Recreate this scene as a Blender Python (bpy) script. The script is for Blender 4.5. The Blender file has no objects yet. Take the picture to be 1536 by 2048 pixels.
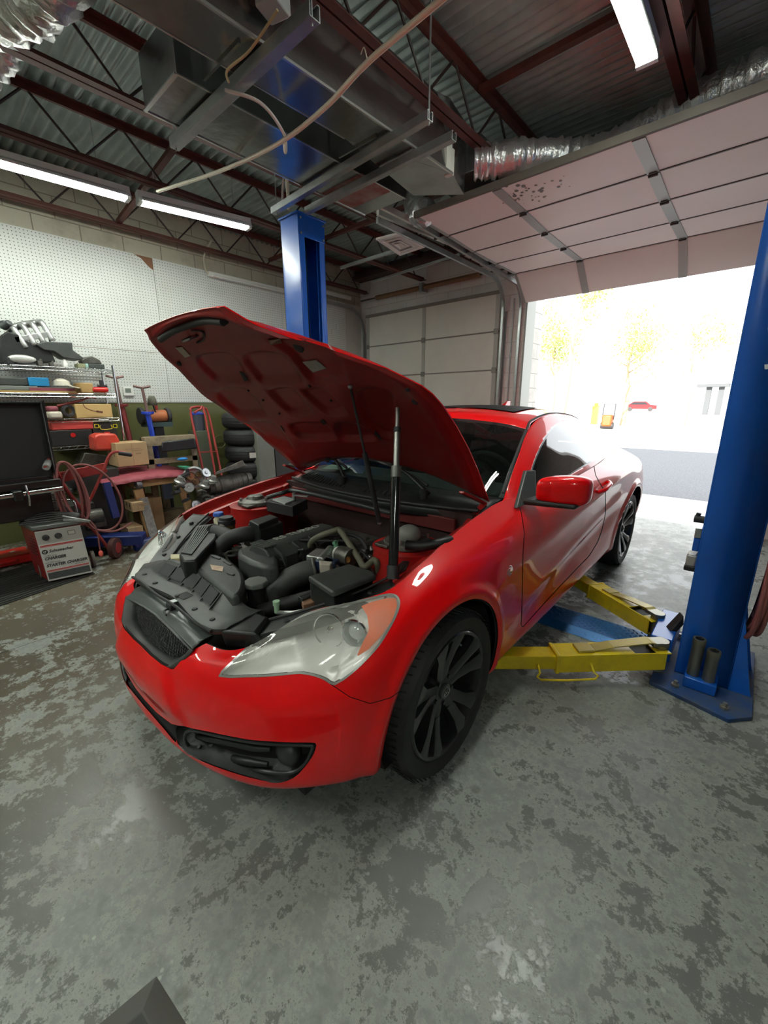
import bpy, bmesh, math, random
import numpy as np
from mathutils import Vector, Matrix, Quaternion
random.seed(7); rng = np.random.default_rng(7)
SC = bpy.context.scene
COL = SC.collection
PI = math.pi
R = math.radians
# ---------------------------------------------------------------- camera (position and lens of the photograph)
_p, _r, _y = R(14.68980557), R(-0.21507065), R(-41.55880146)
FPX = 831.2406; CX, CY = 768.0, 1024.0; CAMH = 1.3981661
_up = np.array([0, -math.cos(_p), -math.sin(_p)]); _fw = np.array([0, -math.sin(_p), math.cos(_p)]); _rt = np.array([1.0, 0, 0])
_M = np.array([[math.cos(_r), -math.sin(_r), 0], [math.sin(_r), math.cos(_r), 0], [0, 0, 1]])
_up, _fw, _rt = _M @ _up, _M @ _fw, _M @ _rt
WA = np.array([_rt*math.cos(_y)+_fw*math.sin(_y), -_rt*math.sin(_y)+_fw*math.cos(_y), _up])
CAM = np.array([0, 0, CAMH])
cam = bpy.data.cameras.new('camera'); camo = bpy.data.objects.new('camera', cam); COL.objects.link(camo)
cam.sensor_fit = 'VERTICAL'; cam.sensor_height = 36; cam.sensor_width = 27; cam.lens = FPX/2048*36
cam.clip_start = .02; cam.clip_end = 400
Mc = Matrix(((WA[0, 0], -WA[0, 1], -WA[0, 2], 0), (WA[1, 0], -WA[1, 1], -WA[1, 2], 0), (WA[2, 0], -WA[2, 1], -WA[2, 2], CAMH), (0, 0, 0, 1)))
camo.matrix_world = Mc
SC.camera = camo
def ray(u, v): return WA @ np.array([(u-CX)/FPX, (v-CY)/FPX, 1.0])
def at(u, v, ax, val):
    d = ray(u, v); t = (val-CAM[ax])/d[ax]; q = CAM+d*t
    return Vector((float(q[0]), float(q[1]), float(q[2])))
def gX(u, v, x): return at(u, v, 0, x)
def gY(u, v, y): return at(u, v, 1, y)
def gZ(u, v, z=0): return at(u, v, 2, z)
def proj(P):
    P = np.atleast_2d(np.asarray(P, float)); c = (P-CAM) @ WA
    z = np.where(c[:, 2] > .05, c[:, 2], .05)
    return np.stack([CX+FPX*c[:, 0]/z, CY+FPX*c[:, 1]/z], 1)
CPX, CPY, CYAW = -1.60786049, 1.17124205, R(-89.44504724)
CARM = Matrix.Translation((CPX, CPY, 0)) @ Matrix.Rotation(CYAW, 4, 'Z')
CARI = CARM.inverted()
def car2w(V):
    V = np.atleast_2d(V); c, s = math.cos(CYAW), math.sin(CYAW)
    return np.stack([CPX+V[:, 0]*c-V[:, 1]*s, CPY+V[:, 0]*s+V[:, 1]*c, V[:, 2]], 1)
def cz(u, v, z): return CARI @ gZ(u, v, z)          # a point of the car at height z
def cplane(u, v, ax, val):
    o = CARI @ Vector(CAM); d = (CARI.to_3x3() @ Vector(ray(u, v))); t = (val-o[ax])/d[ax]
    return o+d*t
# ---------------------------------------------------------------- materials
MATS = {}
def mat(name, col, rough=.5, metal=0., coat=0., coatr=.05, spec=None, alpha=None, trans=0., emit=None, estr=0., noise=None, bump=None, ior=None):
    """noise=(scale, amount, colour2)  bump=(scale, strength)"""
    if name in MATS: return MATS[name]
    m = bpy.data.materials.new(name); m.use_nodes = True; nt = m.node_tree; b = nt.nodes['Principled BSDF']
    b.inputs['Base Color'].default_value = (*col, 1); b.inputs['Roughness'].default_value = rough; b.inputs['Metallic'].default_value = metal
    if coat: b.inputs['Coat Weight'].default_value = coat; b.inputs['Coat Roughness'].default_value = coatr
    if spec is not None: b.inputs['Specular IOR Level'].default_value = spec
    if alpha is not None: b.inputs['Alpha'].default_value = alpha
    if trans: b.inputs['Transmission Weight'].default_value = trans
    if ior: b.inputs['IOR'].default_value = ior
    if emit: b.inputs['Emission Color'].default_value = (*emit, 1); b.inputs['Emission Strength'].default_value = estr
    tc = None
    if noise or bump:
        tc = nt.nodes.new('ShaderNodeTexCoord')
    if noise:
        n = nt.nodes.new('ShaderNodeTexNoise'); n.inputs['Scale'].default_value = noise[0]; n.inputs['Detail'].default_value = 6; n.inputs['Roughness'].default_value = .65
        nt.links.new(tc.outputs['Object'], n.inputs['Vector'])
        rp = nt.nodes.new('ShaderNodeMapRange'); rp.inputs['From Min'].default_value = .42; rp.inputs['From Max'].default_value = .68
        rp.inputs['To Max'].default_value = noise[1]
        nt.links.new(n.outputs['Fac'], rp.inputs['Value'])
        mx = nt.nodes.new('ShaderNodeMix'); mx.data_type = 'RGBA'; mx.inputs['A'].default_value = (*col, 1); mx.inputs['B'].default_value = (*noise[2], 1)
        nt.links.new(rp.outputs['Result'], mx.inputs['Factor']); nt.links.new(mx.outputs['Result'], b.inputs['Base Color'])
    if bump:
        n = nt.nodes.new('ShaderNodeTexNoise'); n.inputs['Scale'].default_value = bump[0]; n.inputs['Detail'].default_value = 5
        nt.links.new(tc.outputs['Object'], n.inputs['Vector'])
        bp = nt.nodes.new('ShaderNodeBump'); bp.inputs['Strength'].default_value = bump[1]; bp.inputs['Distance'].default_value = .01
        nt.links.new(n.outputs['Fac'], bp.inputs['Height']); nt.links.new(bp.outputs['Normal'], b.inputs['Normal'])
    MATS[name] = m; return m
# ---------------------------------------------------------------- mesh builder
def basis(d):
    d = Vector(d).normalized(); u = Vector((0, 0, 1)) if abs(d.z) < .9 else Vector((1, 0, 0))
    a = d.cross(u).normalized(); b = a.cross(d).normalized(); return d, a, b
def catmull(pts, n=6, closed=False):
    P = [Vector(p) for p in pts]; out = []; N = len(P)
    if N < 3 and not closed: return P
    for i in range(N if closed else N-1):
        g = (lambda k: P[k % N]) if closed else (lambda k: P[min(max(k, 0), N-1)])
        p0, p1, p2, p3 = g(i-1), g(i), g(i+1), g(i+2)
        for k in range(n):
            t = k/n; out.append(.5*((2*p1)+(p2-p0)*t+(2*p0-5*p1+4*p2-p3)*t*t+(3*p1-p0-3*p2+p3)*t**3))
    if not closed: out.append(P[-1])
    return out
INV = {}
class MB:
    def __init__(s): s.v = []; s.f = []; s.M = Matrix.Identity(4)
    def add(s, vs, fs):
        o = len(s.v); s.v += [s.M @ Vector(p) for p in vs]; s.f += [[o+i for i in f] for f in fs]; return s
    def box(s, x0, x1, y0, y1, z0, z1):
        v = [(x, y, z) for x in (x0, x1) for y in (y0, y1) for z in (z0, z1)]
        return s.add(v, [(0, 1, 3, 2), (4, 6, 7, 5), (0, 4, 5, 1), (2, 3, 7, 6), (0, 2, 6, 4), (1, 5, 7, 3)])
    def cbox(s, c, sz, rz=0., rx=0., ry=0.):
        old = s.M; s.M = s.M @ Matrix.Translation(c) @ Matrix.Rotation(rz, 4, 'Z') @ Matrix.Rotation(ry, 4, 'Y') @ Matrix.Rotation(rx, 4, 'X')
        s.box(-sz[0]/2, sz[0]/2, -sz[1]/2, sz[1]/2, -sz[2]/2, sz[2]/2); s.M = old; return s
    def hexa(s, b, t):      # bottom 4 and top 4 corners
        return s.add(list(b)+list(t), [(3, 2, 1, 0), (4, 5, 6, 7), (0, 1, 5, 4), (1, 2, 6, 5), (2, 3, 7, 6), (3, 0, 4, 7)])
    def prism(s, poly, ext):   # 3D polygon extruded by a vector
        n = len(poly); e = Vector(ext); P = [Vector(p) for p in poly]
        return s.add(P+[p+e for p in P], [list(range(n))[::-1], list(range(n, 2*n))]+[(i, (i+1) % n, n+(i+1) % n, n+i) for i in range(n)])
    def bar(s, p0, p1, w, h, up=(0, 0, 1)):
        p0, p1 = Vector(p0), Vector(p1); d = (p1-p0).normalized(); up = Vector(up)
        if abs(d.dot(up)) > .95: up = Vector((1, 0, 0))
        a = d.cross(up).normalized()*w/2; b = a.cross(d).normalized()*h/2
        q = [-a-b, a-b, a+b, -a+b]
        return s.hexa([p0+k for k in q], [p1+k for k in q])
    def cyl(s, p0, p1, r, r2=None, n=16, cap=True):
        p0, p1 = Vector(p0), Vector(p1); r2 = r if r2 is None else r2; _, a, b = basis(p1-p0)
        vs = [p0+(a*math.cos(2*PI*i/n)+b*math.sin(2*PI*i/n))*r for i in range(n)]+[p1+(a*math.cos(2*PI*i/n)+b*math.sin(2*PI*i/n))*r2 for i in range(n)]
        fs = [(i, (i+1) % n, n+(i+1) % n, n+i) for i in range(n)]
        if cap: fs += [list(range(n))[::-1], list(range(n, 2*n))]
        return s.add(vs, fs)
    def tube(s, pts, r, n=8, sm=6, closed=False, cap=True):
        P = catmull(pts, sm, closed) if sm > 1 else [Vector(p) for p in pts]
        N = len(P); rr = r if hasattr(r, '__len__') else None
        _, a, b = basis(P[1]-P[0]); vs = []
        for i, p in enumerate(P):
            d = (P[(i+1) % N]-P[i-1]) if closed else (P[min(i+1, N-1)]-P[max(i-1, 0)])
            d.normalize(); a = (a-d*a.dot(d))
            if a.length < 1e-6: _, a, _b = basis(d)
            a.normalize(); b = d.cross(a)
            q = np.interp(i/(N-1), np.linspace(0, 1, len(rr)), rr) if rr is not None else r
            vs += [p+(a*math.cos(2*PI*k/n)+b*math.sin(2*PI*k/n))*float(q) for k in range(n)]
        fs = [(i*n+k, i*n+(k+1) % n, (i+1) % N*n+(k+1) % n, (i+1) % N*n+k) for i in range(N if closed else N-1) for k in range(n)]
        if cap and not closed: fs += [list(range(n))[::-1], [(N-1)*n+k for k in range(n)]]
        return s.add(vs, fs)
    def lathe(s, prof, o=(0, 0, 0), ax=(0, 0, 1), n=32, a0=0., a1=2*PI):   # prof: (radius, height)
        d, a, b = basis(ax); o = Vector(o); full = abs(a1-a0-2*PI) < 1e-6; m = n if full else n+1; vs = []
        for (r, h) in prof:
            for k in range(m):
                t = a0+(a1-a0)*k/n; vs.append(o+d*h+(a*math.cos(t)+b*math.sin(t))*r)
        fs = [(i*m+k, i*m+(k+1) % m, (i+1)*m+(k+1) % m, (i+1)*m+k) for i in range(len(prof)-1) for k in range(n)]
        return s.add(vs, fs)
    def ball(s, c, r, n=16, sx=1, sy=1, sz=1):
        vs, fs = [], []; c = Vector(c); m = n//2
        for i in range(m+1):
            for k in range(n):
                t = PI*i/m; vs.append(c+Vector((r*sx*math.sin(t)*math.cos(2*PI*k/n), r*sy*math.sin(t)*math.sin(2*PI*k/n), r*sz*math.cos(t))))
        for i in range(m):
            for k in range(n): fs.append((i*n+k, (i+1)*n+k, (i+1)*n+(k+1) % n, i*n+(k+1) % n))
        return s.add(vs, fs)
    def torus(s, c, ax, R_, r, n=32, m=10):
        d, a, b = basis(ax); c = Vector(c)
        return s.tube([c+(a*math.cos(2*PI*k/n)+b*math.sin(2*PI*k/n))*R_ for k in range(n)], r, m, 1, True)
    def build(s, name, m, parent=None, bevel=0., smooth=True, local=False, seg=2, fixn=True, ang=40, sub=0, solid=0.):
        me = bpy.data.meshes.new(name)
        vs = s.v
        if parent is not None and not local:
            I = INV[parent.name]; vs = [I @ p for p in vs]
        me.from_pydata([tuple(p) for p in vs], [], [tuple(f) for f in s.f]); 
        bm = bmesh.new(); bm.from_mesh(me); bmesh.ops.remove_doubles(bm, verts=bm.verts, dist=1e-5)
        if fixn: bmesh.ops.recalc_face_normals(bm, faces=bm.faces)
        for f in bm.faces: f.smooth = smooth
        if smooth:
            ca = R(ang)
            for e in bm.edges:
                if len(e.link_faces) == 2 and e.calc_face_angle(0) > ca: e.smooth = False
        bm.to_mesh(me); bm.free()
        o = bpy.data.objects.new(name, me); COL.objects.link(o)
        if m: me.materials.append(m)
        if parent is not None: o.parent = parent
        INV[o.name] = INV[parent.name] if parent is not None else Matrix.Identity(4)
        if solid: md = o.modifiers.new('solid', 'SOLIDIFY'); md.thickness = solid; md.offset = -1
        if bevel: md = o.modifiers.new('bevel', 'BEVEL'); md.width = bevel; md.segments = seg; md.limit_method = 'ANGLE'; md.angle_limit = R(35); md.harden_normals = False
        if sub: md = o.modifiers.new('sub', 'SUBSURF'); md.levels = sub; md.render_levels = sub
        return o
def recenter(o):
    """move a top-level mesh's origin to its own base"""
    me = o.data; n = len(me.vertices); co = np.empty(n*3); me.vertices.foreach_get('co', co); co = co.reshape(-1, 3)
    c = (co.min(0)+co.max(0))/2; c[2] = co[:, 2].min(); co -= c; me.vertices.foreach_set('co', co.ravel()); o.location = o.location+Vector(c)
    return o
def tag(o, label, cat, group=None, kind=None):
    o['label'] = label; o['category'] = cat
    if group: o['group'] = group
    if kind: o['kind'] = kind
    if o.type == 'MESH' and o.parent is None and kind is None: recenter(o)
    return o
def struct(o):
    o['kind'] = 'structure'; return o
def root(name, loc, label, cat, rz=0., group=None, M=None):
    o = bpy.data.objects.new(name, None); COL.objects.link(o); o.empty_display_size = .1
    M = M if M is not None else Matrix.Translation(loc) @ Matrix.Rotation(rz, 4, 'Z')
    o.location = M.to_translation(); o.rotation_euler = M.to_euler()
    INV[o.name] = M.inverted(); tag(o, label, cat, group); return o
def copy_thing(r, M, label, group=None):
    """copy a thing, its parts and sub-parts"""
    def cp(o, par):
        c = o.copy(); COL.objects.link(c)
        if par is not None: c.parent = par
        INV[c.name] = INV.get(o.name)
        for ch in [k for k in KIDS.get(o.name, [])]: cp(ch, c)
        return c
    KIDS = {}
    for o in list(COL.objects):
        if o.parent: KIDS.setdefault(o.parent.name, []).append(o)
    c = cp(r, None); c.location = M.to_translation(); c.rotation_euler = M.to_euler(); c['label'] = label
    if group: c['group'] = group
    return c
def text(txt, size, M, m, parent=None, name='lettering', ext=.0006, bold=.0, shear=0., align='CENTER', sx=1.):
    cu = bpy.data.curves.new(name, 'FONT'); cu.body = txt; cu.size = size; cu.extrude = ext; cu.align_x = align; cu.align_y = 'CENTER'; cu.offset = bold; cu.shear = shear; cu.resolution_u = 3
    t = bpy.data.objects.new('tmp', cu); COL.objects.link(t); bpy.context.view_layer.update()
    me = bpy.data.meshes.new_from_object(t.evaluated_get(bpy.context.evaluated_depsgraph_get())); bpy.data.objects.remove(t)
    if parent is not None: M = INV[parent.name] @ M
    me.transform(M @ Matrix.Diagonal((sx, 1, 1, 1))); o = bpy.data.objects.new(name, me); COL.objects.link(o); me.materials.clear(); me.materials.append(m)
    if parent is not None: o.parent = parent; INV[o.name] = INV[parent.name]
    return o
def frame(o, x, y):   # matrix with given x and y axes
    x = Vector(x).normalized(); y = Vector(y); y = (y-x*y.dot(x)).normalized(); z = x.cross(y)
    return Matrix(((x.x, y.x, z.x, o[0]), (x.y, y.y, z.y, o[1]), (x.z, y.z, z.z, o[2]), (0, 0, 0, 1)))
# ---------------------------------------------------------------- palette
red = mat('car_red_paint', (.86, .0, .002), .38, 0, .75, .03, spec=.2)
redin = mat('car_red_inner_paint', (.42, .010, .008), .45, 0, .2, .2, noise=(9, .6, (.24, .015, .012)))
blk = mat('black_plastic', (.012, .013, .013), .45, noise=(14, .45, (.03, .033, .031)))
blkg = mat('dusty_grey_plastic', (.042, .046, .044), .48, noise=(9, .6, (.078, .082, .078)))
rub = mat('rubber', (.018, .018, .019), .62, noise=(20, .4, (.035, .034, .032)))
blkgl = mat('black_gloss', (.008, .008, .009), .12, coat=.5)
chrome = mat('chrome', (.72, .73, .74), .13, 1.)
steel = mat('galvanised_steel', (.46, .48, .48), .34, .85, noise=(6, .6, (.30, .31, .31)), bump=(30, .15))
alum = mat('cast_aluminium', (.52, .53, .52), .38, .8, noise=(18, .7, (.30, .30, .28)))
castd = mat('oily_cast_metal', (.13, .125, .11), .42, .5, noise=(16, .8, (.05, .045, .04)), bump=(40, .5))
blue = mat('lift_blue_paint', (.004, .115, .56), .30, 0, .35, .15, noise=(3, .35, (.003, .085, .42)))
blue2 = mat('royal_blue_paint', (.015, .05, .42), .35)
yel = mat('lift_yellow_paint', (.86, .66, .01), .38, 0, .2, .2, noise=(12, .45, (.50, .36, .03)))
wht = mat('white_paint', (.74, .74, .70), .5)
redp = mat('tool_red_paint', (.50, .015, .012), .33, 0, .3, .1)
redd = mat('dull_red_paint', (.36, .035, .03), .5, noise=(14, .5, (.22, .03, .025)))
card = mat('cardboard', (.47, .32, .17), .8, noise=(5, .4, (.40, .26, .13)))
wood = mat('pine_wood', (.50, .31, .14), .65, noise=(11, .7, (.32, .17, .07)), bump=(25, .2))
woodg = mat('grimy_wood', (.34, .27, .17), .75, noise=(13, .8, (.16, .12, .08)), bump=(25, .3))
rust = mat('red_oxide_steel', (.115, .030, .022), .55, .1, noise=(10, .7, (.055, .02, .016)))
pvc = mat('cream_conduit', (.62, .58, .45), .5)
hosem = mat('maroon_hose', (.22, .07, .065), .45)
ink = mat('black_ink', (.02, .02, .022), .6)
orange = mat('orange_plastic', (.50, .06, .005), .5)
# ================================================================= ROOM
XW, YD = -5.64, 5.75            # inner faces of the pegboard wall and of the door wall
XR, YF = 3.3, -3.6
ZC = 3.57
# ---- floor : worn painted concrete
def floor_mat():
    m = bpy.data.materials.new('worn_painted_concrete'); m.use_nodes = True; nt = m.node_tree; b = nt.nodes['Principled BSDF']; L = nt.links
    N = lambda t, **k: nt.nodes.new(t)
    tc = N('ShaderNodeTexCoord')
    def noise(sc, det=8, ro=.6, dist=0.):
        n = N('ShaderNodeTexNoise'); n.inputs['Scale'].default_value = sc; n.inputs['Detail'].default_value = det; n.inputs['Roughness'].default_value = ro; n.inputs['Distortion'].default_value = dist
        L.new(tc.outputs['Object'], n.inputs['Vector']); return n.outputs['Fac']
    def rng_(s, a, c, lo=0., hi=1.):
        r = N('ShaderNodeMapRange'); r.inputs['From Min'].default_value = a; r.inputs['From Max'].default_value = c; r.inputs['To Min'].default_value = lo; r.inputs['To Max'].default_value = hi; L.new(s, r.inputs['Value']); return r.outputs['Result']
    def mixc(f, A, B):
        x = N('ShaderNodeMix'); x.data_type = 'RGBA'
        L.new(f, x.inputs['Factor'])
        for nm, c in (('A', A), ('B', B)):
            if isinstance(c, tuple): x.inputs[nm].default_value = (*c, 1)
            else: L.new(c, x.inputs[nm])
        return x.outputs['Result']
    def mth(op, a, c):
        x = N('ShaderNodeMath'); x.operation = op
        for i, k in enumerate((a, c)):
            if isinstance(k, (int, float)): x.inputs[i].default_value = k
            else: L.new(k, x.inputs[i])
        return x.outputs[0]
    sep = N('ShaderNodeSeparateXYZ'); L.new(tc.outputs['Object'], sep.inputs[0])
    big = noise(2.0, 12, .78, .25); med = noise(12., 9, .8); fine = noise(32, 6, .65); huge = noise(.55, 3, .5)
    # left (-x) side keeps more dark paint, right side is worn to grey concrete
    side = rng_(sep.outputs['X'], -2.6, -.6, .035, -.040)
    worn = mth('ADD', mth('ADD', big, mth('MULTIPLY', mth('SUBTRACT', med, .5), .80)), mth('MULTIPLY', side, -1.))
    f1 = rng_(worn, .500, .525)
    paint = mixc(rng_(huge, .4, .65), (.098, .086, .062), (.165, .135, .090))
    paint = mixc(rng_(med, .35, .75), paint, (.115, .108, .086)); paint = mixc(rng_(sep.outputs['X'], -2.6, -1.2), paint, (.165, .172, .160))
    conc = mixc(rng_(fine, .38, .66), (.185, .198, .186), (.300, .315, .296))
    conc = mixc(rng_(noise(3.2, 9, .75), .40, .66), conc, (.235, .250, .235))
    col = mixc(f1, paint, conc)
    edge = mth('MULTIPLY', rng_(worn, .500, .535), rng_(worn, .60, .545))
    col = mixc(mth('MULTIPLY', edge, .6), col, (.37, .39, .34))
    # small dark pits and chips
    vo = N('ShaderNodeTexVoronoi'); vo.inputs['Scale'].default_value = 9.; L.new(tc.outputs['Object'], vo.inputs['Vector'])
    spot = mth('MULTIPLY', rng_(vo.outputs['Distance'], .24, .14), rng_(noise(2.1, 4, .6), .50, .60))
    spot = mth('MULTIPLY', spot, rng_(fine, .35, .5))
    col = mixc(mth('MULTIPLY', spot, .75), col, (.115, .118, .10))
    vo2 = N('ShaderNodeTexVoronoi'); vo2.inputs['Scale'].default_value = 16.; L.new(tc.outputs['Object'], vo2.inputs['Vector'])
    sp2 = mth('MULTIPLY', rng_(vo2.outputs['Distance'], .10, .06), .8)
    col = mixc(sp2, col, (.42, .44, .40))
    # saw-cut joints
    def joint(coord, pos):
        d = mth('ABSOLUTE', mth('SUBTRACT', coord, pos), 0.); return rng_(d, .006, .003)
    j = mth('MAXIMUM', joint(sep.outputs['X'], -3.085), joint(sep.outputs['Y'], 4.35))
    col = mixc(mth('MULTIPLY', j, .85), col, (.03, .03, .028))
    L.new(col, b.inputs['Base Color'])
    L.new(rng_(worn, .50, .56, .27, .47), b.inputs['Roughness'])
    b.inputs['Specular IOR Level'].default_value = .5
    bp = N('ShaderNodeBump'); bp.inputs['Strength'].default_value = .35; bp.inputs['Distance'].default_value = .004
    L.new(mth('SUBTRACT', mth('ADD', mth('MULTIPLY', fine, .35), mth('MULTIPLY', f1, -.5)), j), bp.inputs['Height']); L.new(bp.outputs['Normal'], b.inputs['Normal'])
    return m
struct(MB().box(XW-.2, XR+.2, YF-.2, YD+.12, -.12, 0).build('floor', floor_mat(), smooth=False))
# ---- walls
def block_mat(name, c1, c2, mortar, bump=.35, sc=1., gx='X'):
    m = bpy.data.materials.new(name); m.use_nodes = True; nt = m.node_tree; b = nt.nodes['Principled BSDF']; L = nt.links
    tc = nt.nodes.new('ShaderNodeTexCoord'); mp = nt.nodes.new('ShaderNodeSeparateXYZ'); cb = nt.nodes.new('ShaderNodeCombineXYZ')
    L.new(tc.outputs['Object'], mp.inputs[0]); L.new(mp.outputs[gx], cb.inputs['X']); L.new(mp.outputs['Z'], cb.inputs['Y'])
    br = nt.nodes.new('ShaderNodeTexBrick'); br.inputs['Scale'].default_value = 1.; br.inputs['Brick Width'].default_value = .40*sc; br.inputs['Row Height'].default_value = .2*sc
    br.inputs['Mortar Size'].default_value = .006; br.inputs['Mortar Smooth'].default_value = .3
    br.inputs['Color1'].default_value = (*c1, 1); br.inputs['Color2'].default_value = (*c2, 1); br.inputs['Mortar'].default_value = (*mortar, 1)
    L.new(cb.outputs[0], br.inputs['Vector'])
    n = nt.nodes.new('ShaderNodeTexNoise'); n.inputs['Scale'].default_value = 3.; n.inputs['Detail'].default_value = 7; n.inputs['Roughness'].default_value = .7; L.new(tc.outputs['Object'], n.inputs['Vector'])
    mr = nt.nodes.new('ShaderNodeMapRange'); mr.inputs['From Min'].default_value = .5; mr.inputs['From Max'].default_value = .75; mr.inputs['To Max'].default_value = .6; L.new(n.outputs['Fac'], mr.inputs['Value'])
    mx = nt.nodes.new('ShaderNodeMix'); mx.data_type = 'RGBA'; L.new(mr.outputs[0], mx.inputs['Factor']); L.new(br.outputs['Color'], mx.inputs['A']); mx.inputs['B'].default_value = (*mortar, 1)
    L.new(mx.outputs['Result'], b.inputs['Base Color']); b.inputs['Roughness'].default_value = .7
    bp = nt.nodes.new('ShaderNodeBump'); bp.inputs['Strength'].default_value = bump; bp.inputs['Distance'].default_value = .01; bp.invert = True
    L.new(br.outputs['Fac'], bp.inputs['Height']); L.new(bp.outputs['Normal'], b.inputs['Normal']); return m
blkwall = block_mat('cream_block', (.50, .47, .37), (.46, .43, .33), (.24, .21, .16), gx='Y')
whblock = block_mat('white_block', (.76, .74, .71), (.74, .72, .69), (.60, .58, .55), .25)
olive = mat('olive_wall_paint', (.125, .13, .045), .45, noise=(3, .5, (.085, .09, .03)))
ZP = 1.415
wl = struct(MB().box(XW-.15, XW, YF-.15, YD+.15, 0, 4.3).build('wall_left', blkwall, smooth=False))
wl.data.materials.append(olive)
struct(MB().box(XW, XW+.02, YF, YD, 0, ZP).build('trim_1', olive, smooth=False))
# door wall with the opening of the raised door
OL, OR_, OT = -2.56, -.06, 3.02
wb = MB(); wb.box(XW-.15, OL, YD, YD+.2, 0, 4.3); wb.box(OR_, XR+.15, YD, YD+.2, 0, 4.3); wb.box(OL, OR_, YD, YD+.2, OT, 4.3)
struct(wb.build('wall_back', whblock, smooth=False))
dkwall = mat('sooty_concrete', (.085, .078, .066), .8, noise=(3, .7, (.045, .04, .034)), bump=(9, .5))
struct(MB().box(XW+.02, XR, YD-.05, YD, 3.42, 4.2).build('trim_2', dkwall, smooth=False))
wallw = mat('dark_unseen_wall', (.20, .195, .175), .7, noise=(2, .6, (.12, .115, .10)))  # unseen walls darkened to keep white reflections off the car paint
struct(MB().box(XR, XR+.15, YF-.15, YD+.15, 0, 4.3).build('wall_right', wallw, smooth=False))
struct(MB().box(XW-.15, XR+.15, YF-.15, YF, 0, 4.3).build('wall_front', wallw, smooth=False))
# ---- corrugated deck
deckm = mat('corrugated_deck', (.42, .48, .46), .42, .45, noise=(2.2, .8, (.24, .27, .26)), bump=(12, .15))
pitch = .0785; ny = int((YD-YF)/pitch*8); vs = []
for i in range(ny+1):
    y = YF+(YD-YF)*i/ny; z = ZC+.018+.018*math.cos(2*PI*y/pitch); vs += [(XW, y, z), (XR, y, z)]
d = MB(); d.add(vs, [(2*i, 2*i+1, 2*i+3, 2*i+2) for i in range(ny)])
struct(d.build('ceiling', deckm, fixn=False, ang=80, solid=.004))
struct(MB().box(XW-.15, XR+.15, YF-.15, YD+.2, ZC+.06, ZC+.26).build('trim_3', mat('roof_board', (.1, .1, .1), .9), smooth=False))
# ---- pegboard
def peg_mat(name, base):
    m = bpy.data.materials.new(name); m.use_nodes = True; nt = m.node_tree; b = nt.nodes['Principled BSDF']; L = nt.links
    tc = nt.nodes.new('ShaderNodeTexCoord'); sc = nt.nodes.new('ShaderNodeVectorMath'); sc.operation = 'SCALE'; sc.inputs['Scale'].default_value = 1/.0305
    L.new(tc.outputs['Object'], sc.inputs[0]); fr = nt.nodes.new('ShaderNodeVectorMath'); fr.operation = 'FRACTION'; L.new(sc.outputs[0], fr.inputs[0])
    sb = nt.nodes.new('ShaderNodeVectorMath'); sb.operation = 'SUBTRACT'; sb.inputs[1].default_value = (.5, .5, .5); L.new(fr.outputs[0], sb.inputs[0])
    ml = nt.nodes.new('ShaderNodeVectorMath'); ml.operation = 'MULTIPLY'; ml.inputs[1].default_value = (0, 1, 1); L.new(sb.outputs[0], ml.inputs[0])
    ln = nt.nodes.new('ShaderNodeVectorMath'); ln.operation = 'LENGTH'; L.new(ml.outputs[0], ln.inputs[0])
    mr = nt.nodes.new('ShaderNodeMapRange'); mr.inputs['From Min'].default_value = .13; mr.inputs['From Max'].default_value = .17; L.new(ln.outputs['Value'], mr.inputs['Value'])
    mx = nt.nodes.new('ShaderNodeMix'); mx.data_type = 'RGBA'; mx.inputs['A'].default_value = (.10, .10, .09, 1); mx.inputs['B'].default_value = (*base, 1); L.new(mr.outputs[0], mx.inputs['Factor'])
    n = nt.nodes.new('ShaderNodeTexNoise'); n.inputs['Scale'].default_value = 1.6; n.inputs['Detail'].default_value = 6; L.new(tc.outputs['Object'], n.inputs['Vector'])
    m2 = nt.nodes.new('ShaderNodeMix'); m2.data_type = 'RGBA'; m2.blend_type = 'MULTIPLY'; m2.inputs['B'].default_value = (.80, .80, .76, 1)
    r2 = nt.nodes.new('ShaderNodeMapRange'); r2.inputs['From Min'].default_value = .5; r2.inputs['From Max'].default_value = .7; r2.inputs['To Max'].default_value = .5; L.new(n.outputs['Fac'], r2.inputs['Value'])
    L.new(r2.outputs[0], m2.inputs['Factor']); L.new(mx.outputs['Result'], m2.inputs['A']); L.new(m2.outputs['Result'], b.inputs['Base Color']); b.inputs['Roughness'].default_value = .42
    return m
pegm = peg_mat('white_pegboard', (.66, .68, .65))
def peg(y0, y1, z0, z1, lab, notch=False):
    o = MB()
    if notch: o.prism([(XW+.021, y0, z0), (XW+.021, y1, z0), (XW+.021, y1, z1-.13), (XW+.021, y1-.05, z1-.10), (XW+.021, y1-.12, z1-.03), (XW+.021, y1-.2, z1), (XW+.021, y0, z1)], (.008, 0, 0))
    else: o.box(XW+.021, XW+.029, y0, y1, z0, z1)
    return tag(o.build('pegboard_panel', pegm, smooth=False), lab, 'pegboard', 'white pegboard sheets on the left wall')
MB_ = struct(MB().box(XW, XW+.02, YF, 2.42, ZP, 3.04).build('trim_4', mat('brown_backing', (.23, .11, .06), .8), smooth=False))
struct(MB().box(XW, XW+.021, 2.42, YD, ZP, 3.04).build('trim_8', mat('grimy_white', (.55, .54, .50), .6, noise=(2, .5, (.40, .39, .35))), smooth=False))
peg(YF+.02, -.2, ZP, 3.04, 'white pegboard sheet nearest the camera, left of the parts shelf')
peg(-.195, 2.275, 2.0, 3.04, 'white pegboard sheet above the wire shelf with a torn brown top corner', True)
peg(-.195, 2.275, ZP, 1.995, 'white pegboard strip directly above the green wall paint by the thermostat')
peg(2.28, 4.05, ZP, 3.04, 'white pegboard sheet behind the raised hood, right of the torn corner')
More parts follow.
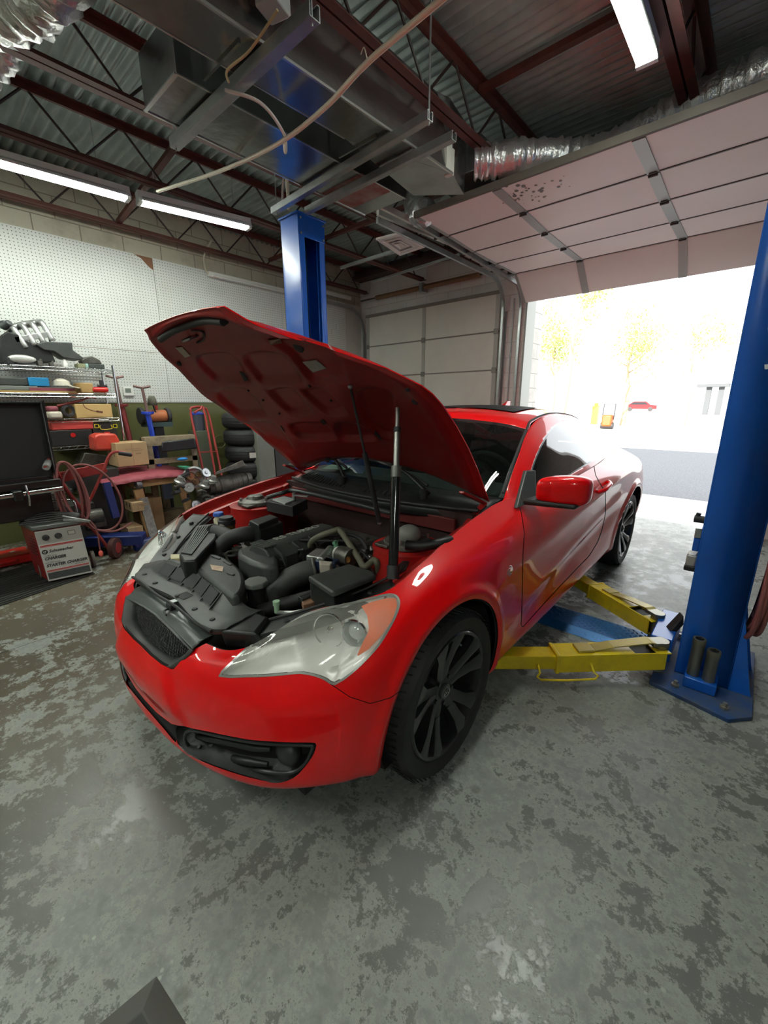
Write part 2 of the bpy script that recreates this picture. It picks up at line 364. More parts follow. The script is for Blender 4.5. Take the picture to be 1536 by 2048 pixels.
peg(4.055, 5.35, ZP, 3.04, 'white pegboard sheet behind the far blue lift post')
# ---- joists
def joist(x, lab, y0=YF, y1=YD-.06):
    r = root('roof_joist', (x, 1, 3.21), lab, 'joist', group=None)
    a = MB(); a.box(x-.055, x-.006, y0, y1, 3.205, 3.211); a.box(x+.006, x+.055, y0, y1, 3.205, 3.211); a.box(x-.012, x-.006, y0, y1, 3.211, 3.25); a.box(x+.006, x+.012, y0, y1, 3.211, 3.25)
    a.build('bottom_chord', rust, r, smooth=False)
    a = MB(); a.box(x-.055, x-.006, y0, y1, ZC-.012, ZC-.006); a.box(x+.006, x+.055, y0, y1, ZC-.012, ZC-.006); a.box(x-.012, x+.012, y0, y1, ZC-.055, ZC-.012)
    a.build('top_chord', rust, r, smooth=False)
    w = MB(); y = y0+.1; k = 0; zz = [3.225, 3.54]; pts = []
    while y < y1: pts.append((x, y, zz[k % 2])); y += .30 if k % 2 == 0 else .30; k += 1
    for i in range(len(pts)-1): w.cyl(pts[i], pts[i+1], .009, n=6)
    w.build('web', mat('dark_rod', (.035, .02, .018), .5), r)
for x, lb in ((-5.42, 'red steel roof joist against the pegboard wall'), (-4.22, 'red steel roof joist above the left fluorescent lamps'), (-3.27, 'red steel roof joist running behind the square end of the branch duct'),
              (-1.86, 'red steel roof joist right beside the big metal duct'), (-.66, 'red steel roof joist over the open garage door, above the right lamp'), (.75, 'red steel roof joist beyond the right fluorescent lamp')):
    joist(x, lb)
bridg = MB()
for (a, b_) in (((-5.42, 2.9), (-4.22, 2.9)), ((-4.22, 2.9), (-3.27, 2.9)), ((-1.86, 3.1), (-.66, 3.1)), ((-.66, 3.1), (.75, 3.1))):
    pass
def cross(x0, x1, y, z0, z1, lab):
    tag(MB().bar((x0, y, z0), (x1, y, z1), .05, .035).build('bridging_angle', rust, smooth=False), lab, 'steel angle')
cross(-5.40, -1.9, 3.75, 3.30, 3.30, 'red steel angle crossing the joists near the far lift post')
cross(-1.84, .73, 3.10, 3.50, 3.50, 'red steel angle crossing the joists above the open garage door')
cross(-5.40, -3.3, 1.9, 3.25, 3.52, 'red steel brace slanting between joists over the left lamps')
# steel beam above door wall
tag(MB().box(XW+.03, XR-.02, YD-.22, YD-.06, 3.42, 3.48).box(XW+.03, XR-.02, YD-.145, YD-.135, 3.48, 3.60).build('steel_beam', mat('dark_beam', (.06, .035, .03), .6), smooth=False), 'dark steel beam along the top of the garage door wall', 'beam')
# ---- ducts
galv = mat('duct_sheet_metal', (.42, .43, .43), .22, .95, noise=(2.5, .8, (.26, .26, .26)), bump=(3.0, .45))
foil = mat('crinkled_foil', (.80, .80, .80), .3, .85, bump=(30, 1.))
def pts3(*q): return [Vector(p) for p in q]
dr = root('air_duct', (-2.1, 1, 2.95), 'large rectangular sheet metal air duct running along the ceiling', 'duct')
m = MB(); m.hexa(pts3((-2.32, YF, 2.95), (-2.06, YF, 2.95), (-1.90, 2.88, 2.95), (-2.17, 2.1, 2.95)), pts3((-2.32, YF, 3.40), (-2.06, YF, 3.40), (-1.97, 2.88, 3.40), (-2.17, 2.1, 3.40)))
m.build('trunk', galv, dr, smooth=False, bevel=.004)
m = MB(); m.hexa(pts3((-2.17, 2.1, 2.951), (-1.90, 2.88, 2.951), (-2.0, 3.2, 2.951), (-2.30, 2.95, 2.951)), pts3((-2.17, 2.1, 3.40), (-1.94, 2.88, 3.40), (-2.0, 3.2, 3.40), (-2.30, 2.95, 3.40)))
m.build('elbow', galv, dr, smooth=False)
m = MB()
for y in (-1.2, .1, 1.3, 2.2): m.hexa(pts3((-2.335, y, 2.94), (-2.00, y, 2.94), (-2.00, y+.012, 2.94), (-2.335, y+.012, 2.94)), pts3((-2.335, y, 3.41), (-2.0, y, 3.41), (-2.0, y+.012, 3.41), (-2.335, y+.012, 3.41)))
m.v = [Vector((min(p.x, -1.985), p.y, p.z)) for p in m.v]
m.build('seam', galv, dr, smooth=False)
mastic = mat('duct_mastic', (.62, .62, .55), .7)
MB().bar((-2.06, YF, 2.951), (-1.90, 2.88, 2.951), .012, .012).bar((-2.32, YF, 2.951), (-2.17, 2.1, 2.951), .008, .008).build('bright_edge', mat('bright_edge_metal', (.78, .78, .76), .25, .9), dr, smooth=False)  # added bright bars imitate the crisp highlight lines along the duct edges
MB().box(-1.925, -1.90, 2.80, 2.87, 2.96, 3.16).box(-1.96, -1.90, 2.86, 2.90, 2.945, 3.1).build('mastic_patch', mastic, dr, bevel=.004)
tag(MB().box(-2.30, -1.90, 3.22, 3.9, 3.10, 3.33).build('air_duct', galv, smooth=False, bevel=.004), 'short sheet metal duct box above the left edge of the open garage door', 'duct')
br = root('branch_duct', (-2.6, 1.2, 2.95), 'lower sheet metal branch duct with a square open end beside the big duct', 'duct')
m = MB(); m.hexa(pts3((-2.80, 1.20, 2.95), (-2.40, 1.20, 2.95), (-2.37, 2.95, 2.95), (-2.82, 2.95, 2.95)), pts3((-2.80, 1.20, 3.20), (-2.40, 1.20, 3.20), (-2.37, 2.95, 3.2), (-2.82, 2.95, 3.2)))
m.build('trunk', galv, br, smooth=False, bevel=.004)
m = MB().bar((-2.80, 1.2, 2.948), (-2.40, 1.2, 2.948), .02, .008).bar((-2.80, 1.2, 2.948), (-2.82, 2.95, 2.948), .012, .006).bar((-2.40, 1.2, 2.948), (-2.37, 2.95, 2.948), .012, .006)
m.build('bright_edge', mat('bright_edge_metal', (.78, .78, .76), .25, .9), br, smooth=False)  # same added bright bars for the branch duct's edge highlights
MB().box(-2.80, -2.37, 2.45, 2.78, 2.9475, 2.9498).build('red_stain', mat('red_primer_stain', (.26, .09, .07), .5, .4, noise=(5, .8, (.42, .38, .35))), br, smooth=False)
def flex(pts, r, lab, n=14, name='flexible_duct'):
    P = catmull(pts, 24); m = MB(); rr = [r*(1+.07*math.sin(i*1.9)+.06*rng.standard_normal()) for i in range(len(P))]
    m.tube(P, rr, n, 1)
    m.v = [p+Vector(rng.normal(0, r*.035, 3)) for p in m.v]
    return tag(m.build(name, foil, ang=180), lab, 'duct')
flex([(-4.4, -.2, 3.42), (-3.75, .35, 3.38), (-3.2, .72, 3.32), (-2.75, .85, 3.32), (-2.42, .8, 3.32)], .13, 'crinkled foil flexible duct in the upper left corner under the deck')
flex([(-4.25, -.3, 3.32), (-4.0, .4, 3.28), (-3.75, .68, 3.28), (-3.5, .85, 3.45)], .09, 'smaller foil flexible duct drooping left of the big duct')
flex([(-1.95, 3.25, 3.16), (-1.6, 3.45, 3.16), (-1.2, 3.7, 3.14), (-.7, 3.72, 3.22), (-.2, 3.62, 3.22), (.5, 3.5, 3.24)], .11, 'crinkled foil flexible duct lying above the open garage door')
flex([(-2.55, 3.45, 3.05), (-2.75, 3.6, 3.15), (-2.95, 3.8, 3.35)], .10, 'short foil flexible duct above the ceiling air vent')
# ---- unistrut channels
def strut(p0, p1, w, lab):
    m = MB(); p0, p1 = Vector(p0), Vector(p1); d = (p1-p0).normalized(); a = d.cross(Vector((0, 0, 1))).normalized(); t = .004
    m.bar(p0, p1, w, t); 
    for s_ in (-1, 1): m.bar(p0+a*s_*w/2+Vector((0, 0, w*.5)), p1+a*s_*w/2+Vector((0, 0, w*.5)), t, w); m.bar(p0+a*s_*w*.38+Vector((0, 0, w)), p1+a*s_*w*.38+Vector((0, 0, w)), w*.25, t)
    return tag(m.build('strut_channel', steel, smooth=False), lab, 'steel channel', 'steel strut channels under the ducts')
strut((-2.92, 1.40, 2.885), (-1.60, 1.40, 2.885), .052, 'wide steel strut channel crossing under the near end of both ducts')
strut((-3.25, 2.32, 2.89), (-1.62, 2.22, 2.89), .042, 'steel strut channel under the ducts, middle of the three')
strut((-3.05, 2.50, 2.89), (-1.62, 2.46, 2.89), .042, 'steel strut channel under the ducts, farthest of the three')
m = MB()
for (x, y) in ((-2.9, 1.4), (-1.62, 1.4), (-3.2, 2.32), (-1.63, 2.22), (-3.0, 2.5), (-1.63, 2.46)): m.cyl((x, y, 2.87), (x, y, 3.56), .005, n=6)
for i, (x, y) in enumerate(((-2.9, 1.4), (-1.62, 1.4), (-3.2, 2.32), (-1.63, 2.22))):
    tag(MB().cyl((x, y, 2.87), (x, y, 3.56), .005, n=6).build('threaded_rod', steel), 'thin threaded hanger rod holding the end of a strut channel', 'rod', 'threaded hanger rods')
# ---- lamps
tube_m = mat('fluorescent_tube', (1, 1, 1), .5, emit=(.94, 1.0, .90), estr=74.)
hous_m = mat('lamp_housing', (.72, .74, .72), .4)
def lamp(p0, p1, lab, wide=.13, sag=.0, group='fluorescent strip lights'):
    p0, p1 = Vector(p0), Vector(p1); L_ = (p1-p0).length; r = root('fluorescent_lamp', p0, lab, 'lamp', group=None)
    M0 = frame(p0, p1-p0, Vector((0, 0, 1)).cross(p1-p0))
    def b(name, fn, m_, par=r, **k):
        q = MB(); q.M = M0; fn(q); return q.build(name, m_, par, **k)
    h = b('housing', lambda q: (q.box(0, L_, -.045, .045, .02, .075),), hous_m, bevel=.004)
    b('reflector', lambda q: (q.add([(0, -wide/2, -.005), (L_, -wide/2, -.005), (L_, -.045, .03), (0, -.045, .03)], [(0, 1, 2, 3)]), q.add([(0, wide/2, -.005), (L_, wide/2, -.005), (L_, .045, .03), (0, .045, .03)], [(0, 1, 2, 3)])), hous_m, solid=.002)
    for s_ in (-.032, .032):
        b('tube', lambda q: q.cyl((.03, s_, -.004), (L_-.03, s_, -.004), .016, n=12), tube_m)
    b('end_socket', lambda q: q.box(0, .03, -.05, .05, -.02, .03), hous_m, smooth=False); b('end_socket', lambda q: q.box(L_-.03, L_, -.05, .05, -.02, .03), hous_m, smooth=False)
    for t in (.15, .85):
        q = p0.lerp(p1, t); MB().cyl(q+Vector((0, 0, .07)), Vector((q.x, q.y, ZC)), .0025, n=5).build('hanger', steel, r)
lamp((-4.44, .25, 3.07), (-4.34, 1.64, 3.09), 'lit fluorescent strip at the left picture edge, nearer one above the shelf')
lamp((-4.335, 1.70, 3.09), (-4.20, 2.70, 3.12), 'lit fluorescent strip left of the far blue lift post')
lamp((-.76, 1.7, 3.13), (-.755, 2.96, 3.13), 'lit fluorescent strip at the top right above the open door', wide=.10)
lamp((-4.3, -2.4, 3.1), (-4.3, -1.2, 3.1), 'lit fluorescent strip behind the camera on the left')
lamp((-2.9, -1.9, 3.1), (-2.9, -.7, 3.1), 'lit fluorescent strip behind the camera in the middle')
lamp((-1.15, -2.1, 3.12), (-1.15, -.85, 3.12), 'added fluorescent strip out of view behind the camera, brightening the car front')  # extra unseen lamp added to brighten the front of the car
lamp((1.5, -2.2, 3.12), (1.5, -1.0, 3.12), 'lit fluorescent strip near the right wall')
# wall fixture, unlit
r = root('wall_light', (-5.57, 2.9, 3.0), 'unlit white strip fixture on the pegboard wall left of the far lift post', 'lamp')
MB().box(-5.61, -5.55, 2.93, 4.15, 2.97, 3.03).build('housing', wht, r, bevel=.006)
MB().cyl((-5.535, 2.97, 2.98), (-5.535, 4.1, 2.98), .013).build('tube', wht, r)
MB().tube([(-5.57, 2.93, 3.0), (-5.58, 2.9, 3.05), (-5.58, 2.9, 3.2), (-5.45, 2.95, 3.35)], .012, 8).build('conduit', pvc, r)
# ---- conduit & cables
JB = Vector((-1.87, 1.40, 3.08))
r = root('junction_box', JB, 'grey metal junction box on the red joist beside the big duct', 'junction box')
MB().cbox(JB, (.11, .11, .09), .3).build('box', mat('grey_box', (.40, .42, .41), .5), r, bevel=.008)
MB().tube([JB+Vector((-.04, -.04, .02)), JB+Vector((-.25, -.35, .12)), JB+Vector((-.6, -1.2, .2))], .016).build('conduit', pvc, r)
MB().tube([JB+Vector((.03, -.05, .03)), JB+Vector((.12, -.25, .12)), JB+Vector((.2, -.8, .2))], .016).build('conduit', pvc, r)
A = [gZ(1060, -150, 2.78), gZ(882, 0, 2.80), gZ(735, 125, 2.82), gZ(650, 215, 2.84), gZ(555, 288, 2.86), gZ(440, 342, 2.95), gZ(315, 383, 3.05)]
tag(MB().tube(A, .012, 10).build('white_pipe', pvc), 'cream plastic pipe sagging diagonally across the ceiling over the ducts', 'pipe')
tag(MB().tube([gZ(735, 122, 2.83), gZ(728, 95, 2.98), gZ(722, 108, 3.12)], .003, 6).build('wire_tie', pvc), 'thin cream wire tie holding the diagonal pipe to the red joist', 'wire')
tag(MB().tube([gZ(555, 20, 2.98), gZ(500, 100, 2.93), gZ(455, 140, 2.90), gZ(458, 165, 2.86)], .006, 6).build('cable', mat('tan_cable', (.45, .38, .2), .5)), 'tan cable hanging loosely along the side of the big duct', 'cable')
tag(MB().tube([gZ(450, 180, 2.88), gZ(520, 205, 2.85), gZ(565, 262, 2.85), gX(577, 300, -3.0), gX(566, 365, -3.1), gX(565, 420, -3.15)], .008, 8).build('cable', mat('grey_cable', (.50, .47, .43), .5)), 'grey cable looping down to the top of the far blue lift post', 'cable')
tag(MB().tube([gZ(570, 285, 2.86), gX(573, 345, -3.13), gX(578, 420, -3.17)], .013, 8).build('hydraulic_hose', pvc), 'cream hose dropping straight into the top of the far blue lift post', 'hose')
# ---- door_1, the closed sectional door
door_m = mat('dusty_door_panel', (.74, .72, .66), .55, noise=(1.6, .55, (.60, .57, .50)), bump=(1.5, .1))
edge_m = mat('door_seam', (.22, .20, .17), .6)
d1 = MB(); zs = [0.02, .30, .81, 1.33, 1.845, 2.355, 2.865]
X0, X1, Yd = -5.44, -2.92, YD-.05
for a, b_ in zip(zs[:-1], zs[1:]): d1.box(X0, X1, Yd, Yd+.045, a+.006, b_-.006)
d1 = struct(d1.build('door_1', door_m, bevel=.006, smooth=False)); INV[d1.name] = Matrix.Identity(4)
for z in zs[1:-1]: MB().box(X0, X1, Yd-.008, Yd+.03, z-.006, z+.010).build('seam', edge_m, d1, smooth=False)
for x in (X0+.03, -4.2, X1-.03): MB().box(x-.03, x+.03, Yd-.008, Yd, .03, 2.86).build('stile', mat('stile_grey', (.42, .42, .38), .5), d1, smooth=False)
for z in zs[1:-1]:
    for x in (X0+.03, -4.2, X1-.03): MB().box(x-.035, x+.035, Yd-.022, Yd-.008, z-.035, z+.035).build('hinge', mat('hinge_metal', (.22, .21, .19), .5, .6), d1, bevel=.004)
MB().box(X0, X1, Yd-.035, Yd-.005, 2.83, 2.87).build('top_rail', edge_m, d1, smooth=False)
r = root('torsion_spring_bar', (-4.2, YD-.15, 3.1), 'rusty spring bar above the closed white garage door', 'spring')
MB().cyl((-5.5, YD-.12, 3.10), (-2.85, YD-.12, 3.10), .012).build('shaft', castd, r)
for x0, x1 in ((-5.15, -4.25), (-4.15, -3.2)):
    n = 60; MB().tube([(x0+(x1-x0)*i/(n*6), YD-.12+.032*math.cos(i*PI/3), 3.10+.032*math.sin(i*PI/3)) for i in range(n*6)], .006, 5, 1).build('spring', mat('rusty_spring', (.34, .22, .12), .6, .3), r)
MB().box(-4.23, -4.17, YD-.16, YD, 3.04, 3.16).build('bracket', steel, r, smooth=False)
def track(x, lab, yend, zt=3.06):
    r = root('door_track', (x, YD-.06, 0), lab, 'door track')
    P = [(x, YD-.07, .05), (x, YD-.07, 2.6)]+[(x, YD-.07-.36*(1-math.cos(t)), 2.6+.36*math.sin(t)+.0) for t in np.linspace(.15, PI/2, 7)]+[(x, yend, zt-.08)]
    m = MB()
    for i in range(len(P)-1):
        m.bar(P[i], P[i+1], .055, .004, up=(1, 0, 0)); m.bar(Vector(P[i])+Vector((.024, 0, 0)), Vector(P[i+1])+Vector((.024, 0, 0)), .004, .04, up=(0, 0, 1)) if 0 else None
        m.bar(Vector(P[i])+Vector((-.0, 0, 0)), Vector(P[i+1]), .05, .03, up=(1, 0, 0))
    m.build('rail', steel, r, smooth=False)
    MB().bar((x+.03, YD-.40, zt+.03), (x+.03, yend, zt+.03), .03, .05).build('angle_brace', mat('bright_zinc', (.80, .81, .77), .35, .6), r, smooth=False)
    MB().box(x-.03, x+.03, YD-.02, YD, .1, 2.6).build('wall_bracket', steel, r, smooth=False)
    return r
track(-5.5, 'dark door track curving up at the left of the closed garage door', 4.2)
track(-2.86, 'galvanised door track curving up from the right side of the closed door', 3.15)
tag(MB().bar((-2.99, 3.30, 3.13), (-2.80, 5.55, 3.12), .035, .075).build('track_angle', mat('bright_zinc', (.80, .81, .77), .35, .6), smooth=False), 'bright zinc angle hanging beside the closed door track', 'steel angle')
tag(MB().bar((-4.2, 3.95, 3.02), (-3.0, 3.95, 3.02), .03, .03).build('hanger_bar', steel, smooth=False), 'thin steel hanger bar left of the ceiling air vent', 'steel bar')
tag(MB().bar((-4.4, 4.75, 3.05), (-3.0, 4.75, 3.10), .025, .025).build('hanger_bar', steel, smooth=False), 'thin steel hanger bar right above the closed garage door', 'steel bar')
# ---- door_2, raised
dp = mat('raised_door_panel', (.80, .72, .69), .45, noise=(1.2, .5, (.72, .62, .55)), bump=(1.2, .5))
prof = [(5.72, 2.66), (5.38, 2.945), (4.87, 2.945), (4.36, 2.95), (3.87, 2.975), (3.37, 2.99)]
DX0, DX1 = -2.60, -.03
d2 = None; m = MB()
for (ya, za), (yb, zb) in zip(prof[:-1], prof[1:]):
    dv = Vector((0, yb-ya, zb-za)).normalized(); g = dv*.006; nrm = Vector((0, -dv.z, dv.y)); nrm = nrm if nrm.z > 0 else -nrm
    P = [Vector((DX0, ya, za))+g, Vector((DX1, ya, za))+g, Vector((DX1, yb, zb))-g, Vector((DX0, yb, zb))-g]
    m.hexa(P, [p+nrm*.045 for p in P])
d2 = struct(m.build('door_2', dp, bevel=.007, smooth=False)); INV[d2.name] = Matrix.Identity(4)
for (y_, z_) in prof[1:-1]: MB().box(DX0, DX1, y_-.007, y_+.007, z_-.004, z_+.04).build('seam', mat('dark_seam', (.10, .085, .075), .6), d2, smooth=False)
stile2 = mat('raised_door_stile', (.36, .37, .35), .45, .3); hg = mat('roller_hinge', (.10, .095, .09), .5, .5)
for x in (-2.575, -1.82, -.86, -.06):
    m = MB(); h = MB()
    for (ya, za), (yb, zb) in zip(prof[:-1], prof[1:]):
        dv = Vector((0, yb-ya, zb-za)).normalized(); nn = Vector((0, -dv.z, dv.y)); nn = nn if nn.z < 0 else -nn
        m.bar(Vector((x, ya, za))+nn*.004+dv*.01, Vector((x, yb, zb))+nn*.004-dv*.01, .075 if -2.5 < x < -.1 else .03, .007, up=nn)
    m.build('stile', stile2, d2, smooth=False)
    if -2.5 < x < -.1:
        for (y_, z_) in prof[1:-1]:
            MB().box(x-.022, x+.022, y_-.028, y_+.028, z_-.014, z_-.006).cyl((x-.03, y_, z_-.018), (x+.03, y_, z_-.018), .009, n=8).build('hinge', hg, d2)
for (y_, z_) in prof[1:-1]:
    MB().box(-2.66, -2.60, y_-.05, y_+.03, z_-.01, z_+.03).cyl((-2.74, y_, z_+.01), (-2.6, y_, z_+.01), .012, n=8).build('roller', hg, d2)
MB().box(DX0, DX1, 3.345, 3.37, 2.985, 3.035).build('top_edge', mat('dark_edge', (.12, .105, .085), .7), d2, smooth=False)
m = MB()
for k in range(60): pass
oil = MB()
for k in range(46):
    y = 3.62+rng.normal(0, .09); x = -1.62+rng.normal(0, .13); z = np.interp(y, [3.37, 3.87], [2.99, 2.975])-.0015; rr = abs(rng.normal(.007, .005))+.002
    oil.add([(x+rr*math.cos(t), y+rr*math.sin(t)*(1+.3*rng.random()), z) for t in np.linspace(0, 2*PI, 7)[:-1]], [list(range(6))])
oil.build('oil_spatter', mat('oil_spatter', (.12, .09, .07), .5), d2, smooth=False)
# jamb / opening frame, conduits on the pillar between doors
struct(MB().box(OL-.01, OL+.015, YD-.012, YD+.26, 0, OT).build('trim_5', mat('jamb_steel', (.34, .35, .32), .5, .4), smooth=False))
struct(MB().box(OL, OR_, YD+.0, YD+.2, OT-.04, OT).build('trim_6', stile2, smooth=False))
tag(MB().cyl((-2.74, YD-.014, .02), (-2.74, YD-.014, 2.75), .009, n=8).build('wall_conduit', steel), 'thin vertical conduit on the white block pillar between the two doors', 'conduit')
r = root('door_track', (-2.62, YD-.04, 0), 'thin door track of the open door on the edge of the white block pillar', 'door track')
MB().box(-2.645, -2.615, YD-.045, YD-.003, .05, 2.62).build('rail', steel, r, smooth=False); MB().bar((-2.66, 5.60, 2.90), (-2.66, 3.45, 3.0), .03, .05).build('upper_rail', steel, r, smooth=False); MB().tube([(-2.63, YD-.03, 2.6), (-2.64, YD-.06, 2.75), (-2.66, 5.60, 2.90)], .015, 6).build('curved_rail', steel, r)
# air vent
r = root('ceiling_vent', (-3.15, 3.8, 3.0), 'white square air vent hanging left of the open door', 'vent')
q = [gZ(752, 480, 3.0), gZ(800, 512, 3.0), gZ(850, 495, 3.0), gZ(800, 468, 3.0)]
m = MB(); m.prism(q, (0, 0, .02)); m.build('frame', wht, r, smooth=False)
c = sum(q, Vector())/4
for k in (.75, .5, .28):
    qq = [c+(p-c)*k+Vector((0, 0, -.004-.012*(1-k))) for p in q]; qi = [c+(p-c)*(k-.12)+Vector((0, 0, .004)) for p in q]
    mm = MB(); mm.add(qq+qi, [(i, (i+1) % 4, 4+(i+1) % 4, 4+i) for i in range(4)]); mm.build('louver', wht if k != .5 else mat('louver_grey', (.3, .3, .29), .5), r, smooth=False)
# thermostat
r = root('thermostat', (-5.6, 1.81, 1.5), 'small white thermostat on the pegboard right of the wire shelf', 'thermostat')
MB().box(-5.611, -5.585, 1.755, 1.865, 1.49, 1.59).build('housing', wht, r, bevel=.006)
MB().box(-5.5845, -5.582, 1.775, 1.835, 1.525, 1.575).build('screen', mat('lcd', (.16, .19, .16), .3), r, smooth=False)
# ---- outside
conc = mat('sunlit_concrete', (.55, .56, .54), .8, noise=(1.5, .5, (.46, .47, .45)))
asph = mat('asphalt', (.13, .135, .145), .9, noise=(40, .8, (.24, .24, .25)), bump=(60, .6))
paleg = mat('sunlit_lot', (.62, .60, .55), .9, noise=(.3, .6, (.42, .42, .40)))  # pale tone puts sunlight past the building's shadow edge into the ground colour
struct(MB().box(-9, 7, YD+.12, 7.5, -.12, -.002).build('floor', conc, smooth=False))
struct(MB().box(-40, 30, 7.5, 15.2, -.15, -.02).build('floor', asph, smooth=False))
struct(MB().box(-90, 60, 15.2, 110, -.15, -.02).build('floor', paleg, smooth=False))
leaf = mat('sunlit_leaves', (.36, .46, .12), .7, trans=0.)
bark = mat('pale_bark', (.35, .26, .16), .8)
def tree(x, y, h, cr, n, lab, kind='tree', lean=0.):
    r = root('tree', (x, y, 0), lab, 'tree')
    m = MB(); top = Vector((x+lean, y, h)); m.tube([(x, y, -.1), (x+lean*.2+.1, y, h*.35), (x+lean*.6-.1, y, h*.7), top], [.16, .12, .07, .02], 8)
    for k in range(7):
        a = k*2.4; p = Vector((x+lean*.5, y, h*(.45+.06*k))); m.tube([p, p+Vector((math.cos(a), math.sin(a), .6))*cr*.4, p+Vector((math.cos(a), math.sin(a), .8))*cr*.8], [.05, .03, .01], 6)
    m.build('trunk', bark, r)
    lf = MB(); cl = [Vector((x+lean*.8, y, h))+Vector(rng.normal(0, 1, 3))*cr*.42 for _ in range(12)]
    for k in range(n):
        p = cl[k % 12]+Vector(rng.normal(0, 1, 3))*cr*.22; s_ = .07+.05*rng.random(); a = Vector(rng.normal(0, 1, 3)).normalized(); b_ = a.orthogonal().normalized()
        lf.add([p-a*s_, p+b_*s_*.5, p+a*s_, p-b_*s_*.5], [(0, 1, 2, 3)])
    lf.build('leaves', leaf, r, smooth=False, fixn=False)
tree(-9.6, 26, 5.2, 2.0, 1500, 'pale green leafy tree outside, left part of the doorway')
tree(-6.5, 30, 5.0, 2.2, 1500, 'pale green leafy tree outside, right of the thin leaning trunk')
tree(-7.6, 22, 6.5, 1.0, 350, 'thin bare tree with a leaning trunk outside the doorway', lean=.6)
tree(-3.6, 32, 5.5, 1.6, 500, 'sparse tree outside nearest the bright right side of the doorway')
r = root('pressure_washer', gZ(1213, 858, 0), 'small orange machine with a handle standing far outside', 'machine')
o = gZ(1213, 858, 0)
MB().cbox(o+Vector((0, 0, .45)), (.5, .5, .6)).build('tank', orange, r, bevel=.08)
MB().cyl(o+Vector((-.3, 0, .18)), o+Vector((.3, 0, .18)), .18).build('wheel', rub, r)
MB().tube([o+Vector((-.28, 0, .5)), o+Vector((-.28, .1, 1.3)), o+Vector((.28, .1, 1.3)), o+Vector((.28, 0, .5))], .03, 8, 1).build('handle', ink, r)
o = gZ(1188, 848, 0); tag(MB().cbox(o+Vector((0, 0, .6)), (.35, .35, 1.2)).cyl(o+Vector((0, 0, 1.2)), o+Vector((0, 0, 1.35)), .12).build('yellow_drum', yel), 'small yellow drum beside the orange machine outside', 'drum')
o = Vector((-14.5, 78, 0)); r = root('parked_car', o, 'red car parked far away across the sunny lot', 'car')
mm = MB(); mm.prism([(o.x-2.2, o.y-.9, .35), (o.x+2.2, o.y-.9, .35), (o.x+2.2, o.y-.9, .9), (o.x+1.3, o.y-.9, 1.0), (o.x+.7, o.y-.9, 1.5), (o.x-1.0, o.y-.9, 1.5), (o.x-1.7, o.y-.9, 1.0), (o.x-2.2, o.y-.9, .9)], (0, 1.8, 0)); mm.build('body', red, r, bevel=.1)
for sx in (-1.4, 1.4): MB().cyl((o.x+sx, o.y-.95, .33), (o.x+sx, o.y-.7, .33), .33).build('wheel', rub, r)
MB().prism([(o.x-1.5, o.y-.93, 1.0), (o.x+1.1, o.y-.93, 1.0), (o.x+.6, o.y-.93, 1.4), (o.x-1.0, o.y-.93, 1.4)], (0, .03, 0)).build('side_window', blkgl, r, smooth=False)
o = Vector((gY(1428, 770, 60).x, 60, 0)); r = root('loading_gate', o, 'grey steel gantry with a flat roof far outside on the right', 'gantry')
MB().box(gY(1396, 770, 60).x, gY(1460, 770, 60).x, o.y-1, o.y+1, gY(1428, 774, 60).z, gY(1428, 768, 60).z).build('roof', mat('grey_roof', (.06, .065, .07), .7), r, smooth=False)
for sx in (-.35, .75): MB().box(o.x+sx-.25, o.x+sx+.25, o.y-.3, o.y+.3, 0, gY(1428, 773, 60).z).build('post', mat('grey_roof', (.06, .065, .07), .7), r, smooth=False)
# low sunlit wall and brick pier seen at the left of the doorway
struct(MB().box(OL-.35, OL-.0, YD+.2, YD+.55, 0, 4.3).build('trim_7', block_mat('sunlit_block', (.70, .68, .62), (.66, .64, .58), (.38, .36, .33), gx='Y'), smooth=False))
# ---- light
w = bpy.data.worlds.new('sky'); SC.world = w; w.use_nodes = True; bg = w.node_tree.nodes['Background']
bg.inputs['Color'].default_value = (.93, .97, 1.0, 1); bg.inputs['Strength'].default_value = 3.0
sun = bpy.data.lights.new('sun', 'SUN'); so = bpy.data.objects.new('sun', sun); COL.objects.link(so); sun.energy = 16; sun.angle = R(.6); sun.color = (1, .96, .88)
so.rotation_euler = Vector((.10, 1, -.44)).to_track_quat('-Z', 'Y').to_euler(); so.location = (0, -8, 12)
SC.view_settings.view_transform = 'Standard'; SC.view_settings.look = 'None'; SC.view_settings.gamma = 1; SC.view_settings.use_curve_mapping = False; SC.view_settings.exposure = .24
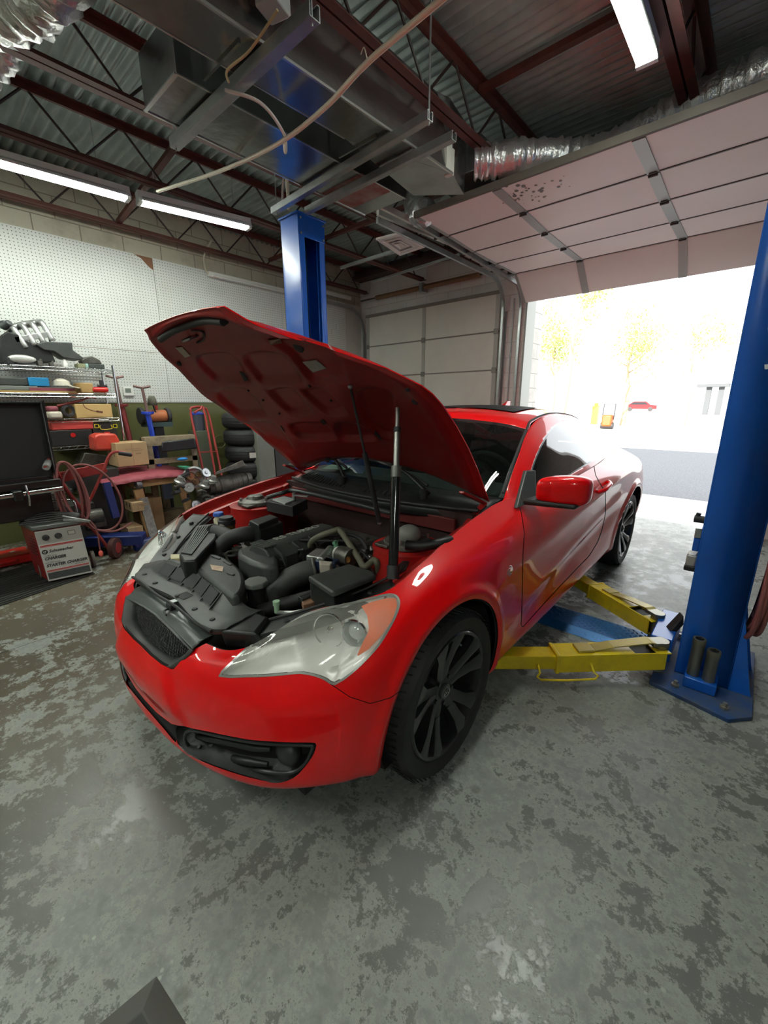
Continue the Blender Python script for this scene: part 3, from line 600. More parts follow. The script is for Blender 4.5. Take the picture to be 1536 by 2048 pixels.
# ================================================================= CAR (built in car axes: x forward from the front axle, y to its left, z up)
car = root('car', (0, 0, 0), 'red two-door coupe with its hood raised, parked between the blue lift posts', 'car', M=CARM)
def crw(P, t):      # catmull-rom through rows P (n, ...) at parameters t
    P = np.asarray(P, float); n = len(P); t = np.clip(np.asarray(t, float), 0, n-1-1e-9); i = t.astype(int); f = (t-i)
    g = lambda k: P[np.clip(k, 0, n-1)]
    sh = (-1,)+(1,)*(P.ndim-1); f = f.reshape(sh)
    p0 = np.where((i-1 < 0).reshape(sh), 2*g(i)-g(i+1), g(i-1)); p3 = np.where((i+2 > n-1).reshape(sh), 2*g(i+1)-g(i), g(i+2)); p1, p2 = g(i), g(i+1)
    return .5*(2*p1+(p2-p0)*f+(2*p0-5*p1+4*p2-p3)*f*f+(3*p1-p0-3*p2+p3)*f**3)
class Surf:
    def __init__(s, V, F): s.V = np.asarray(V, float); s.F = F
    def clip(s, fn):
        """split at fn = 0: (inside, outside)"""
        val = fn(s.V); V = list(s.V); cache = {}; E_ = []
        inside, outside = [], []
        pos = val > 0
        for f in s.F:
            k = sum(pos[i] for i in f)
            if k == len(f): inside.append(f)
            elif k == 0: outside.append(f)
            else:
                a, b = [], []
                for j in range(len(f)):
                    i0, i1 = f[j], f[(j+1) % len(f)]
                    (a if pos[i0] else b).append(i0)
                    if pos[i0] != pos[i1]:
                        key = (min(i0, i1), max(i0, i1))
                        if key not in cache: cache[key] = len(V)+len(E_); E_.append(key)
                        a.append(cache[key]); b.append(cache[key])
                if len(a) > 2: inside.append(a)
                if len(b) > 2: outside.append(b)
        if E_:
            A = s.V[[e[0] for e in E_]]; B = s.V[[e[1] for e in E_]]; va = fn(A); vb = fn(B)
            lo, hi, vl, vh = A.copy(), B.copy(), va.copy(), vb.copy()
            for _ in range(4):
                t = (vl/(vl-vh+1e-15)).clip(.02, .98)[:, None]; Mx = lo+(hi-lo)*t; vm = fn(Mx); same = (vm > 0) == (vl > 0)
                lo[same], vl[same] = Mx[same], vm[same]; hi[~same], vh[~same] = Mx[~same], vm[~same]
            newV = np.vstack([s.V, lo+(hi-lo)*(vl/(vl-vh+1e-15)).clip(0, 1)[:, None]])
        else: newV = s.V
        return Surf(newV, inside), Surf(newV, outside)
    def used(s):
        idx = sorted({i for f in s.F for i in f}); mp = {k: j for j, k in enumerate(idx)}
        return Surf(s.V[idx], [[mp[i] for i in f] for f in s.F])
    def build(s, name, m, parent, mirror=False, solid=0., extra=(), flip=False, ang=60, my=1):
        u = s.used(); V = u.V.copy()
        F_ = [f[::-1] for f in u.F] if flip else u.F
        if my < 0: V[:, 1] *= -1; F_ = [f[::-1] for f in F_]
        me = bpy.data.meshes.new(name); me.from_pydata(V.tolist(), [], F_)
        bm = bmesh.new(); bm.from_mesh(me); bmesh.ops.remove_doubles(bm, verts=bm.verts, dist=2e-5)
        for f in bm.faces: f.smooth = True
        for e in bm.edges:
            if len(e.link_faces) == 2 and e.calc_face_angle(0) > R(ang): e.smooth = False
        bm.to_mesh(me); bm.free()
        o = bpy.data.objects.new(name, me); COL.objects.link(o); me.materials.append(m)
        o.parent = parent; INV[o.name] = INV[parent.name]
        if mirror: md = o.modifiers.new('mirror', 'MIRROR'); md.use_axis = (False, True, False); md.merge_threshold = .0005
        if solid: md = o.modifiers.new('solid', 'SOLIDIFY'); md.thickness = solid; md.offset = -1
        return o
def grid(T, su, sv):     # table (rows, cols, 3) -> dense Surf
    A = crw(T, su); B = np.swapaxes(crw(np.swapaxes(A, 0, 1), sv), 0, 1); n, k, _ = B.shape
    return Surf(B.reshape(-1, 3), [[i*k+j, (i+1)*k+j, (i+1)*k+j+1, i*k+j+1] for i in range(n-1) for j in range(k-1)]), B
def sdf_poly(Q, P):      # signed distance of points Q (n,2) to polygon P, positive inside
    P = np.asarray(P, float); n = len(P); d = np.full(len(Q), 1e9); ins = np.zeros(len(Q), bool)
    for i in range(n):
        a, b = P[i], P[(i+1) % n]; e = b-a; w_ = Q-a; t = np.clip((w_@e)/(e@e), 0, 1); d = np.minimum(d, np.hypot(*(w_-t[:, None]*e).T))
        c = ((a[1] <= Q[:, 1]) & (b[1] > Q[:, 1])) | ((b[1] <= Q[:, 1]) & (a[1] > Q[:, 1]))
        with np.errstate(divide='ignore', invalid='ignore'): xx = a[0]+(Q[:, 1]-a[1])*e[0]/(e[1] if e[1] else 1e-12)
        ins ^= c & (Q[:, 0] < xx)
    return np.where(ins, d, -d)
def smooth_poly(P, n=5): return [(p.x, p.y) for p in catmull([(a, b, 0) for a, b in P], n, True)]
def pix(V):
    V = V.copy(); V[:, 1] = np.abs(V[:, 1]); return proj(car2w(V))
def ppoly(P, cond=None):
    P = np.asarray(P, float)
    def fn(V):
        r = sdf_poly(pix(V), P)
        if cond is not None: r = np.where(cond(V), r, -50.)
        return r
    return fn
def pline(P, w, cond=None):
    P = np.asarray(P, float)
    def fn(V):
        Q = pix(V); d = np.full(len(Q), 1e9)
        for a, b in zip(P[:-1], P[1:]):
            e = b-a; w_ = Q-a; t = np.clip((w_@e)/(e@e), 0, 1); d = np.minimum(d, np.hypot(*(w_-t[:, None]*e).T))
        r = w-d
        if cond is not None: r = np.where(cond(V), r, -50.)
        return r
    return fn
def circ_xz(cx, cz_, r): return lambda V: np.where(np.abs(V[:, 1]) > .45, r-np.hypot(V[:, 0]-cx, V[:, 2]-cz_), -1.)
LOW = np.array([
 [(.690, 0, .165), (.765, 0, .215), (.760, 0, .315), (.768, 0, .41), (.740, 0, .495), (.712, 0, .565), (.66, 0, .625)],
 [(.680, .24, .165), (.752, .24, .215), (.748, .24, .32), (.756, .25, .42), (.736, .25, .51), (.703, .275, .572), (.645, .30, .615)],
 [(.645, .44, .165), (.712, .44, .215), (.708, .44, .33), (.712, .445, .44), (.694, .445, .53), (.648, .452, .592), (.582, .452, .620)],
 [(.575, .61, .17), (.635, .62, .22), (.635, .63, .335), (.630, .635, .445), (.606, .637, .53), (.535, .610, .635), (.400, .565, .714)],
 [(.465, .745, .18), (.510, .765, .235), (.520, .785, .35), (.520, .795, .46), (.495, .795, .57), (.432, .765, .670), (.300, .685, .757)],
 [(.355, .815, .19), (.390, .842, .24), (.400, .868, .36), (.405, .875, .475), (.385, .872, .59), (.325, .845, .700), (.205, .775, .797)],
 [(.20, .85, .20), (.22, .885, .25), (.22, .905, .375), (.215, .908, .50), (.19, .905, .63), (.145, .872, .765), (.06, .783, .838)],
 [(0, .865, .20), (0, .897, .25), (0, .915, .385), (0, .92, .515), (-.01, .916, .645), (-.03, .888, .785), (-.11, .775, .873)],
 [(-.30, .865, .20), (-.30, .89, .25), (-.30, .907, .39), (-.30, .912, .53), (-.30, .910, .67), (-.31, .880, .815), (-.34, .760, .912)],
 [(-.60, .86, .20), (-.60, .885, .25), (-.60, .893, .40), (-.60, .895, .55), (-.60, .90, .70), (-.61, .875, .845), (-.64, .756, .945)],
 [(-1.0, .86, .20), (-1.0, .885, .25), (-1.0, .880, .41), (-1.0, .888, .565), (-1.0, .905, .72), (-1.0, .893, .86), (-1.0, .815, .94)],
 [(-1.5, .86, .20), (-1.5, .885, .25), (-1.5, .880, .41), (-1.5, .89, .57), (-1.5, .912, .735), (-1.5, .905, .87), (-1.5, .830, .955)],
 [(-2.0, .86, .205), (-2.0, .885, .255), (-2.0, .885, .42), (-2.0, .90, .58), (-2.0, .922, .75), (-2.0, .912, .885), (-2.0, .820, .975)],
 [(-2.4, .865, .21), (-2.4, .89, .26), (-2.4, .905, .42), (-2.4, .925, .58), (-2.4, .935, .755), (-2.4, .908, .895), (-2.4, .785, .99)],
 [(-2.82, .87, .21), (-2.82, .895, .26), (-2.82, .92, .42), (-2.82, .94, .58), (-2.82, .940, .755), (-2.82, .895, .90), (-2.82, .74, .995)],
 [(-3.15, .86, .22), (-3.15, .885, .27), (-3.15, .91, .42), (-3.15, .93, .58), (-3.15, .925, .75), (-3.15, .875, .89), (-3.15, .70, .985)],
 [(-3.42, .79, .24), (-3.42, .82, .29), (-3.43, .85, .43), (-3.44, .865, .58), (-3.42, .855, .75), (-3.40, .81, .88), (-3.38, .66, .97)],
 [(-3.62, .52, .26), (-3.64, .55, .30), (-3.67, .58, .43), (-3.70, .60, .58), (-3.67, .60, .75), (-3.62, .58, .88), (-3.58, .50, .965)],
 [(-3.66, 0, .26), (-3.68, 0, .30), (-3.72, 0, .43), (-3.75, 0, .58), (-3.72, 0, .75), (-3.68, 0, .88), (-3.62, 0, .97)]])
su = np.concatenate([np.linspace(0, 9, 9*26+1), np.linspace(9, 18, 9*12+1)[1:]]); sv = np.linspace(0, 6, 6*12+1)
body, GB = grid(LOW, su, sv)
# the door crease and the raised nose of the bumper
def shape(V):
    V = V.copy(); x, y, z = V[:, 0], V[:, 1], V[:, 2]
    # crease rising to the rear over the doors
    s_ = z-(.40+(-x-.5)*.155); side = np.clip((-x-.35)/.4, 0, 1)*np.clip((x+2.6)/.5, 0, 1)*(y > .6)
    V[:, 1] = y+side*(.006*np.exp(-(s_/.05)**2)-.010*np.exp(-((s_+.10)/.08)**2))
    s2 = z-(.655+(-x)*.085); sd2 = np.clip((-x-.25)/.5, 0, 1)*np.clip((x+3.1)/.5, 0, 1)*(y > .6)
    V[:, 1] += sd2*(.005*np.exp(-(s2/.045)**2)-.004*np.exp(-((s2+.09)/.08)**2))
    # nose ridge running down from the grille corner
    nz = np.clip((.60-z)/.12, 0, 1)*np.clip((z-.30)/.08, 0, 1); fr = x > .5
    yr = .215+.12*np.clip((.52-z)/.2, 0, 1)
    V[:, 0] += fr*nz*(.016*(1/(1+np.exp((np.abs(y)-yr)/.010)))-.004)
    # wheel arch lips
    for cx_ in (0, -2.82):
        rr = np.hypot(x-cx_, z-.335); V[:, 1] += (y > .6)*(z > .2)*.014*np.exp(-((rr-.395)/.022)**2)
    return V
body.V = shape(body.V)
front = lambda V: (V[:, 0] > -.2)
# traced outlines of openings and lamps
HL = smooth_poly([(437, 1353), (460, 1325), (484, 1302), (520, 1271), (555, 1250.5), (591, 1234), (636, 1218), (700, 1204), (763, 1189), (782, 1186.5), (795, 1191), (801, 1205), (795, 1228), (782, 1254), (760, 1290), (737, 1316), (707, 1345), (670, 1370), (652, 1361), (629, 1352), (600, 1347), (568, 1350), (530, 1353), (493, 1354)], 2)
GR = [(254, 1188), (247, 1204), (244, 1220), (246, 1240), (255.6, 1259.5), (275, 1284), (299.5, 1310), (322, 1328), (343.5, 1339), (348, 1337.6), (366, 1316.5), (385.8, 1300), (431, 1277), (436, 1268), (330, 1120), (220, 1140)]
FOG = smooth_poly([(353, 1451), (390, 1458), (428, 1465.5), (493, 1478.5), (545, 1483), (590.6, 1485), (623, 1485), (633, 1489), (626, 1511), (607, 1537), (587, 1556), (558, 1564.8), (519, 1560), (460, 1543.6), (395, 1519), (363, 1498), (351, 1474)], 2)
SLOT = [(190, 1300), (250, 1357), (281, 1391), (314, 1426), (343, 1448), (356, 1451), (352, 1487), (330, 1460), (297, 1422), (265, 1386), (246, 1358), (150, 1310)]
b_, rest = body.clip(circ_xz(0, .335, .368)); b_, rest = rest.clip(circ_xz(-2.82, .335, .372))
lens, rest = rest.clip(ppoly(HL, lambda V: front(V) & (V[:, 1] > .3)))
_, rest = rest.clip(ppoly(GR, lambda V: (V[:, 0] > .45) & (V[:, 2] > .46) & (V[:, 1] < .5)))
fogp, rest = rest.clip(ppoly(FOG, lambda V: (V[:, 0] > .2) & (V[:, 2] < .5)))
slotp, rest = rest.clip(ppoly(SLOT, lambda V: (V[:, 0] > .5) & (V[:, 2] < .5)))
dk = mat('dark_cavity', (.008, .008, .008), .85)
# seams between the panels (each panel is cut back a little from the seam)
BUMP = [(0, 1100), (300, 1100), (480, 1240), (665, 1371), (671.6, 1375), (700, 1394), (740, 1407), (780, 1396), (820, 1369), (860, 1500), (860, 1800), (0, 1800)]
DOOR = [(1036, 985), (1041, 1020), (1043.7, 1032), (1048.6, 1066), (1046, 1105), (1043.7, 1219), (1042, 1250), (1046, 1254), (1090, 1205), (1130, 1162), (1178, 1112), (1195, 1085), (1204, 1060), (1211, 1027), (1211, 985), (1200, 967), (1191, 950), (1187, 925), (1183, 880), (1100, 880)]
sdb = lambda V: np.where(V[:, 0] > -.05, sdf_poly(pix(V), BUMP), -50.)
sdd = lambda V: np.where((V[:, 1] > .6) & (V[:, 0] < -.35), sdf_poly(pix(V), DOOR), -50.)
bumper, rest2 = rest.clip(lambda V: sdb(V)-.9); _g, rest2 = rest2.clip(lambda V: sdb(V)+.7)
door, rest3 = rest2.clip(lambda V: sdd(V)-.8); _g, rest3 = rest3.clip(lambda V: sdd(V)+.7)
fender, quarter = rest3.clip(lambda V: V[:, 0]+1.0)
back = rest.used(); back.V[:, 1] *= .985; back.V[:, 0] = np.where(back.V[:, 0] > .1, back.V[:, 0]-.010, back.V[:, 0]); back.V[:, 2] = np.where(back.V[:, 0] > -.7, back.V[:, 2]-.006*(back.V[:, 2] > .6), back.V[:, 2])
back.build('seam_backing', dk, car, mirror=True)
bumper.build('front_bumper', red, car, mirror=True)
DOORS = {}
for my in (1, -1):
    fender.build('fender', red, car, my=my)
    quarter.build('quarter_panel', red, car, my=my)
    DOORS[my] = door.build('door', red, car, my=my)
# ---- inner dark body behind openings
dk = mat('dark_cavity', (.008, .008, .008), .85)
inner = LOW.copy(); c0 = np.array([-1.4, 0, .5])
def shrink(T, d):
    T = T.copy(); T[..., 1] *= (1-d*1.15); T[..., 0] = np.where(T[..., 0] > 0, T[..., 0]-d, T[..., 0]+d*.5); return T
ib, _ = grid(shrink(LOW[:7, :5], .05), np.linspace(0, 6, 61), np.linspace(0, 4, 21))
ib.V[:, 2] = np.clip(ib.V[:, 2], 0, .56)
_i, ib = ib.clip(circ_xz(0, .335, .40))
ib.build('inner_bumper', dk, car, mirror=True)
# ---- lower intake insert (fog bezel): recessed sculpted panel
def recess(S, depthfn, name, m, mirror=True, my=1, par=None, solid=0):
    u = S.used(); u.V = depthfn(u.V); return u.build(name, m, par or car, mirror=mirror, solid=solid, my=my)
FP = np.array(FOG)
def fogdepth(V):
    Q = pix(V); s_ = sdf_poly(Q, FP); V = V.copy()
    d = np.clip(s_/7, 0, 1)**.7*.055+np.clip((s_-9)/14, 0, 1)*.05
    rib = .022*np.exp(-((Q[:, 1]-(1502+(Q[:, 0]-353)*.16))/6)**2)*(s_ > 10)*(Q[:, 0] < 530)+.02*np.exp(-((Q[:, 1]-(1530+(Q[:, 0]-400)*.2))/6)**2)*(s_ > 8)*(Q[:, 0] < 530)
    pod = .035*np.exp(-(((Q[:, 0]-552)/24)**2+((Q[:, 1]-1525)/30)**2))
    V[:, 0] -= (d-rib-pod+.004)*.95; V[:, 1] -= (d-rib-pod)*.25*np.sign(V[:, 1]); return V
for my in (1, -1):
    fv = fogp.used().V; fq = pix(fv)
    def fpt(u, v, d_): 
        p = fv[int(np.argmin(np.hypot(fq[:, 0]-u, fq[:, 1]-v)))]; return Vector((p[0]-d_*.95, (p[1]-d_*.25)*my, p[2]))
    for nm_, a_ in (('bezel_slat', ((362, 1480), (400, 1490), (450, 1500), (500, 1508), (528, 1511))), ('bezel_slat', ((382, 1506), (420, 1519), (470, 1532), (522, 1541)))):
        MB().tube([fpt(u, v, .030) for u, v in a_], [.006, .011, .012, .012, .008], 10, 4).build(nm_, mat('bezel_black', (.010, .011, .011), .5), car, local=True)
    MB().tube([fpt(u, v, .012) for u, v in ((372, 1466), (430, 1476), (500, 1488), (560, 1492), (612, 1494), (622, 1500), (602, 1535), (575, 1552), (520, 1550), (455, 1533), (398, 1511), (366, 1488))], .006, 8, 4, True).build('bezel_rim', mat('bezel_satin', (.028, .030, .030), .38), car, local=True)
    MB().ball(fpt(556, 1524, .05), .05, 18, .7, 1, .9).build('fog_lamp_blank', mat('bezel_satin', (.028, .030, .030), .38), car, local=True)
for my in (1, -1): recess(fogp, fogdepth, 'fog_bezel', mat('bezel_black', (.010, .011, .011), .5), mirror=False, my=my)
SP = np.array(SLOT)
def slotdepth(V):
    V = V.copy(); d = np.clip(sdf_poly(pix(V), SP)/6, 0, 1); V[:, 0] -= .01+d*.10; return V
recess(slotp, slotdepth, 'lower_intake', dk)
# ---- grille: recessed mesh in a black frame
def gpt(u, v, x): return cplane(u, v, 0, x)
fr = [(x, y, z) for x, y, z in [(.735, .238, .532), (.715, .275, .555), (.690, .300, .590), (.683, .303, .603), (.700, .20, .617), (.716, .10, .627), (.722, 0, .630)]]
GRIN = [(.732, 0, .490), (.732, .10, .494), (.731, .19, .508), (.727, .240, .530), (.702, .280, .567), (.680, .303, .602), (.681, .20, .617), (.680, .10, .627), (.678, 0, .631)]
half = [Vector(p) for p in GRIN]; full = half+[Vector((p.x, -p.y, p.z)) for p in half[-2:0:-1]]
cen = Vector((.700, 0, .565))
frame_m = MB(); n = len(full)
def ring(k, dx): return [Vector(((cen.x+(p.x-cen.x)*k)+dx, cen.y+(p.y-cen.y)*k, cen.z+(p.z-cen.z)*k)) for p in full]
r0, r1, r2, r3 = ring(1.03, .002), ring(.965, .006), ring(.90, -.018), ring(.885, -.05)
frame_m.add(r0+r1+r2+r3, [(k*n+i, k*n+(i+1) % n, (k+1)*n+(i+1) % n, (k+1)*n+i) for k in range(3) for i in range(n)])
gg = frame_m.build('grille', blkg, car, local=True, fixn=False, solid=.003)
def hexmesh_mat():
    m = bpy.data.materials.new('grille_mesh'); m.use_nodes = True; nt = m.node_tree; b = nt.nodes['Principled BSDF']; b.inputs['Base Color'].default_value = (.01, .01, .011, 1); b.inputs['Roughness'].default_value = .4; return m
gm = MB(); zz0, zz1 = .495, .630; rows = 14; cols = 44
def gx(y, z): return .700-.012*(y/.3)**2-(z-.50)*.33
P2 = np.array([(p.y, p.z) for p in r2])
for i in range(rows+1):
    z = zz0+(zz1-zz0)*i/rows; pts = []
    for k in range(cols*2+1):
        y = -.30+.60*k/(cols*2); zz = z+(.0042 if (k+i) % 2 else -.0042); pts.append((y, zz))
    seg = []
    for (y, zz) in pts+[(9, 9)]:
        ok = y < 5 and sdf_poly(np.array([[y, zz]]), P2)[0] > -.001
        if ok: seg.append((gx(y, zz)-.004, y, zz))
        else:
            if len(seg) > 1: gm.tube(seg, .0022, 4, 1)
            seg = []
gm.build('mesh', mat('grille_black', (.030, .030, .030), .38), gg, local=True)
gb = MB(); gb.add([Vector((p.x-.05, p.y, p.z)) for p in r3], [list(range(n))]); gb.build('backing', dk, gg, local=True, fixn=False)
# smooth black cover from the grille top back to the radiator shroud
TOPC = np.array([[(.722, y, .631-.10*y*y*0), (.705, y, .637), (.665, y*1.02, .645), (.610, y*1.05, .640), (.585, y*1.05, .625)] for y in (0,)])
T = []
for w_ in np.linspace(0, 1, 6):
    y = .303*w_; zf = .632-.029*w_**1.6; xf = .680+.001*w_
    T.append([(xf, y, zf), (xf-.02, y, zf+.009), (xf-.038, y*1.02, .645-.021*w_**2), (.612-.008*w_**2, y*1.03, .648-.02*w_**2), (.575-.01*w_**2, y*1.04, .640-.018*w_**2)])
tc_, _g = grid(np.array(T), np.linspace(0, 5, 31), np.linspace(0, 4, 21))
tcv = tc_; tcv.build('grille_cover', mat('satin_black_cover', (.055, .065, .062), .32, noise=(7, .6, (.11, .125, .115))), car, mirror=True, solid=.003)
# hood latch
la = MB().box(.555, .60, .01, .075, .635, .68).box(.60, .645, .02, .065, .645, .668); lt = la.build('hood_latch', ink, car, local=True, bevel=.004)
MB().box(.612, .640, .028, .058, .6685, .6735).build('latch_lever', steel, lt, local=True, bevel=.002)
MB().tube([(.64, .05, .652), (.665, .06, .654), (.675, .10, .655)], .004, 6).build('latch_tab', ink, lt, local=True)
# ---- headlights
HLP = np.array(HL)
lensm = bpy.data.materials.new('hazy_headlight_lens'); lensm.use_nodes = True
nt = lensm.node_tree; pb = nt.nodes['Principled BSDF']; pb.inputs['Base Color'].default_value = (.86, .86, .76, 1); pb.inputs['Roughness'].default_value = .08; pb.inputs['Coat Weight'].default_value = 1
tr = nt.nodes.new('ShaderNodeBsdfTransparent'); mxs = nt.nodes.new('ShaderNodeMixShader'); nz = nt.nodes.new('ShaderNodeTexNoise'); nz.inputs['Scale'].default_value = 7; nz.inputs['Detail'].default_value = 5
tcn = nt.nodes.new('ShaderNodeTexCoord'); mr_ = nt.nodes.new('ShaderNodeMapRange'); mr_.inputs['From Min'].default_value = .35; mr_.inputs['From Max'].default_value = .7; mr_.inputs['To Min'].default_value = .17; mr_.inputs['To Max'].default_value = .33
nt.links.new(tcn.outputs['Object'], nz.inputs['Vector']); nt.links.new(nz.outputs['Fac'], mr_.inputs['Value']); nt.links.new(mr_.outputs[0], mxs.inputs['Fac'])
nt.links.new(tr.outputs[0], mxs.inputs[1]); nt.links.new(pb.outputs[0], mxs.inputs[2]); nt.links.new(mxs.outputs[0], nt.nodes['Material Output'].inputs['Surface'])
refl = mat('lamp_reflector', (.96, .96, .94), .30, .12, noise=(5, .4, (.82, .82, .76)))
amber = mat('amber_reflector', (.90, .13, .01), .3, coat=.6)
AMB = [(722, 1213), (745, 1204), (775, 1197), (792, 1197), (794, 1212), (784, 1242), (764, 1271), (738, 1299), (712, 1316), (728, 1280), (738, 1262), (734, 1232)]
RIMP = HL
for my in (1, -1):
    lo = lens.build('headlight', lensm, car, my=my, solid=0.)
    rimS, _ = lens.clip(lambda V: 4.5-sdf_poly(pix(V), HLP)); rimS = rimS.used(); rimS.V[:, 0] += .0015; rimS.V[:, 1] += .0008
    rimS.build('lens_border', mat('lens_border', (.45, .46, .43), .3, .6), lo, my=my)
    d, _ = lens.clip(lambda V: sdf_poly(pix(V), HLP)-1.6); d = d.used(); s_ = sdf_poly(pix(d.V), HLP)
    dep = .005+np.clip(s_/12, 0, 1)**.8*.045+np.clip((s_-12)/50, 0, 1)*.045
    Q = pix(d.V); e = np.hypot((Q[:, 0]-640)/64, (Q[:, 1]-1275)/66); dep += .030*np.clip(1-e, 0, 1)**.6-.012*np.exp(-((e-1.06)/.07)**2)
    e2 = np.hypot((Q[:, 0]-703)/30, (Q[:, 1]-1275)/44); dep += .02*np.clip(1-e2, 0, 1)**.5-.01*np.exp(-((e2-1.08)/.1)**2)
    dep += .004*np.sin(Q[:, 0]*.55)*np.clip((560-Q[:, 0])/40, 0, 1)
    d.V[:, 0] -= dep*.8; d.V[:, 1] -= dep*.45; d.V[:, 2] -= dep*.25
    d.build('reflector', refl, lo, my=my)
    if my < 0: AMB = [(775, 1200), (792, 1198), (796, 1212), (786, 1236), (776, 1250)]
    am, _ = lens.clip(ppoly(AMB)); am = am.used(); am.V[:, 0] -= .003; am.V[:, 1] -= .002; am.build('turn_reflector', amber, lo, my=my)
    for (u, v, z, rr, nm) in ((700, 1278, .66, .040, 'projector'), (640, 1275, .63, .062, 'bulb_bowl')):
        # bowl at depth behind the lens surface
        j = int(np.argmin(np.hypot(*(pix(lens.V)-np.array([u, v])).T))); c = Vector(lens.V[j]); ax = Vector((.92, .32, .12)).normalized(); c = c-ax*.055; c.y *= my; ax.y *= my
        m = MB()
        if nm == 'projector': m.lathe([(rr*.35, -.02), (rr*.75, -.005), (rr, .022), (rr*1.05, .026), (rr*1.12, .020)], c, ax, 28)
        else: m.torus(c, ax, rr*.92, .003, 36, 6)
        m.build(nm, chrome, lo, local=True)
        if nm == 'projector': MB().lathe([(0, .024), (rr*.4, .020), (rr*.7, .008), (rr*.8, -.004)], c, ax, 24).build('projector_lens', mat('projector_glass', (.55, .60, .62), .05, .2, coat=1), lo, local=True)
        else: MB().lathe([(0, .012), (rr*.10, .010), (rr*.13, .0), (rr*.2, -.01)], c, ax, 16).build('bulb', chrome, lo, local=True)
    jj = [int(np.argmin(np.hypot(*(pix(lens.V)-np.array(q)).T))) for q in ((500, 1338), (545, 1300), (560, 1345), (600, 1262))]
# ---- greenhouse
ROOF = np.array([   # from the roof rail (w=0) to the centre (w=last)
 [(-.70, .735, .945), (-.60, .60, .965), (-.52, .40, .985), (-.475, .20, .995), (-.46, 0, 1.0)],
 [(-.98, .668, 1.105), (-.90, .54, 1.125), (-.84, .36, 1.140), (-.81, .18, 1.150), (-.80, 0, 1.153)],
 [(-1.27, .600, 1.245), (-1.22, .47, 1.272), (-1.18, .31, 1.288), (-1.16, .16, 1.297), (-1.15, 0, 1.300)],
 [(-1.40, .575, 1.288), (-1.36, .46, 1.320), (-1.33, .31, 1.338), (-1.31, .16, 1.347), (-1.30, 0, 1.350)],
 [(-1.75, .560, 1.322), (-1.75, .45, 1.350), (-1.75, .30, 1.366), (-1.75, .15, 1.374), (-1.75, 0, 1.377)],
 [(-2.20, .555, 1.296), (-2.20, .45, 1.325), (-2.20, .30, 1.342), (-2.20, .15, 1.350), (-2.20, 0, 1.353)],
 [(-2.55, .560, 1.215), (-2.58, .45, 1.248), (-2.60, .30, 1.268), (-2.61, .15, 1.278), (-2.61, 0, 1.281)],
 [(-2.95, .60, 1.075), (-3.0, .47, 1.10), (-3.04, .30, 1.118), (-3.06, .15, 1.126), (-3.06, 0, 1.130)],
 [(-3.25, .64, 1.00), (-3.32, .5, 1.01), (-3.36, .33, 1.02), (-3.38, .17, 1.025), (-3.38, 0, 1.027)],
 [(-3.45, .62, .972), (-3.52, .48, .98), (-3.56, .32, .987), (-3.58, .16, .99), (-3.60, 0, .99)]])
rf, GR_ = grid(ROOF, np.linspace(0, 9, 9*14+1), np.linspace(0, 4, 33))
glass_ws = mat('windshield_glass', (.004, .006, .006), .03, coat=1., spec=.6)
tint = mat('tinted_glass', (.006, .007, .008), .04, coat=1., spec=.6)
wsT = lambda V: V[:, 0]+1.165+.10*(np.abs(V[:, 1])/.6)**2-.001     # windshield ahead of this line
ws, roof_ = rf.clip(wsT)
band, ws2 = ws.clip(lambda V: np.maximum(.035-(V[:, 0]+1.165+.10*(np.abs(V[:, 1])/.6)**2), .022-(np.interp(-V[:, 0], [.5, .70, .98, 1.27, 1.4], [.76, .735, .668, .600, .575])-np.abs(V[:, 1]))))
def glassmat(name, base, alpha):
    m = bpy.data.materials.new(name); m.use_nodes = True; nt = m.node_tree; pb = nt.nodes['Principled BSDF']; pb.inputs['Base Color'].default_value = (*base, 1); pb.inputs['Roughness'].default_value = .03; pb.inputs['Coat Weight'].default_value = 1
    tr = nt.nodes.new('ShaderNodeBsdfTransparent'); tr.inputs['Color'].default_value = (.62, .72, .68, 1); mx = nt.nodes.new('ShaderNodeMixShader'); mx.inputs['Fac'].default_value = alpha
    nt.links.new(tr.outputs[0], mx.inputs[1]); nt.links.new(pb.outputs[0], mx.inputs[2]); nt.links.new(mx.outputs[0], nt.nodes['Material Output'].inputs['Surface']); return m
wso = ws2.build('windshield', glassmat('windshield_tint', (.01, .014, .013), .30), car, mirror=True)
bd = band.used(); bd.build('frit_border', blkgl, wso, mirror=True)
# sunroof, rear window
sun_c = lambda V: np.minimum(.43-np.abs(V[:, 1]), np.minimum(-(V[:, 0]+1.43), V[:, 0]+2.05))
sr, roof_ = roof_.clip(sun_c)
rw, roof_ = roof_.clip(lambda V: np.minimum(np.minimum(-(V[:, 0]+2.40), V[:, 0]+3.12), .52-np.abs(V[:, 1])))
roof_.build('roof', red, car, mirror=True, solid=.004)
sr = sr.used(); sr.V[:, 2] += .006; sr.build('sunroof', mat('sunroof_black', (.006, .006, .007), .55, spec=.2), car, mirror=True); rw.build('rear_window', tint, car, mirror=True)
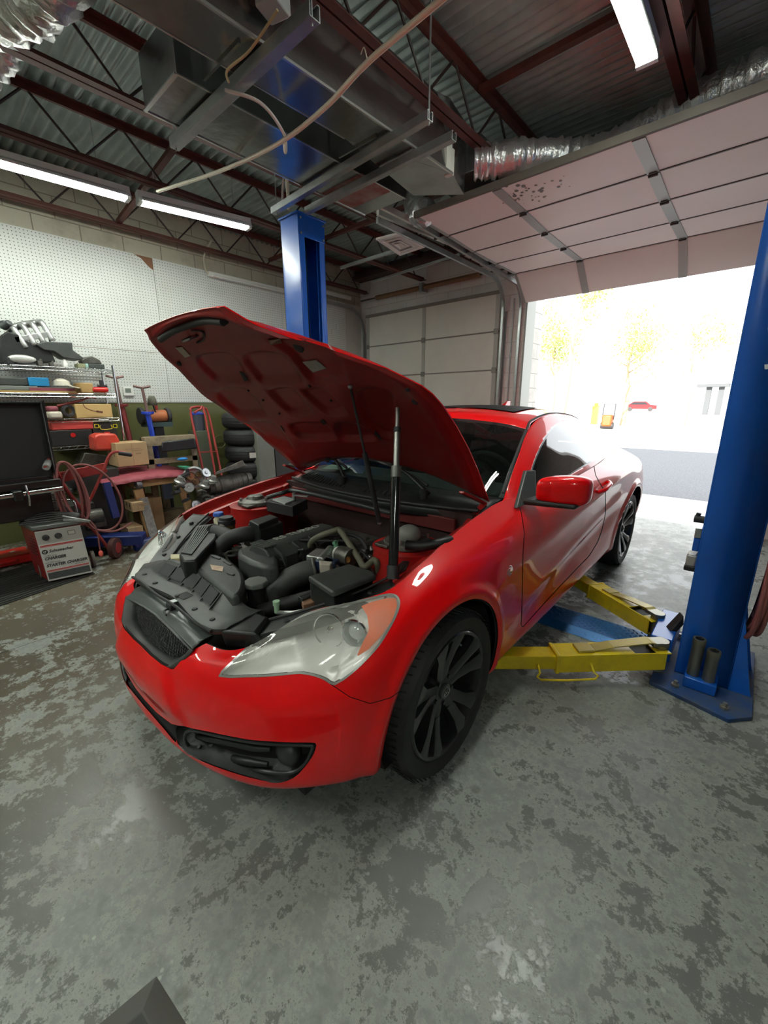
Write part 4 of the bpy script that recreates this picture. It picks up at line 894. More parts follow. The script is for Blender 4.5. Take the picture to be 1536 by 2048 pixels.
# greenhouse side: belt line to roof rail
xs = [-.64, -.82, -1.0, -1.25, -1.5, -1.75, -2.0, -2.3, -2.6, -2.9, -3.2, -3.45]
beltx = LOW[9:17, 6]; SIDE = []
bx, by, bz = beltx[:, 0][::-1], beltx[:, 1][::-1], beltx[:, 2][::-1]
rx, ry, rz = ROOF[:, 0, 0][::-1], ROOF[:, 0, 1][::-1], ROOF[:, 0, 2][::-1]
rr_ = crw(ROOF[:, 0], np.linspace(0, 9, 200)); o_ = np.argsort(rr_[:, 0]); rr_ = rr_[o_]
bb_ = crw(LOW[8:17, 6], np.linspace(0, 8, 200)); o_ = np.argsort(bb_[:, 0]); bb_ = bb_[o_]
for x in xs:
    xr = min(x, -.70) if x > -.7 else x
    B = np.array([x, np.interp(x, bb_[:, 0], bb_[:, 1]), np.interp(x, bb_[:, 0], bb_[:, 2])]); Rr = np.array([xr if x < -.7 else -.70, np.interp(xr, rr_[:, 0], rr_[:, 1]), np.interp(xr, rr_[:, 0], rr_[:, 2])])
    row = []
    for w_ in (0, .33, .66, 1): p = B*(1-w_)+Rr*w_; p[1] += .055*math.sin(PI*w_)*np.clip((Rr[2]-B[2])/.3, 0, 1)*.55; row.append(p)
    SIDE.append(row)
sd, _ = grid(np.array(SIDE), np.linspace(0, 11, 11*14+1), np.linspace(0, 3, 37))
WIN = smooth_poly([(1062, 980), (1060, 955), (1067, 925), (1083, 888), (1100, 860), (1112, 848), (1128, 842), (1150, 843), (1172, 850), (1192, 862), (1203, 875), (1206, 890), (1203, 905), (1192, 918), (1180, 926), (1150, 944), (1110, 969), (1075, 992)], 3)
WINC = lambda V: V[:, 0] < -.75
win, sd2 = sd.clip(ppoly(WIN, WINC)); WP = np.array(WIN)
trimS, win2 = win.clip(lambda V: 3.0-sdf_poly(pix(V), WP))
for my in (1, -1):
    sd2.build('pillar_panel', red, car, my=my, flip=False, solid=.003)
    wo = win2.build('side_window', glassmat('side_tint', (.012, .014, .016), .72), car, my=my)
    trimS.build('window_trim', mat('window_moulding', (.30, .32, .33), .2, .6), wo, my=my)
# black drip rail along the A pillar / roof
m = MB(); m.tube([Vector(p)+Vector((0, -.012, .002)) for p in rr_[::-1] if -2.4 < p[0] < -.72][::6], .007, 6, 1)
for my in (1, -1):
    m = MB(); m.tube([Vector((p[0], (p[1]-.012)*my, p[2]+.003)) for p in rr_[::-1] if -2.4 < p[0] < -.72][::5], .008, 6, 1); m.build('roof_moulding', rub, car, local=True)
MB().hexa([Vector(p) for p in ((-2.28, -.012, 1.345), (-2.12, -.03, 1.352), (-2.12, .03, 1.352), (-2.28, .012, 1.345))], [Vector(p) for p in ((-2.30, -.003, 1.41), (-2.24, -.003, 1.41), (-2.24, .003, 1.41), (-2.30, .003, 1.41))]).build('antenna_fin', red, car, local=True, bevel=.008)
# interior: seats, dash, wheel
ccm = mat('cabin_black', (.02, .021, .022), .7)
MB().box(-3.2, -.75, -.70, .70, .30, .34).build('cabin_floor', ccm, car, local=True)
dsh = MB(); dsh.prism([(-.62, -.68, .93), (-.80, -.68, .965), (-1.05, -.68, .95), (-1.15, -.68, .86), (-1.12, -.68, .60), (-.6, -.68, .6)], (0, 1.36, 0)); dsh.build('dashboard', mat('dash_green_grey', (.045, .055, .052), .5), car, local=True, bevel=.02)
st = root; stw = MB(); c = Vector((-1.27, .36, .93)); ax = Vector((-.9, 0, .38)); stw.torus(c, ax, .18, .015, 36, 8); stw.cyl(c, c-ax*.15, .05, n=12)
for a in (0, 2.1, 4.2): dd, aa, bb = basis(ax); stw.bar(c, c+(aa*math.cos(a)+bb*math.sin(a))*.17, .03, .015, up=ax)
stw.build('steering_wheel', ccm, car, local=True)
for y in (.36, -.36):
    s_ = MB(); s_.cbox((-1.75, y, .50), (.52, .50, .18)); s_.cbox((-2.05, y, .80), (.16, .50, .62), ry=-.25); s_.cbox((-2.13, y, 1.14), (.10, .26, .17), ry=-.2); s_.build('seat', ccm, car, local=True, bevel=.04)
MB().cbox((-2.6, 0, .75), (.2, 1.2, .6), ry=-.3).build('rear_seat', ccm, car, local=True, bevel=.05)
MB().cbox((-1.36, 0, 1.235), (.03, .22, .06)).build('rearview_mirror', ccm, car, local=True, bevel=.01)
# papers seen on the far side of the dash
MB().cbox((-.74, -.50, .974), (.10, .17, .003), .3, 0, .12).build('paper_note', mat('green_paper', (.32, .44, .36), .7), car, local=True, smooth=False)
# ---- door mirror
def mirror_mirror(my):
    m = MB(); T = []
    c = Vector((-.80, .985, 1.0))
    prof = [(-.115, .030, .042), (-.095, .050, .058), (-.04, .062, .070), (.03, .064, .074), (.085, .058, .068), (.112, .035, .050)]
    vs = []; n = 20
    for (yy, hx, hz) in prof:
        for k in range(n):
            t = 2*PI*k/n; cc, ss = math.cos(t), math.sin(t); ex = .62
            px = hx*math.copysign(abs(cc)**ex, cc); pz = hz*math.copysign(abs(ss)**ex, ss)
            vs.append(Vector((c.x+px*1.05-(yy)*.28+.0, (c.y+yy)*my, c.z+pz+yy*.02)))
    fs = [(i*n+k, i*n+(k+1) % n, (i+1)*n+(k+1) % n, (i+1)*n+k) for i in range(len(prof)-1) for k in range(n)]+[list(range(n))[::-1], [(len(prof)-1)*n+k for k in range(n)]]
    m.add(vs, fs); o = m.build('door_mirror', red, car, local=True, sub=2)
    MB().prism([(-.66, .805*my, .915), (-.82, .835*my, .93), (-.93, .775*my, 1.06), (-.88, .745*my, 1.06)], (0, .018*my, 0)).build('mirror_sail', mat('grey_sail', (.045, .055, .052), .4), o, local=True, bevel=.004)
    a = MB(); a.hexa([Vector((-.70, .83*my, .925)), Vector((-.82, .84*my, .925)), Vector((-.86, 1.06*my, .925)), Vector((-.74, 1.06*my, .93))], [Vector((-.70, .83*my, .955)), Vector((-.82, .84*my, .955)), Vector((-.86, 1.06*my, .950)), Vector((-.74, 1.06*my, .95))])
    a.build('mirror_base', blk, o, local=True, bevel=.01)
    g = MB(); g.cbox((-.845, .985*my, 1.0), (.006, .17, .10), -.28*my); g.build('mirror_glass', chrome, o, local=True)
mirror_mirror(1); mirror_mirror(-1)
# door handle, side marker badge
for my in (1, -1):
    m = MB(); m.tube([(-1.70, .915*my, .835), (-1.74, .945*my, .85), (-1.86, .948*my, .868), (-1.93, .918*my, .875)], [.012, .014, .014, .012], 8); m.build('door_handle', red, DOORS[my], local=True)
    m = MB(); m.lathe([(0, .006), (.014, .006), (.016, .004), (.026, .004), (.030, 0)], (-.43, .901*my, .69), (.05, my, .06), 24); m.v = [Vector((-.43+(p.x+.43)*1.5, p.y, p.z)) for p in m.v]; m.build('side_marker', mat('marker_lens', (.70, .25, .20), .15, coat=1), car, local=True)
# ---- wheels
def wheel(x, y, my, steer=0., rr=.325, w=.215):
    M0 = Matrix.Translation((x, y, rr)) @ Matrix.Rotation(steer, 4, 'Z') @ (Matrix.Identity(4) if my > 0 else Matrix.Rotation(PI, 4, 'Z'))
    def bd(name, fn, m_, par, **k):
        q = MB(); q.M = M0; fn(q); return q.build(name, m_, par, local=True, **k)
    Rr = .247
    hw = w/2
    tire = [(Rr-.004, hw-.012), (Rr+.006, hw), (Rr+.028, hw+.006), (Rr+.055, hw+.006), (rr-.018, hw-.006), (rr-.006, hw-.020), (rr, hw-.045), (rr, -hw+.045), (rr-.006, -hw+.02), (rr-.02, -hw), (Rr+.03, -hw-.004), (Rr-.004, -hw+.012)]
    wo = bd('wheel', lambda q: q.lathe(tire, (0, 0, 0), (0, 1, 0), 72), rub, car)
    def tread(q):
        for k in range(72):
            a = 2*PI*k/72; 
            for (s0, s1) in ((-.095, -.062), (.062, .100)):
                p0 = Vector((math.cos(a)*(rr+.0005), s0, math.sin(a)*(rr+.0005))); p1 = Vector((math.cos(a+.03)*(rr-.002), s1, math.sin(a+.03)*(rr-.002))); q.bar(p0, p1, .006, .003, up=(math.cos(a), 0, math.sin(a)))
        for s_ in (-.03, 0, .03): q.torus((0, s_, 0), (0, 1, 0), rr+.0, .0022, 60, 4)
    bd('tread_groove', tread, ink, wo)
    rimm = mat('black_rim', (.022, .023, .024), .30, .3, coat=.5)
    bd('rim', lambda q: (q.lathe([(Rr+.002, hw-.004), (Rr-.004, hw+.002), (Rr-.014, hw-.003), (Rr-.022, hw-.03), (Rr-.03, hw-.10), (Rr-.03, -hw+.02)], (0, 0, 0), (0, 1, 0), 64)), rimm, wo)
    bd('barrel', lambda q: q.lathe([(Rr-.03, -.02), (.09, -.03), (0, -.03)], (0, 0, 0), (0, 1, 0), 40), ink, wo)
    bd('brake_disc', lambda q: (q.cyl((0, -.005, 0), (0, .008, 0), .145, n=40), q.cbox((.10, .01, .08), (.09, .05, .12))), mat('brake_steel', (.10, .10, .10), .4, .6), wo)
    def spokes(q):
        for k in range(5):
            a0 = 2*PI*k/5+.28
            for s_ in (-1, 1):
                pr = []
                for (r_, da, wd, yy) in ((.040, .16, .030, hw-.046), (.10, .20, .024, hw-.038), (.17, .225, .026, hw-.020), (.218, .255, .038, hw-.008), (Rr-.008, .27, .048, hw-.007)):
                    a = a0+s_*da*.92; c = Vector((math.cos(a)*r_, yy, math.sin(a)*r_)); t = Vector((-math.sin(a), 0, math.cos(a))); pr.append((c, t, wd))
                vs = []
                for c, t, wd in pr: vs += [c-t*wd, c-t*wd*.25+Vector((0, .008, 0)), c+t*wd*.8*(1 if s_ > 0 else .9)+Vector((0, .004, 0)), c+t*wd*.9-Vector((0, .03, 0)), c-t*wd*.9-Vector((0, .03, 0))]
                fs = [(i*5+j, i*5+(j+1) % 5, (i+1)*5+(j+1) % 5, (i+1)*5+j) for i in range(4) for j in range(5)]+[(0, 1, 2, 3, 4), (20, 21, 22, 23, 24)]
                q.add(vs, fs)
    bd('spokes', spokes, rimm, wo, ang=35)
    bd('hub', lambda q: q.lathe([(0, hw-.036), (.045, hw-.036), (.070, hw-.044), (.078, hw-.07)], (0, 0, 0), (0, 1, 0), 30), rimm, wo)
    for k in range(5):
        a = 2*PI*k/5+.9; bd('lug_nut', lambda q: q.cyl((math.cos(a)*.056, hw-.05, math.sin(a)*.056), (math.cos(a)*.056, hw-.032, math.sin(a)*.056), .0085, n=6), rimm, wo)
    cc = bd('center_cap', lambda q: q.lathe([(0, hw-.022), (.026, hw-.023), (.030, hw-.027), (.031, hw-.04)], (0, 0, 0), (0, 1, 0), 28), mat('cap_grey', (.16, .16, .16), .25, .6), wo)
    def badge(q):
        q.tube([(.019*math.cos(t), hw-.021, .0125*math.sin(t)) for t in np.linspace(0, 2*PI, 25)[:-1]], .0015, 5, 1, True)
        q.tube([(-.009, hw-.021, -.008), (-.005, hw-.0205, .001), (-.001, hw-.021, .009)], .0017, 5); q.tube([(.001, hw-.021, -.009), (.005, hw-.0205, -.001), (.009, hw-.021, .008)], .0017, 5); q.tube([(-.006, hw-.0205, .001), (.006, hw-.0205, -.001)], .0016, 5)
    bd('badge', badge, chrome, cc)
    bd('valve', lambda q: q.cyl((math.cos(1.9)*.20, hw-.03, math.sin(1.9)*.20), (math.cos(1.9)*.19, hw-.004, math.sin(1.9)*.19), .004, n=6), steel, wo)
for (x, y, my) in ((0, .795, 1), (0, -.795, -1), (-2.82, .81, 1), (-2.82, -.81, -1)): wheel(x, y, my)
for (x, my) in ((0, 1), (0, -1), (-2.82, 1), (-2.82, -1)):
    m = MB(); m.lathe([(.372, .0), (.385, -.05), (.385, -.255), (.05, -.26)], (x, .872*my, .335), (0, my, 0), 40, -.35 if 0 else 0, 2*PI); m.v = [p if p.z > .235 else Vector((p.x, p.y, .235)) for p in m.v]; m.build('wheel_liner', dk, car, local=True)
# underbody
MB().box(-3.4, .55, -.70, .70, .17, .24).build('underbody', dk, car, local=True, smooth=False)
for my in (1, -1): MB().box(-2.42, -.42, .80*my-.04, .80*my+.04, .19, .34).build('rocker', dk, car, local=True, smooth=False)
# ================================================================= HOOD, raised about its rear hinges
HX, HZ, HA = -.60, .935, R(50)
def lift(V):
    V = np.array(V, float); dx, dz = V[:, 0]-HX, V[:, 2]-HZ; c, s = math.cos(HA), math.sin(HA)
    V[:, 0] = HX+dx*c-dz*s; V[:, 2] = HZ+dx*s+dz*c; return V
Cc = np.array([(-.44, 0, .985), (-.17, 0, .962), (.12, 0, .905), (.42, 0, .795), (.59, 0, .700), (.664, 0, .628)])
Sp = np.array([(-.59, .712, .937), (-.46, .728, .923), (-.33, .745, .908), (-.18, .760, .885), (-.04, .770, .857), (.08, .774, .828), (.155, .771, .804), (.20, .755, .790), (.30, .675, .757), (.40, .562, .714), (.50, .452, .662), (.565, .380, .636), (.600, .350, .626), (.655, .314, .612)])
nt_, nw = 90, 61
tt = np.linspace(0, 5, nt_); ww = np.linspace(-1, 1, 2*nw-1)
cc_ = crw(Cc, tt); _d = np.r_[0, np.cumsum(np.linalg.norm(np.diff(Sp, axis=0), axis=1))]; _q = np.linspace(0, _d[-1], nt_)
ss_ = np.stack([np.interp(_q, _d, Sp[:, i]) for i in range(3)], 1)
# keep the headlight corner of the outline crisp
G = np.zeros((nt_, len(ww), 3))
for j, w_ in enumerate(ww):
    a = abs(w_); P = cc_*(1-a)+ss_*a; P[:, 1] *= np.sign(w_) if w_ else 0
    P[:, 2] = ss_[:, 2]+(cc_[:, 2]-ss_[:, 2])*(1-a*a); P[:, 0] = cc_[:, 0]+(ss_[:, 0]-cc_[:, 0])*(a**2.2); G[:, j] = P
k = len(ww); HF = [[i*k+j, (i+1)*k+j, (i+1)*k+j+1, i*k+j+1] for i in range(nt_-1) for j in range(k-1)]
outer = Surf(lift(G.reshape(-1, 3)), [f[::-1] for f in HF])
hood = outer.build('hood', red, car, solid=.0)
# inner panel
hoodin = mat('hood_red_shaded', (.26, .006, .006), .36, 0, .25, .25, noise=(5, .4, (.19, .006, .005)))  # car red darkened: the underside's shade is put into the colour
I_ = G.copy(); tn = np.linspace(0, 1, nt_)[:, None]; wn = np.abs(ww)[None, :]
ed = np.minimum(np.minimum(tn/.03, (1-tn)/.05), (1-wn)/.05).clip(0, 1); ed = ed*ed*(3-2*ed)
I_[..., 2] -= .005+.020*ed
IV = lift(I_.reshape(-1, 3)); IQ = proj(car2w(IV))
def hp(*q): return [(280+a/2.1333, 600+b/2.1333) for a, b in q]
RECS = [hp((238, 262), (262, 235), (390, 232), (465, 345), (440, 352), (335, 350), (285, 318)), hp((440, 240), (600, 232), (690, 345), (665, 358), (520, 355), (500, 340)),
        hp((318, 395), (445, 378), (535, 480), (540, 492), (425, 497), (400, 485)), hp((545, 395), (570, 382), (655, 382), (735, 478), (725, 487), (640, 488)),
        hp((688, 395), (705, 382), (790, 385), (880, 480), (870, 490), (790, 486)), hp((440, 530), (560, 522), (652, 625), (640, 634), (565, 615), (500, 580)),
        hp((640, 530), (780, 528), (835, 585), (820, 597), (700, 598), (660, 575)), hp((835, 530), (930, 532), (1010, 590), (990, 602), (860, 598)),
        hp((540, 165), (800, 200), (880, 330), (860, 352), (730, 350), (640, 240)), hp((925, 390), (1080, 400), (1085, 560), (1040, 590), (960, 520))]
dep = np.zeros(len(IV))
for P_ in RECS:
    P_ = smooth_poly(P_, 3); s_ = sdf_poly(IQ, P_); u_ = np.clip((s_+1)/7, 0, 1); dep = np.maximum(dep, u_*u_*(3-2*u_)*(.021 if P_ is not RECS[8] else .01))
dep -= .0045*np.exp(-((np.abs(ww)[None, :]-.90)/.03)**2+tn*0).ravel()
IVc = I_.reshape(-1, 3).copy(); IVc[:, 2] += dep; IVc[:, 0] += dep*.25
IV = lift(IVc)
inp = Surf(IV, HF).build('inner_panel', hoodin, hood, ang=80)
# hem between the skins
def row(GG, sel): return [GG[i, j] for i, j in sel]
loop = [(0, j) for j in range(k)]+[(i, k-1) for i in range(1, nt_)]+[(nt_-1, j) for j in range(k-2, -1, -1)]+[(i, 0) for i in range(nt_-2, 0, -1)]
A_ = lift([G[i, j] for i, j in loop]); B_ = IV.reshape(nt_, k, 3); B2 = [B_[i, j] for i, j in loop]; n = len(loop)
hm = MB(); hm.v = [Vector(p) for p in A_]+[Vector(p) for p in B2]; hm.f = [(i, (i+1) % n, n+(i+1) % n, n+i) for i in range(n)]; hm.build('hem', red, hood, local=True)
IQ = proj(car2w(IV)); nrm_in = Vector((math.sin(HA), 0, -math.cos(HA)))
def on_hood(u, v):
    j = int(np.argmin(np.hypot(IQ[:, 0]-u, IQ[:, 1]-v))); return Vector(IV[j])
def patch(name, px, m, off=.002, par=hood, th=0.002):
    P = [on_hood(*q)+nrm_in*off for q in px]; mm = MB(); mm.prism(P, nrm_in*th); return mm.build(name, m, par, local=True, smooth=False)
for q in (((428, 306), (440, 306), (462, 342), (455, 350)), ((596, 536), (604, 534), (620, 560), (612, 566)), ((1000, 562), (1008, 560), (1035, 590), (1026, 594)), ((768, 514), (780, 511), (795, 526), (784, 530))):
    patch('slot', hp(*q), ink)
for (u, v, r_) in ((676, 196, .024), (163, 270, .016), (1168, 431, .013), (365, 90, .012), (1150, 382, .008), (465, 382, .006), (728, 368, .007), (820, 424, .007), (524, 427, .006), (595, 487, .006)):
    c = on_hood(*hp((u, v))[0]); MB().lathe([(0, .006), (r_*.7, .006), (r_, .002), (r_, -.004)], c+nrm_in*.001, nrm_in, 16).build('rubber_plug', ink, hood, local=True)
lab = mat('faded_label', (.42, .42, .38), .6, noise=(60, .5, (.25, .25, .23)))
patch('label', hp((155, 202), (183, 200), (217, 238), (196, 246)), mat('cream_label', (.50, .46, .36), .6)); patch('label', hp((695, 262), (752, 256), (794, 288), (740, 300)), lab); patch('label', hp((550, 168), (600, 165), (606, 180), (560, 184)), mat('red_grey_label', (.25, .17, .13), .6))
P = [on_hood(*q)+nrm_in*.012 for q in hp((95, 158), (150, 125), (215, 98), (290, 80), (365, 84))]
MB().tube(P, .013, 10).build('seal_strip', rub, hood, local=True)
c = on_hood(*hp((245, 150))[0]); MB().tube([c, c+nrm_in*.03+Vector((.02, .02, 0)), c+nrm_in*.035+Vector((.02, -.03, 0)), c+Vector((0, -.045, 0))], .006, 8).build('latch_striker', steel, hood, local=True)
MB().tube([on_hood(*q)+nrm_in*.006 for q in hp((225, 130), (270, 135), (275, 160), (250, 180))], .004, 6).build('latch_cable', ink, hood, local=True)
for q in ((805, 678), (930, 678)):
    c = on_hood(*hp(q)[0]); mm = MB(); mm.ball(c, .001, 12, 35, 14, 6); mm.build('drain_slot', ink, hood, local=True)
for my in (1, -1):
    mm = MB(); mm.bar((-.60, .685*my, .93), (-.42, .66*my, 1.01), .012, .03, up=(0, 1, 0)); mm.bar((-.60, .685*my, .93), (-.42, .69*my, .86), .012, .03, up=(0, 1, 0)); mm.build('hood_hinge', redin, car, local=True, bevel=.003)
# ================================================================= ENGINE BAY
for my in (1, -1):   # fender inner flange and wall
    F = crw(LOW[4:10, 6], np.linspace(0, 5, 51)); F = F[F[:, 0] < .22]
    m = MB(); vs = []
    for p in F:
        y = p[1]; vs += [(p[0], y*my, p[2]), (p[0], (y-.012)*my, p[2]-.006), (p[0], (y-.020)*my, p[2]-.045), (p[0], (y-.075)*my, p[2]-.055), (p[0], (y-.080)*my, p[2]-.10), (p[0], (y-.15)*my, p[2]-.12), (p[0], (y-.165)*my, .35)]
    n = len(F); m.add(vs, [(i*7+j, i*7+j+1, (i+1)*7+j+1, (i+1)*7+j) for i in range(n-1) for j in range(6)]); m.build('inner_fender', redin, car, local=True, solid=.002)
    # strut tower
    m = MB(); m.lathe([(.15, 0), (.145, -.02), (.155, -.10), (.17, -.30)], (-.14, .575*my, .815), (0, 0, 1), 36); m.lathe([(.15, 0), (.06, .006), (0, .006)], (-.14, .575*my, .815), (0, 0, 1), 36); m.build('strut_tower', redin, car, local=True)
    m = MB(); m.lathe([(.105, 0), (.10, .018), (.055, .028), (.045, .045), (.022, .05), (.0, .05)], (-.14, .575*my, .822), (0, 0, 1), 28); m.box(-.25, -.03, .52*my-.035, .52*my+.035, .822, .834); tw = m.build('strut_mount', castd, car, local=True, bevel=.003)
    for a in (.3, 2.4, 4.5): MB().cyl((-.14+.085*math.cos(a), (.575+.085*math.sin(a))*my, .83), (-.14+.085*math.cos(a), (.575+.085*math.sin(a))*my, .862), .007, n=6).build('stud', steel, tw, local=True)
MB().tube([(-.17, .50, .86), (-.20, .44, .885), (-.27, .36, .895), (-.30, -.36, .895), (-.24, -.44, .885), (-.17, -.50, .86)], .0125, 10, 4).build('strut_brace', mat('satin_black_bar', (.05, .055, .056), .3, .4), car, local=True)
MB().box(-.50, -.46, -.70, .70, .25, .90).build('firewall', mat('dark_firewall', (.03, .012, .011), .6), car, local=True)
MB().box(-.46, -.44, -.62, .62, .80, .87).build('cowl_rail', mat('shaded_car_red', (.10, .008, .007), .6), car, local=True, bevel=.004)  # car red darkened to hold the shade under the cowl
# cowl panel with louvres, wipers
m = MB(); vs = []; nn = 41
for i in range(nn):
    y = -.73+1.46*i/(nn-1); a = abs(y)/.73; xf = -.40-.13*a**2; xb = -.475-.235*a**1.9; zf = .905+.01*(1-a); zb = .992-.045*a**2
    vs += [(xf+.015, y, zf-.05), (xf, y, zf-.004), (xf-.01, y, zf+.004), ((xf*.6+xb*.4), y, zf+.018), ((xf+xb)/2-.01, y, zf+.030), (xb-.02, y, zb+.0)]
m.add(vs, [(i*6+j, i*6+j+1, (i+1)*6+j+1, (i+1)*6+j) for i in range(nn-1) for j in range(5)]); cw = m.build('cowl_panel', blk, car, local=True, solid=.003)
for i in range(26):
    y = -.60+.034*i
    if -.12 < y < .04: continue
    a = abs(y)/.73; MB().bar((-.425-.13*a**2, y, .930), (-.475-.18*a**2, y+.004, .955), .012, .006).build('louvre', ink, cw, local=True) if i % 1 == 0 else 0
MB().tube([(-.392-.13*(abs(y)/.73)**2, y, .912) for y in np.linspace(-.70, .70, 21)], .009, 8, 1).build('cowl_seal', rub, cw, local=True)
def wsz(x, y):
    j = np.argmin((rf.V[:, 0]-x)**2+(rf.V[:, 1]-abs(y))**2); return float(rf.V[j, 2])
for (p0, y1, x1) in (((-.50, .42), -.12, -.60), ((-.50, -.16), -.62, -.72)):
    x0, y0 = p0; P = [Vector((x0+(x1-x0)*t, y0+(y1-y0)*t, wsz(x0+(x1-x0)*t-.03, y0+(y1-y0)*t)+.014)) for t in np.linspace(0, 1, 9)]
    w_ = MB(); w_.tube(P, .008, 6, 1); wo_ = w_.build('wiper', ink, car, local=True)
    MB().tube([Vector((x0+.02, y0+.02, .96)), (P[2]+Vector((.03, 0, .01))), P[5]+Vector((0, 0, .014))], [.013, .009, .006], 8).build('wiper_arm', blk, wo_, local=True)
MB().cyl((-.455, .43, .94), (-.455, .43, .985), .02).build('wiper_pivot', blk, cw, local=True)
MB().cyl((-.455, -.15, .94), (-.455, -.15, .985), .02).build('wiper_pivot', blk, cw, local=True)
def slab(name, px, z, dep, m, bevel=.006, par=car, sm=0, taper=0., dz=None):
    q = smooth_poly(px, sm) if sm else px
    P = [cz(u, v, z if dz is None else z+dz[i]) for i, (u, v) in enumerate(q)]; c = sum(P, Vector())/len(P)
    Q = [Vector((c.x+(p.x-c.x)*(1+taper), c.y+(p.y-c.y)*(1+taper), p.z-dep)) for p in P]
    n = len(P); mm = MB(); mm.add(P+Q, [list(range(n)), list(range(n, 2*n))[::-1]]+[(i, n+i, n+(i+1) % n, (i+1) % n) for i in range(n)])
    return mm.build(name, m, par, local=True, bevel=bevel, ang=50)
# radiator shroud with its row of air slots
SHF = [(.598, -.375), (.628, -.345), (.640, -.24), (.622, -.10), (.612, 0), (.622, .10), (.640, .24), (.632, .345), (.600, .385)]
m = MB(); n = len(SHF); vs = []
Fp = catmull([(x, y, 0) for x, y in SHF], 6); 
for p in Fp:
    a = abs(p.y)/.385; k_ = max(0, 1-max(0, a-.62)/.38)
    vs += [(p.x, p.y, .655), (p.x-.004, p.y, .672), (p.x-.02, p.y, .677), (p.x-.068, p.y, .680), (p.x-.074, p.y, .684), (p.x-.118, p.y, .684+.042*k_), (p.x-.126, p.y, .686+.050*k_), (p.x-.142, p.y, .686+.050*k_), (p.x-.150, p.y, .68+.040*k_), (p.x-.158, p.y, .60)]
n = len(Fp); m.add(vs, [(i*10+j, i*10+j+1, (i+1)*10+j+1, (i+1)*10+j) for i in range(n-1) for j in range(9)]); sh = m.build('radiator_shroud', blkg, car, local=True, solid=.003, ang=50)
fpx = sorted((p.y, p.x) for p in Fp); FX = lambda y: float(np.interp(y, [q[0] for q in fpx], [q[1] for q in fpx]))
for i in range(5):
    y0_, y1_ = -.235+i*.094, -.235+i*.094+.084
    mm = MB(); q = [(FX(y)+dx_+.006, y, z_+.006) for (y, dx_, z_) in ((y0_, -.077, .686), (y1_, -.077, .686), (y1_, -.116, .722), (y0_, -.116, .722))]; mm.prism(q, (.002, 0, .0015)); mm.build('air_slot', ink, sh, local=True, smooth=False)
    mm = MB(); x_ = FX(y1_+.005); mm.prism([(x_-.060, y1_+.003, .683), (x_-.122, y1_+.003, .683), (x_-.122, y1_+.003, .734)], (0, .005, 0)); mm.build('slot_rib', blkg, sh, local=True)
for (x, y) in ((.60, -.30), (.606, -.17), (.598, .02), (.605, .18), (.60, .30)): MB().lathe([(0, .004), (.008, .004), (.011, 0)], (x, y, .678), (0, 0, 1), 12).build('clip', ink, sh, local=True)
MB().tube([(.636, y, .668+.004*math.sin(y*20)) for y in np.linspace(-.34, .36, 20)], .006, 6, 1).build('front_seal', rub, sh, local=True)
# black plates beside both headlights
for my in (1, -1):
    E1 = crw(np.array([(.56, .44, .640), (.42, .58, .690), (.28, .69, .738), (.16, .755, .782)]), np.linspace(0, 3, 19))
    m = MB(); vs = []
    for i, p in enumerate(E1):
        t = i/18; vs += [(p[0]+.01, (p[1]+.005)*my, p[2]-.03), (p[0], p[1]*my, p[2]+.003), (p[0]-.045, (p[1]-.055)*my, p[2]+.002-.008*t), (p[0]-.075, (p[1]-.085)*my, p[2]-.008-.01*t), (p[0]-.08, (p[1]-.09)*my, p[2]-.08)]
    m.add(vs, [(i*5+j, i*5+j+1, (i+1)*5+j+1, (i+1)*5+j) for i in range(18) for j in range(4)]); o = m.build('headlight_panel', blk, car, local=True, solid=.002)
    MB().tube([(p[0]-.06, (p[1]-.065)*my, p[2]+.004) for p in E1], .005, 6, 1).build('cable', rub, o, local=True)
    for i in (4, 9, 14): MB().lathe([(0, .006), (.009, .006), (.012, 0)], (E1[i][0]-.03, (E1[i][1]-.035)*my, E1[i][2]+.001), (0, 0, 1), 12).build('clip', ink, o, local=True)
    # end cap that joins shroud and headlight plate
    MB().hexa([Vector((.60, .37*my, .60)), Vector((.52, .50*my, .60)), Vector((.44, .44*my, .60)), Vector((.48, .34*my, .60))], [Vector((.615, .37*my, .668)), Vector((.545, .475*my, .668)), Vector((.46, .43*my, .678)), Vector((.49, .34*my, .690))]).build('corner_bracket', blk, car, local=True, bevel=.01)
# airbox, resonator, reservoirs on the far side
slab('airbox', [(391, 1051), (432, 1046), (437, 1052), (432, 1075), (392, 1120), (366, 1122), (358, 1108)], .785, .16, blk, .008)
m = MB()
for i in range(7):
    t = i/6; m.bar(cz(397+30*t, 1054-4*t, .788), cz(364+18*t, 1106+3*t, .788), .006, .006)
m.build('airbox_rib', blkg, car, local=True, smooth=False)
rs = slab('intake_resonator', [(383, 1120), (400, 1108), (425, 1105), (455, 1116), (478, 1134), (489, 1152), (488, 1175), (478, 1188), (462, 1190), (425, 1162), (388, 1132)], .745, .10, blkg, .018, sm=2)
slab('warning_label', [(420, 1129), (447, 1133), (445, 1143), (424, 1139)], .7475, .001, mat('label_yellow', (.62, .52, .38), .6, noise=(50, .6, (.55, .2, .1))), 0, par=rs)
for a, b_ in (((425, 1112), (440, 1118)), ((448, 1122), (462, 1130)), ((455, 1145), (468, 1150))): MB().bar(cz(*a, .747), cz(*b_, .747), .012, .006).build('rib', blkg, rs, local=True, bevel=.002)
slab('yellow_cap', [(341, 1108), (360, 1108), (360, 1116), (341, 1117)], .74, .02, mat('cream_cap', (.62, .55, .33), .5), .003)
wr = slab('washer_reservoir', [(426, 1036), (452, 1030), (457, 1047), (440, 1052)], .80, .10, mat('cream_plastic', (.66, .60, .42), .4), .008)
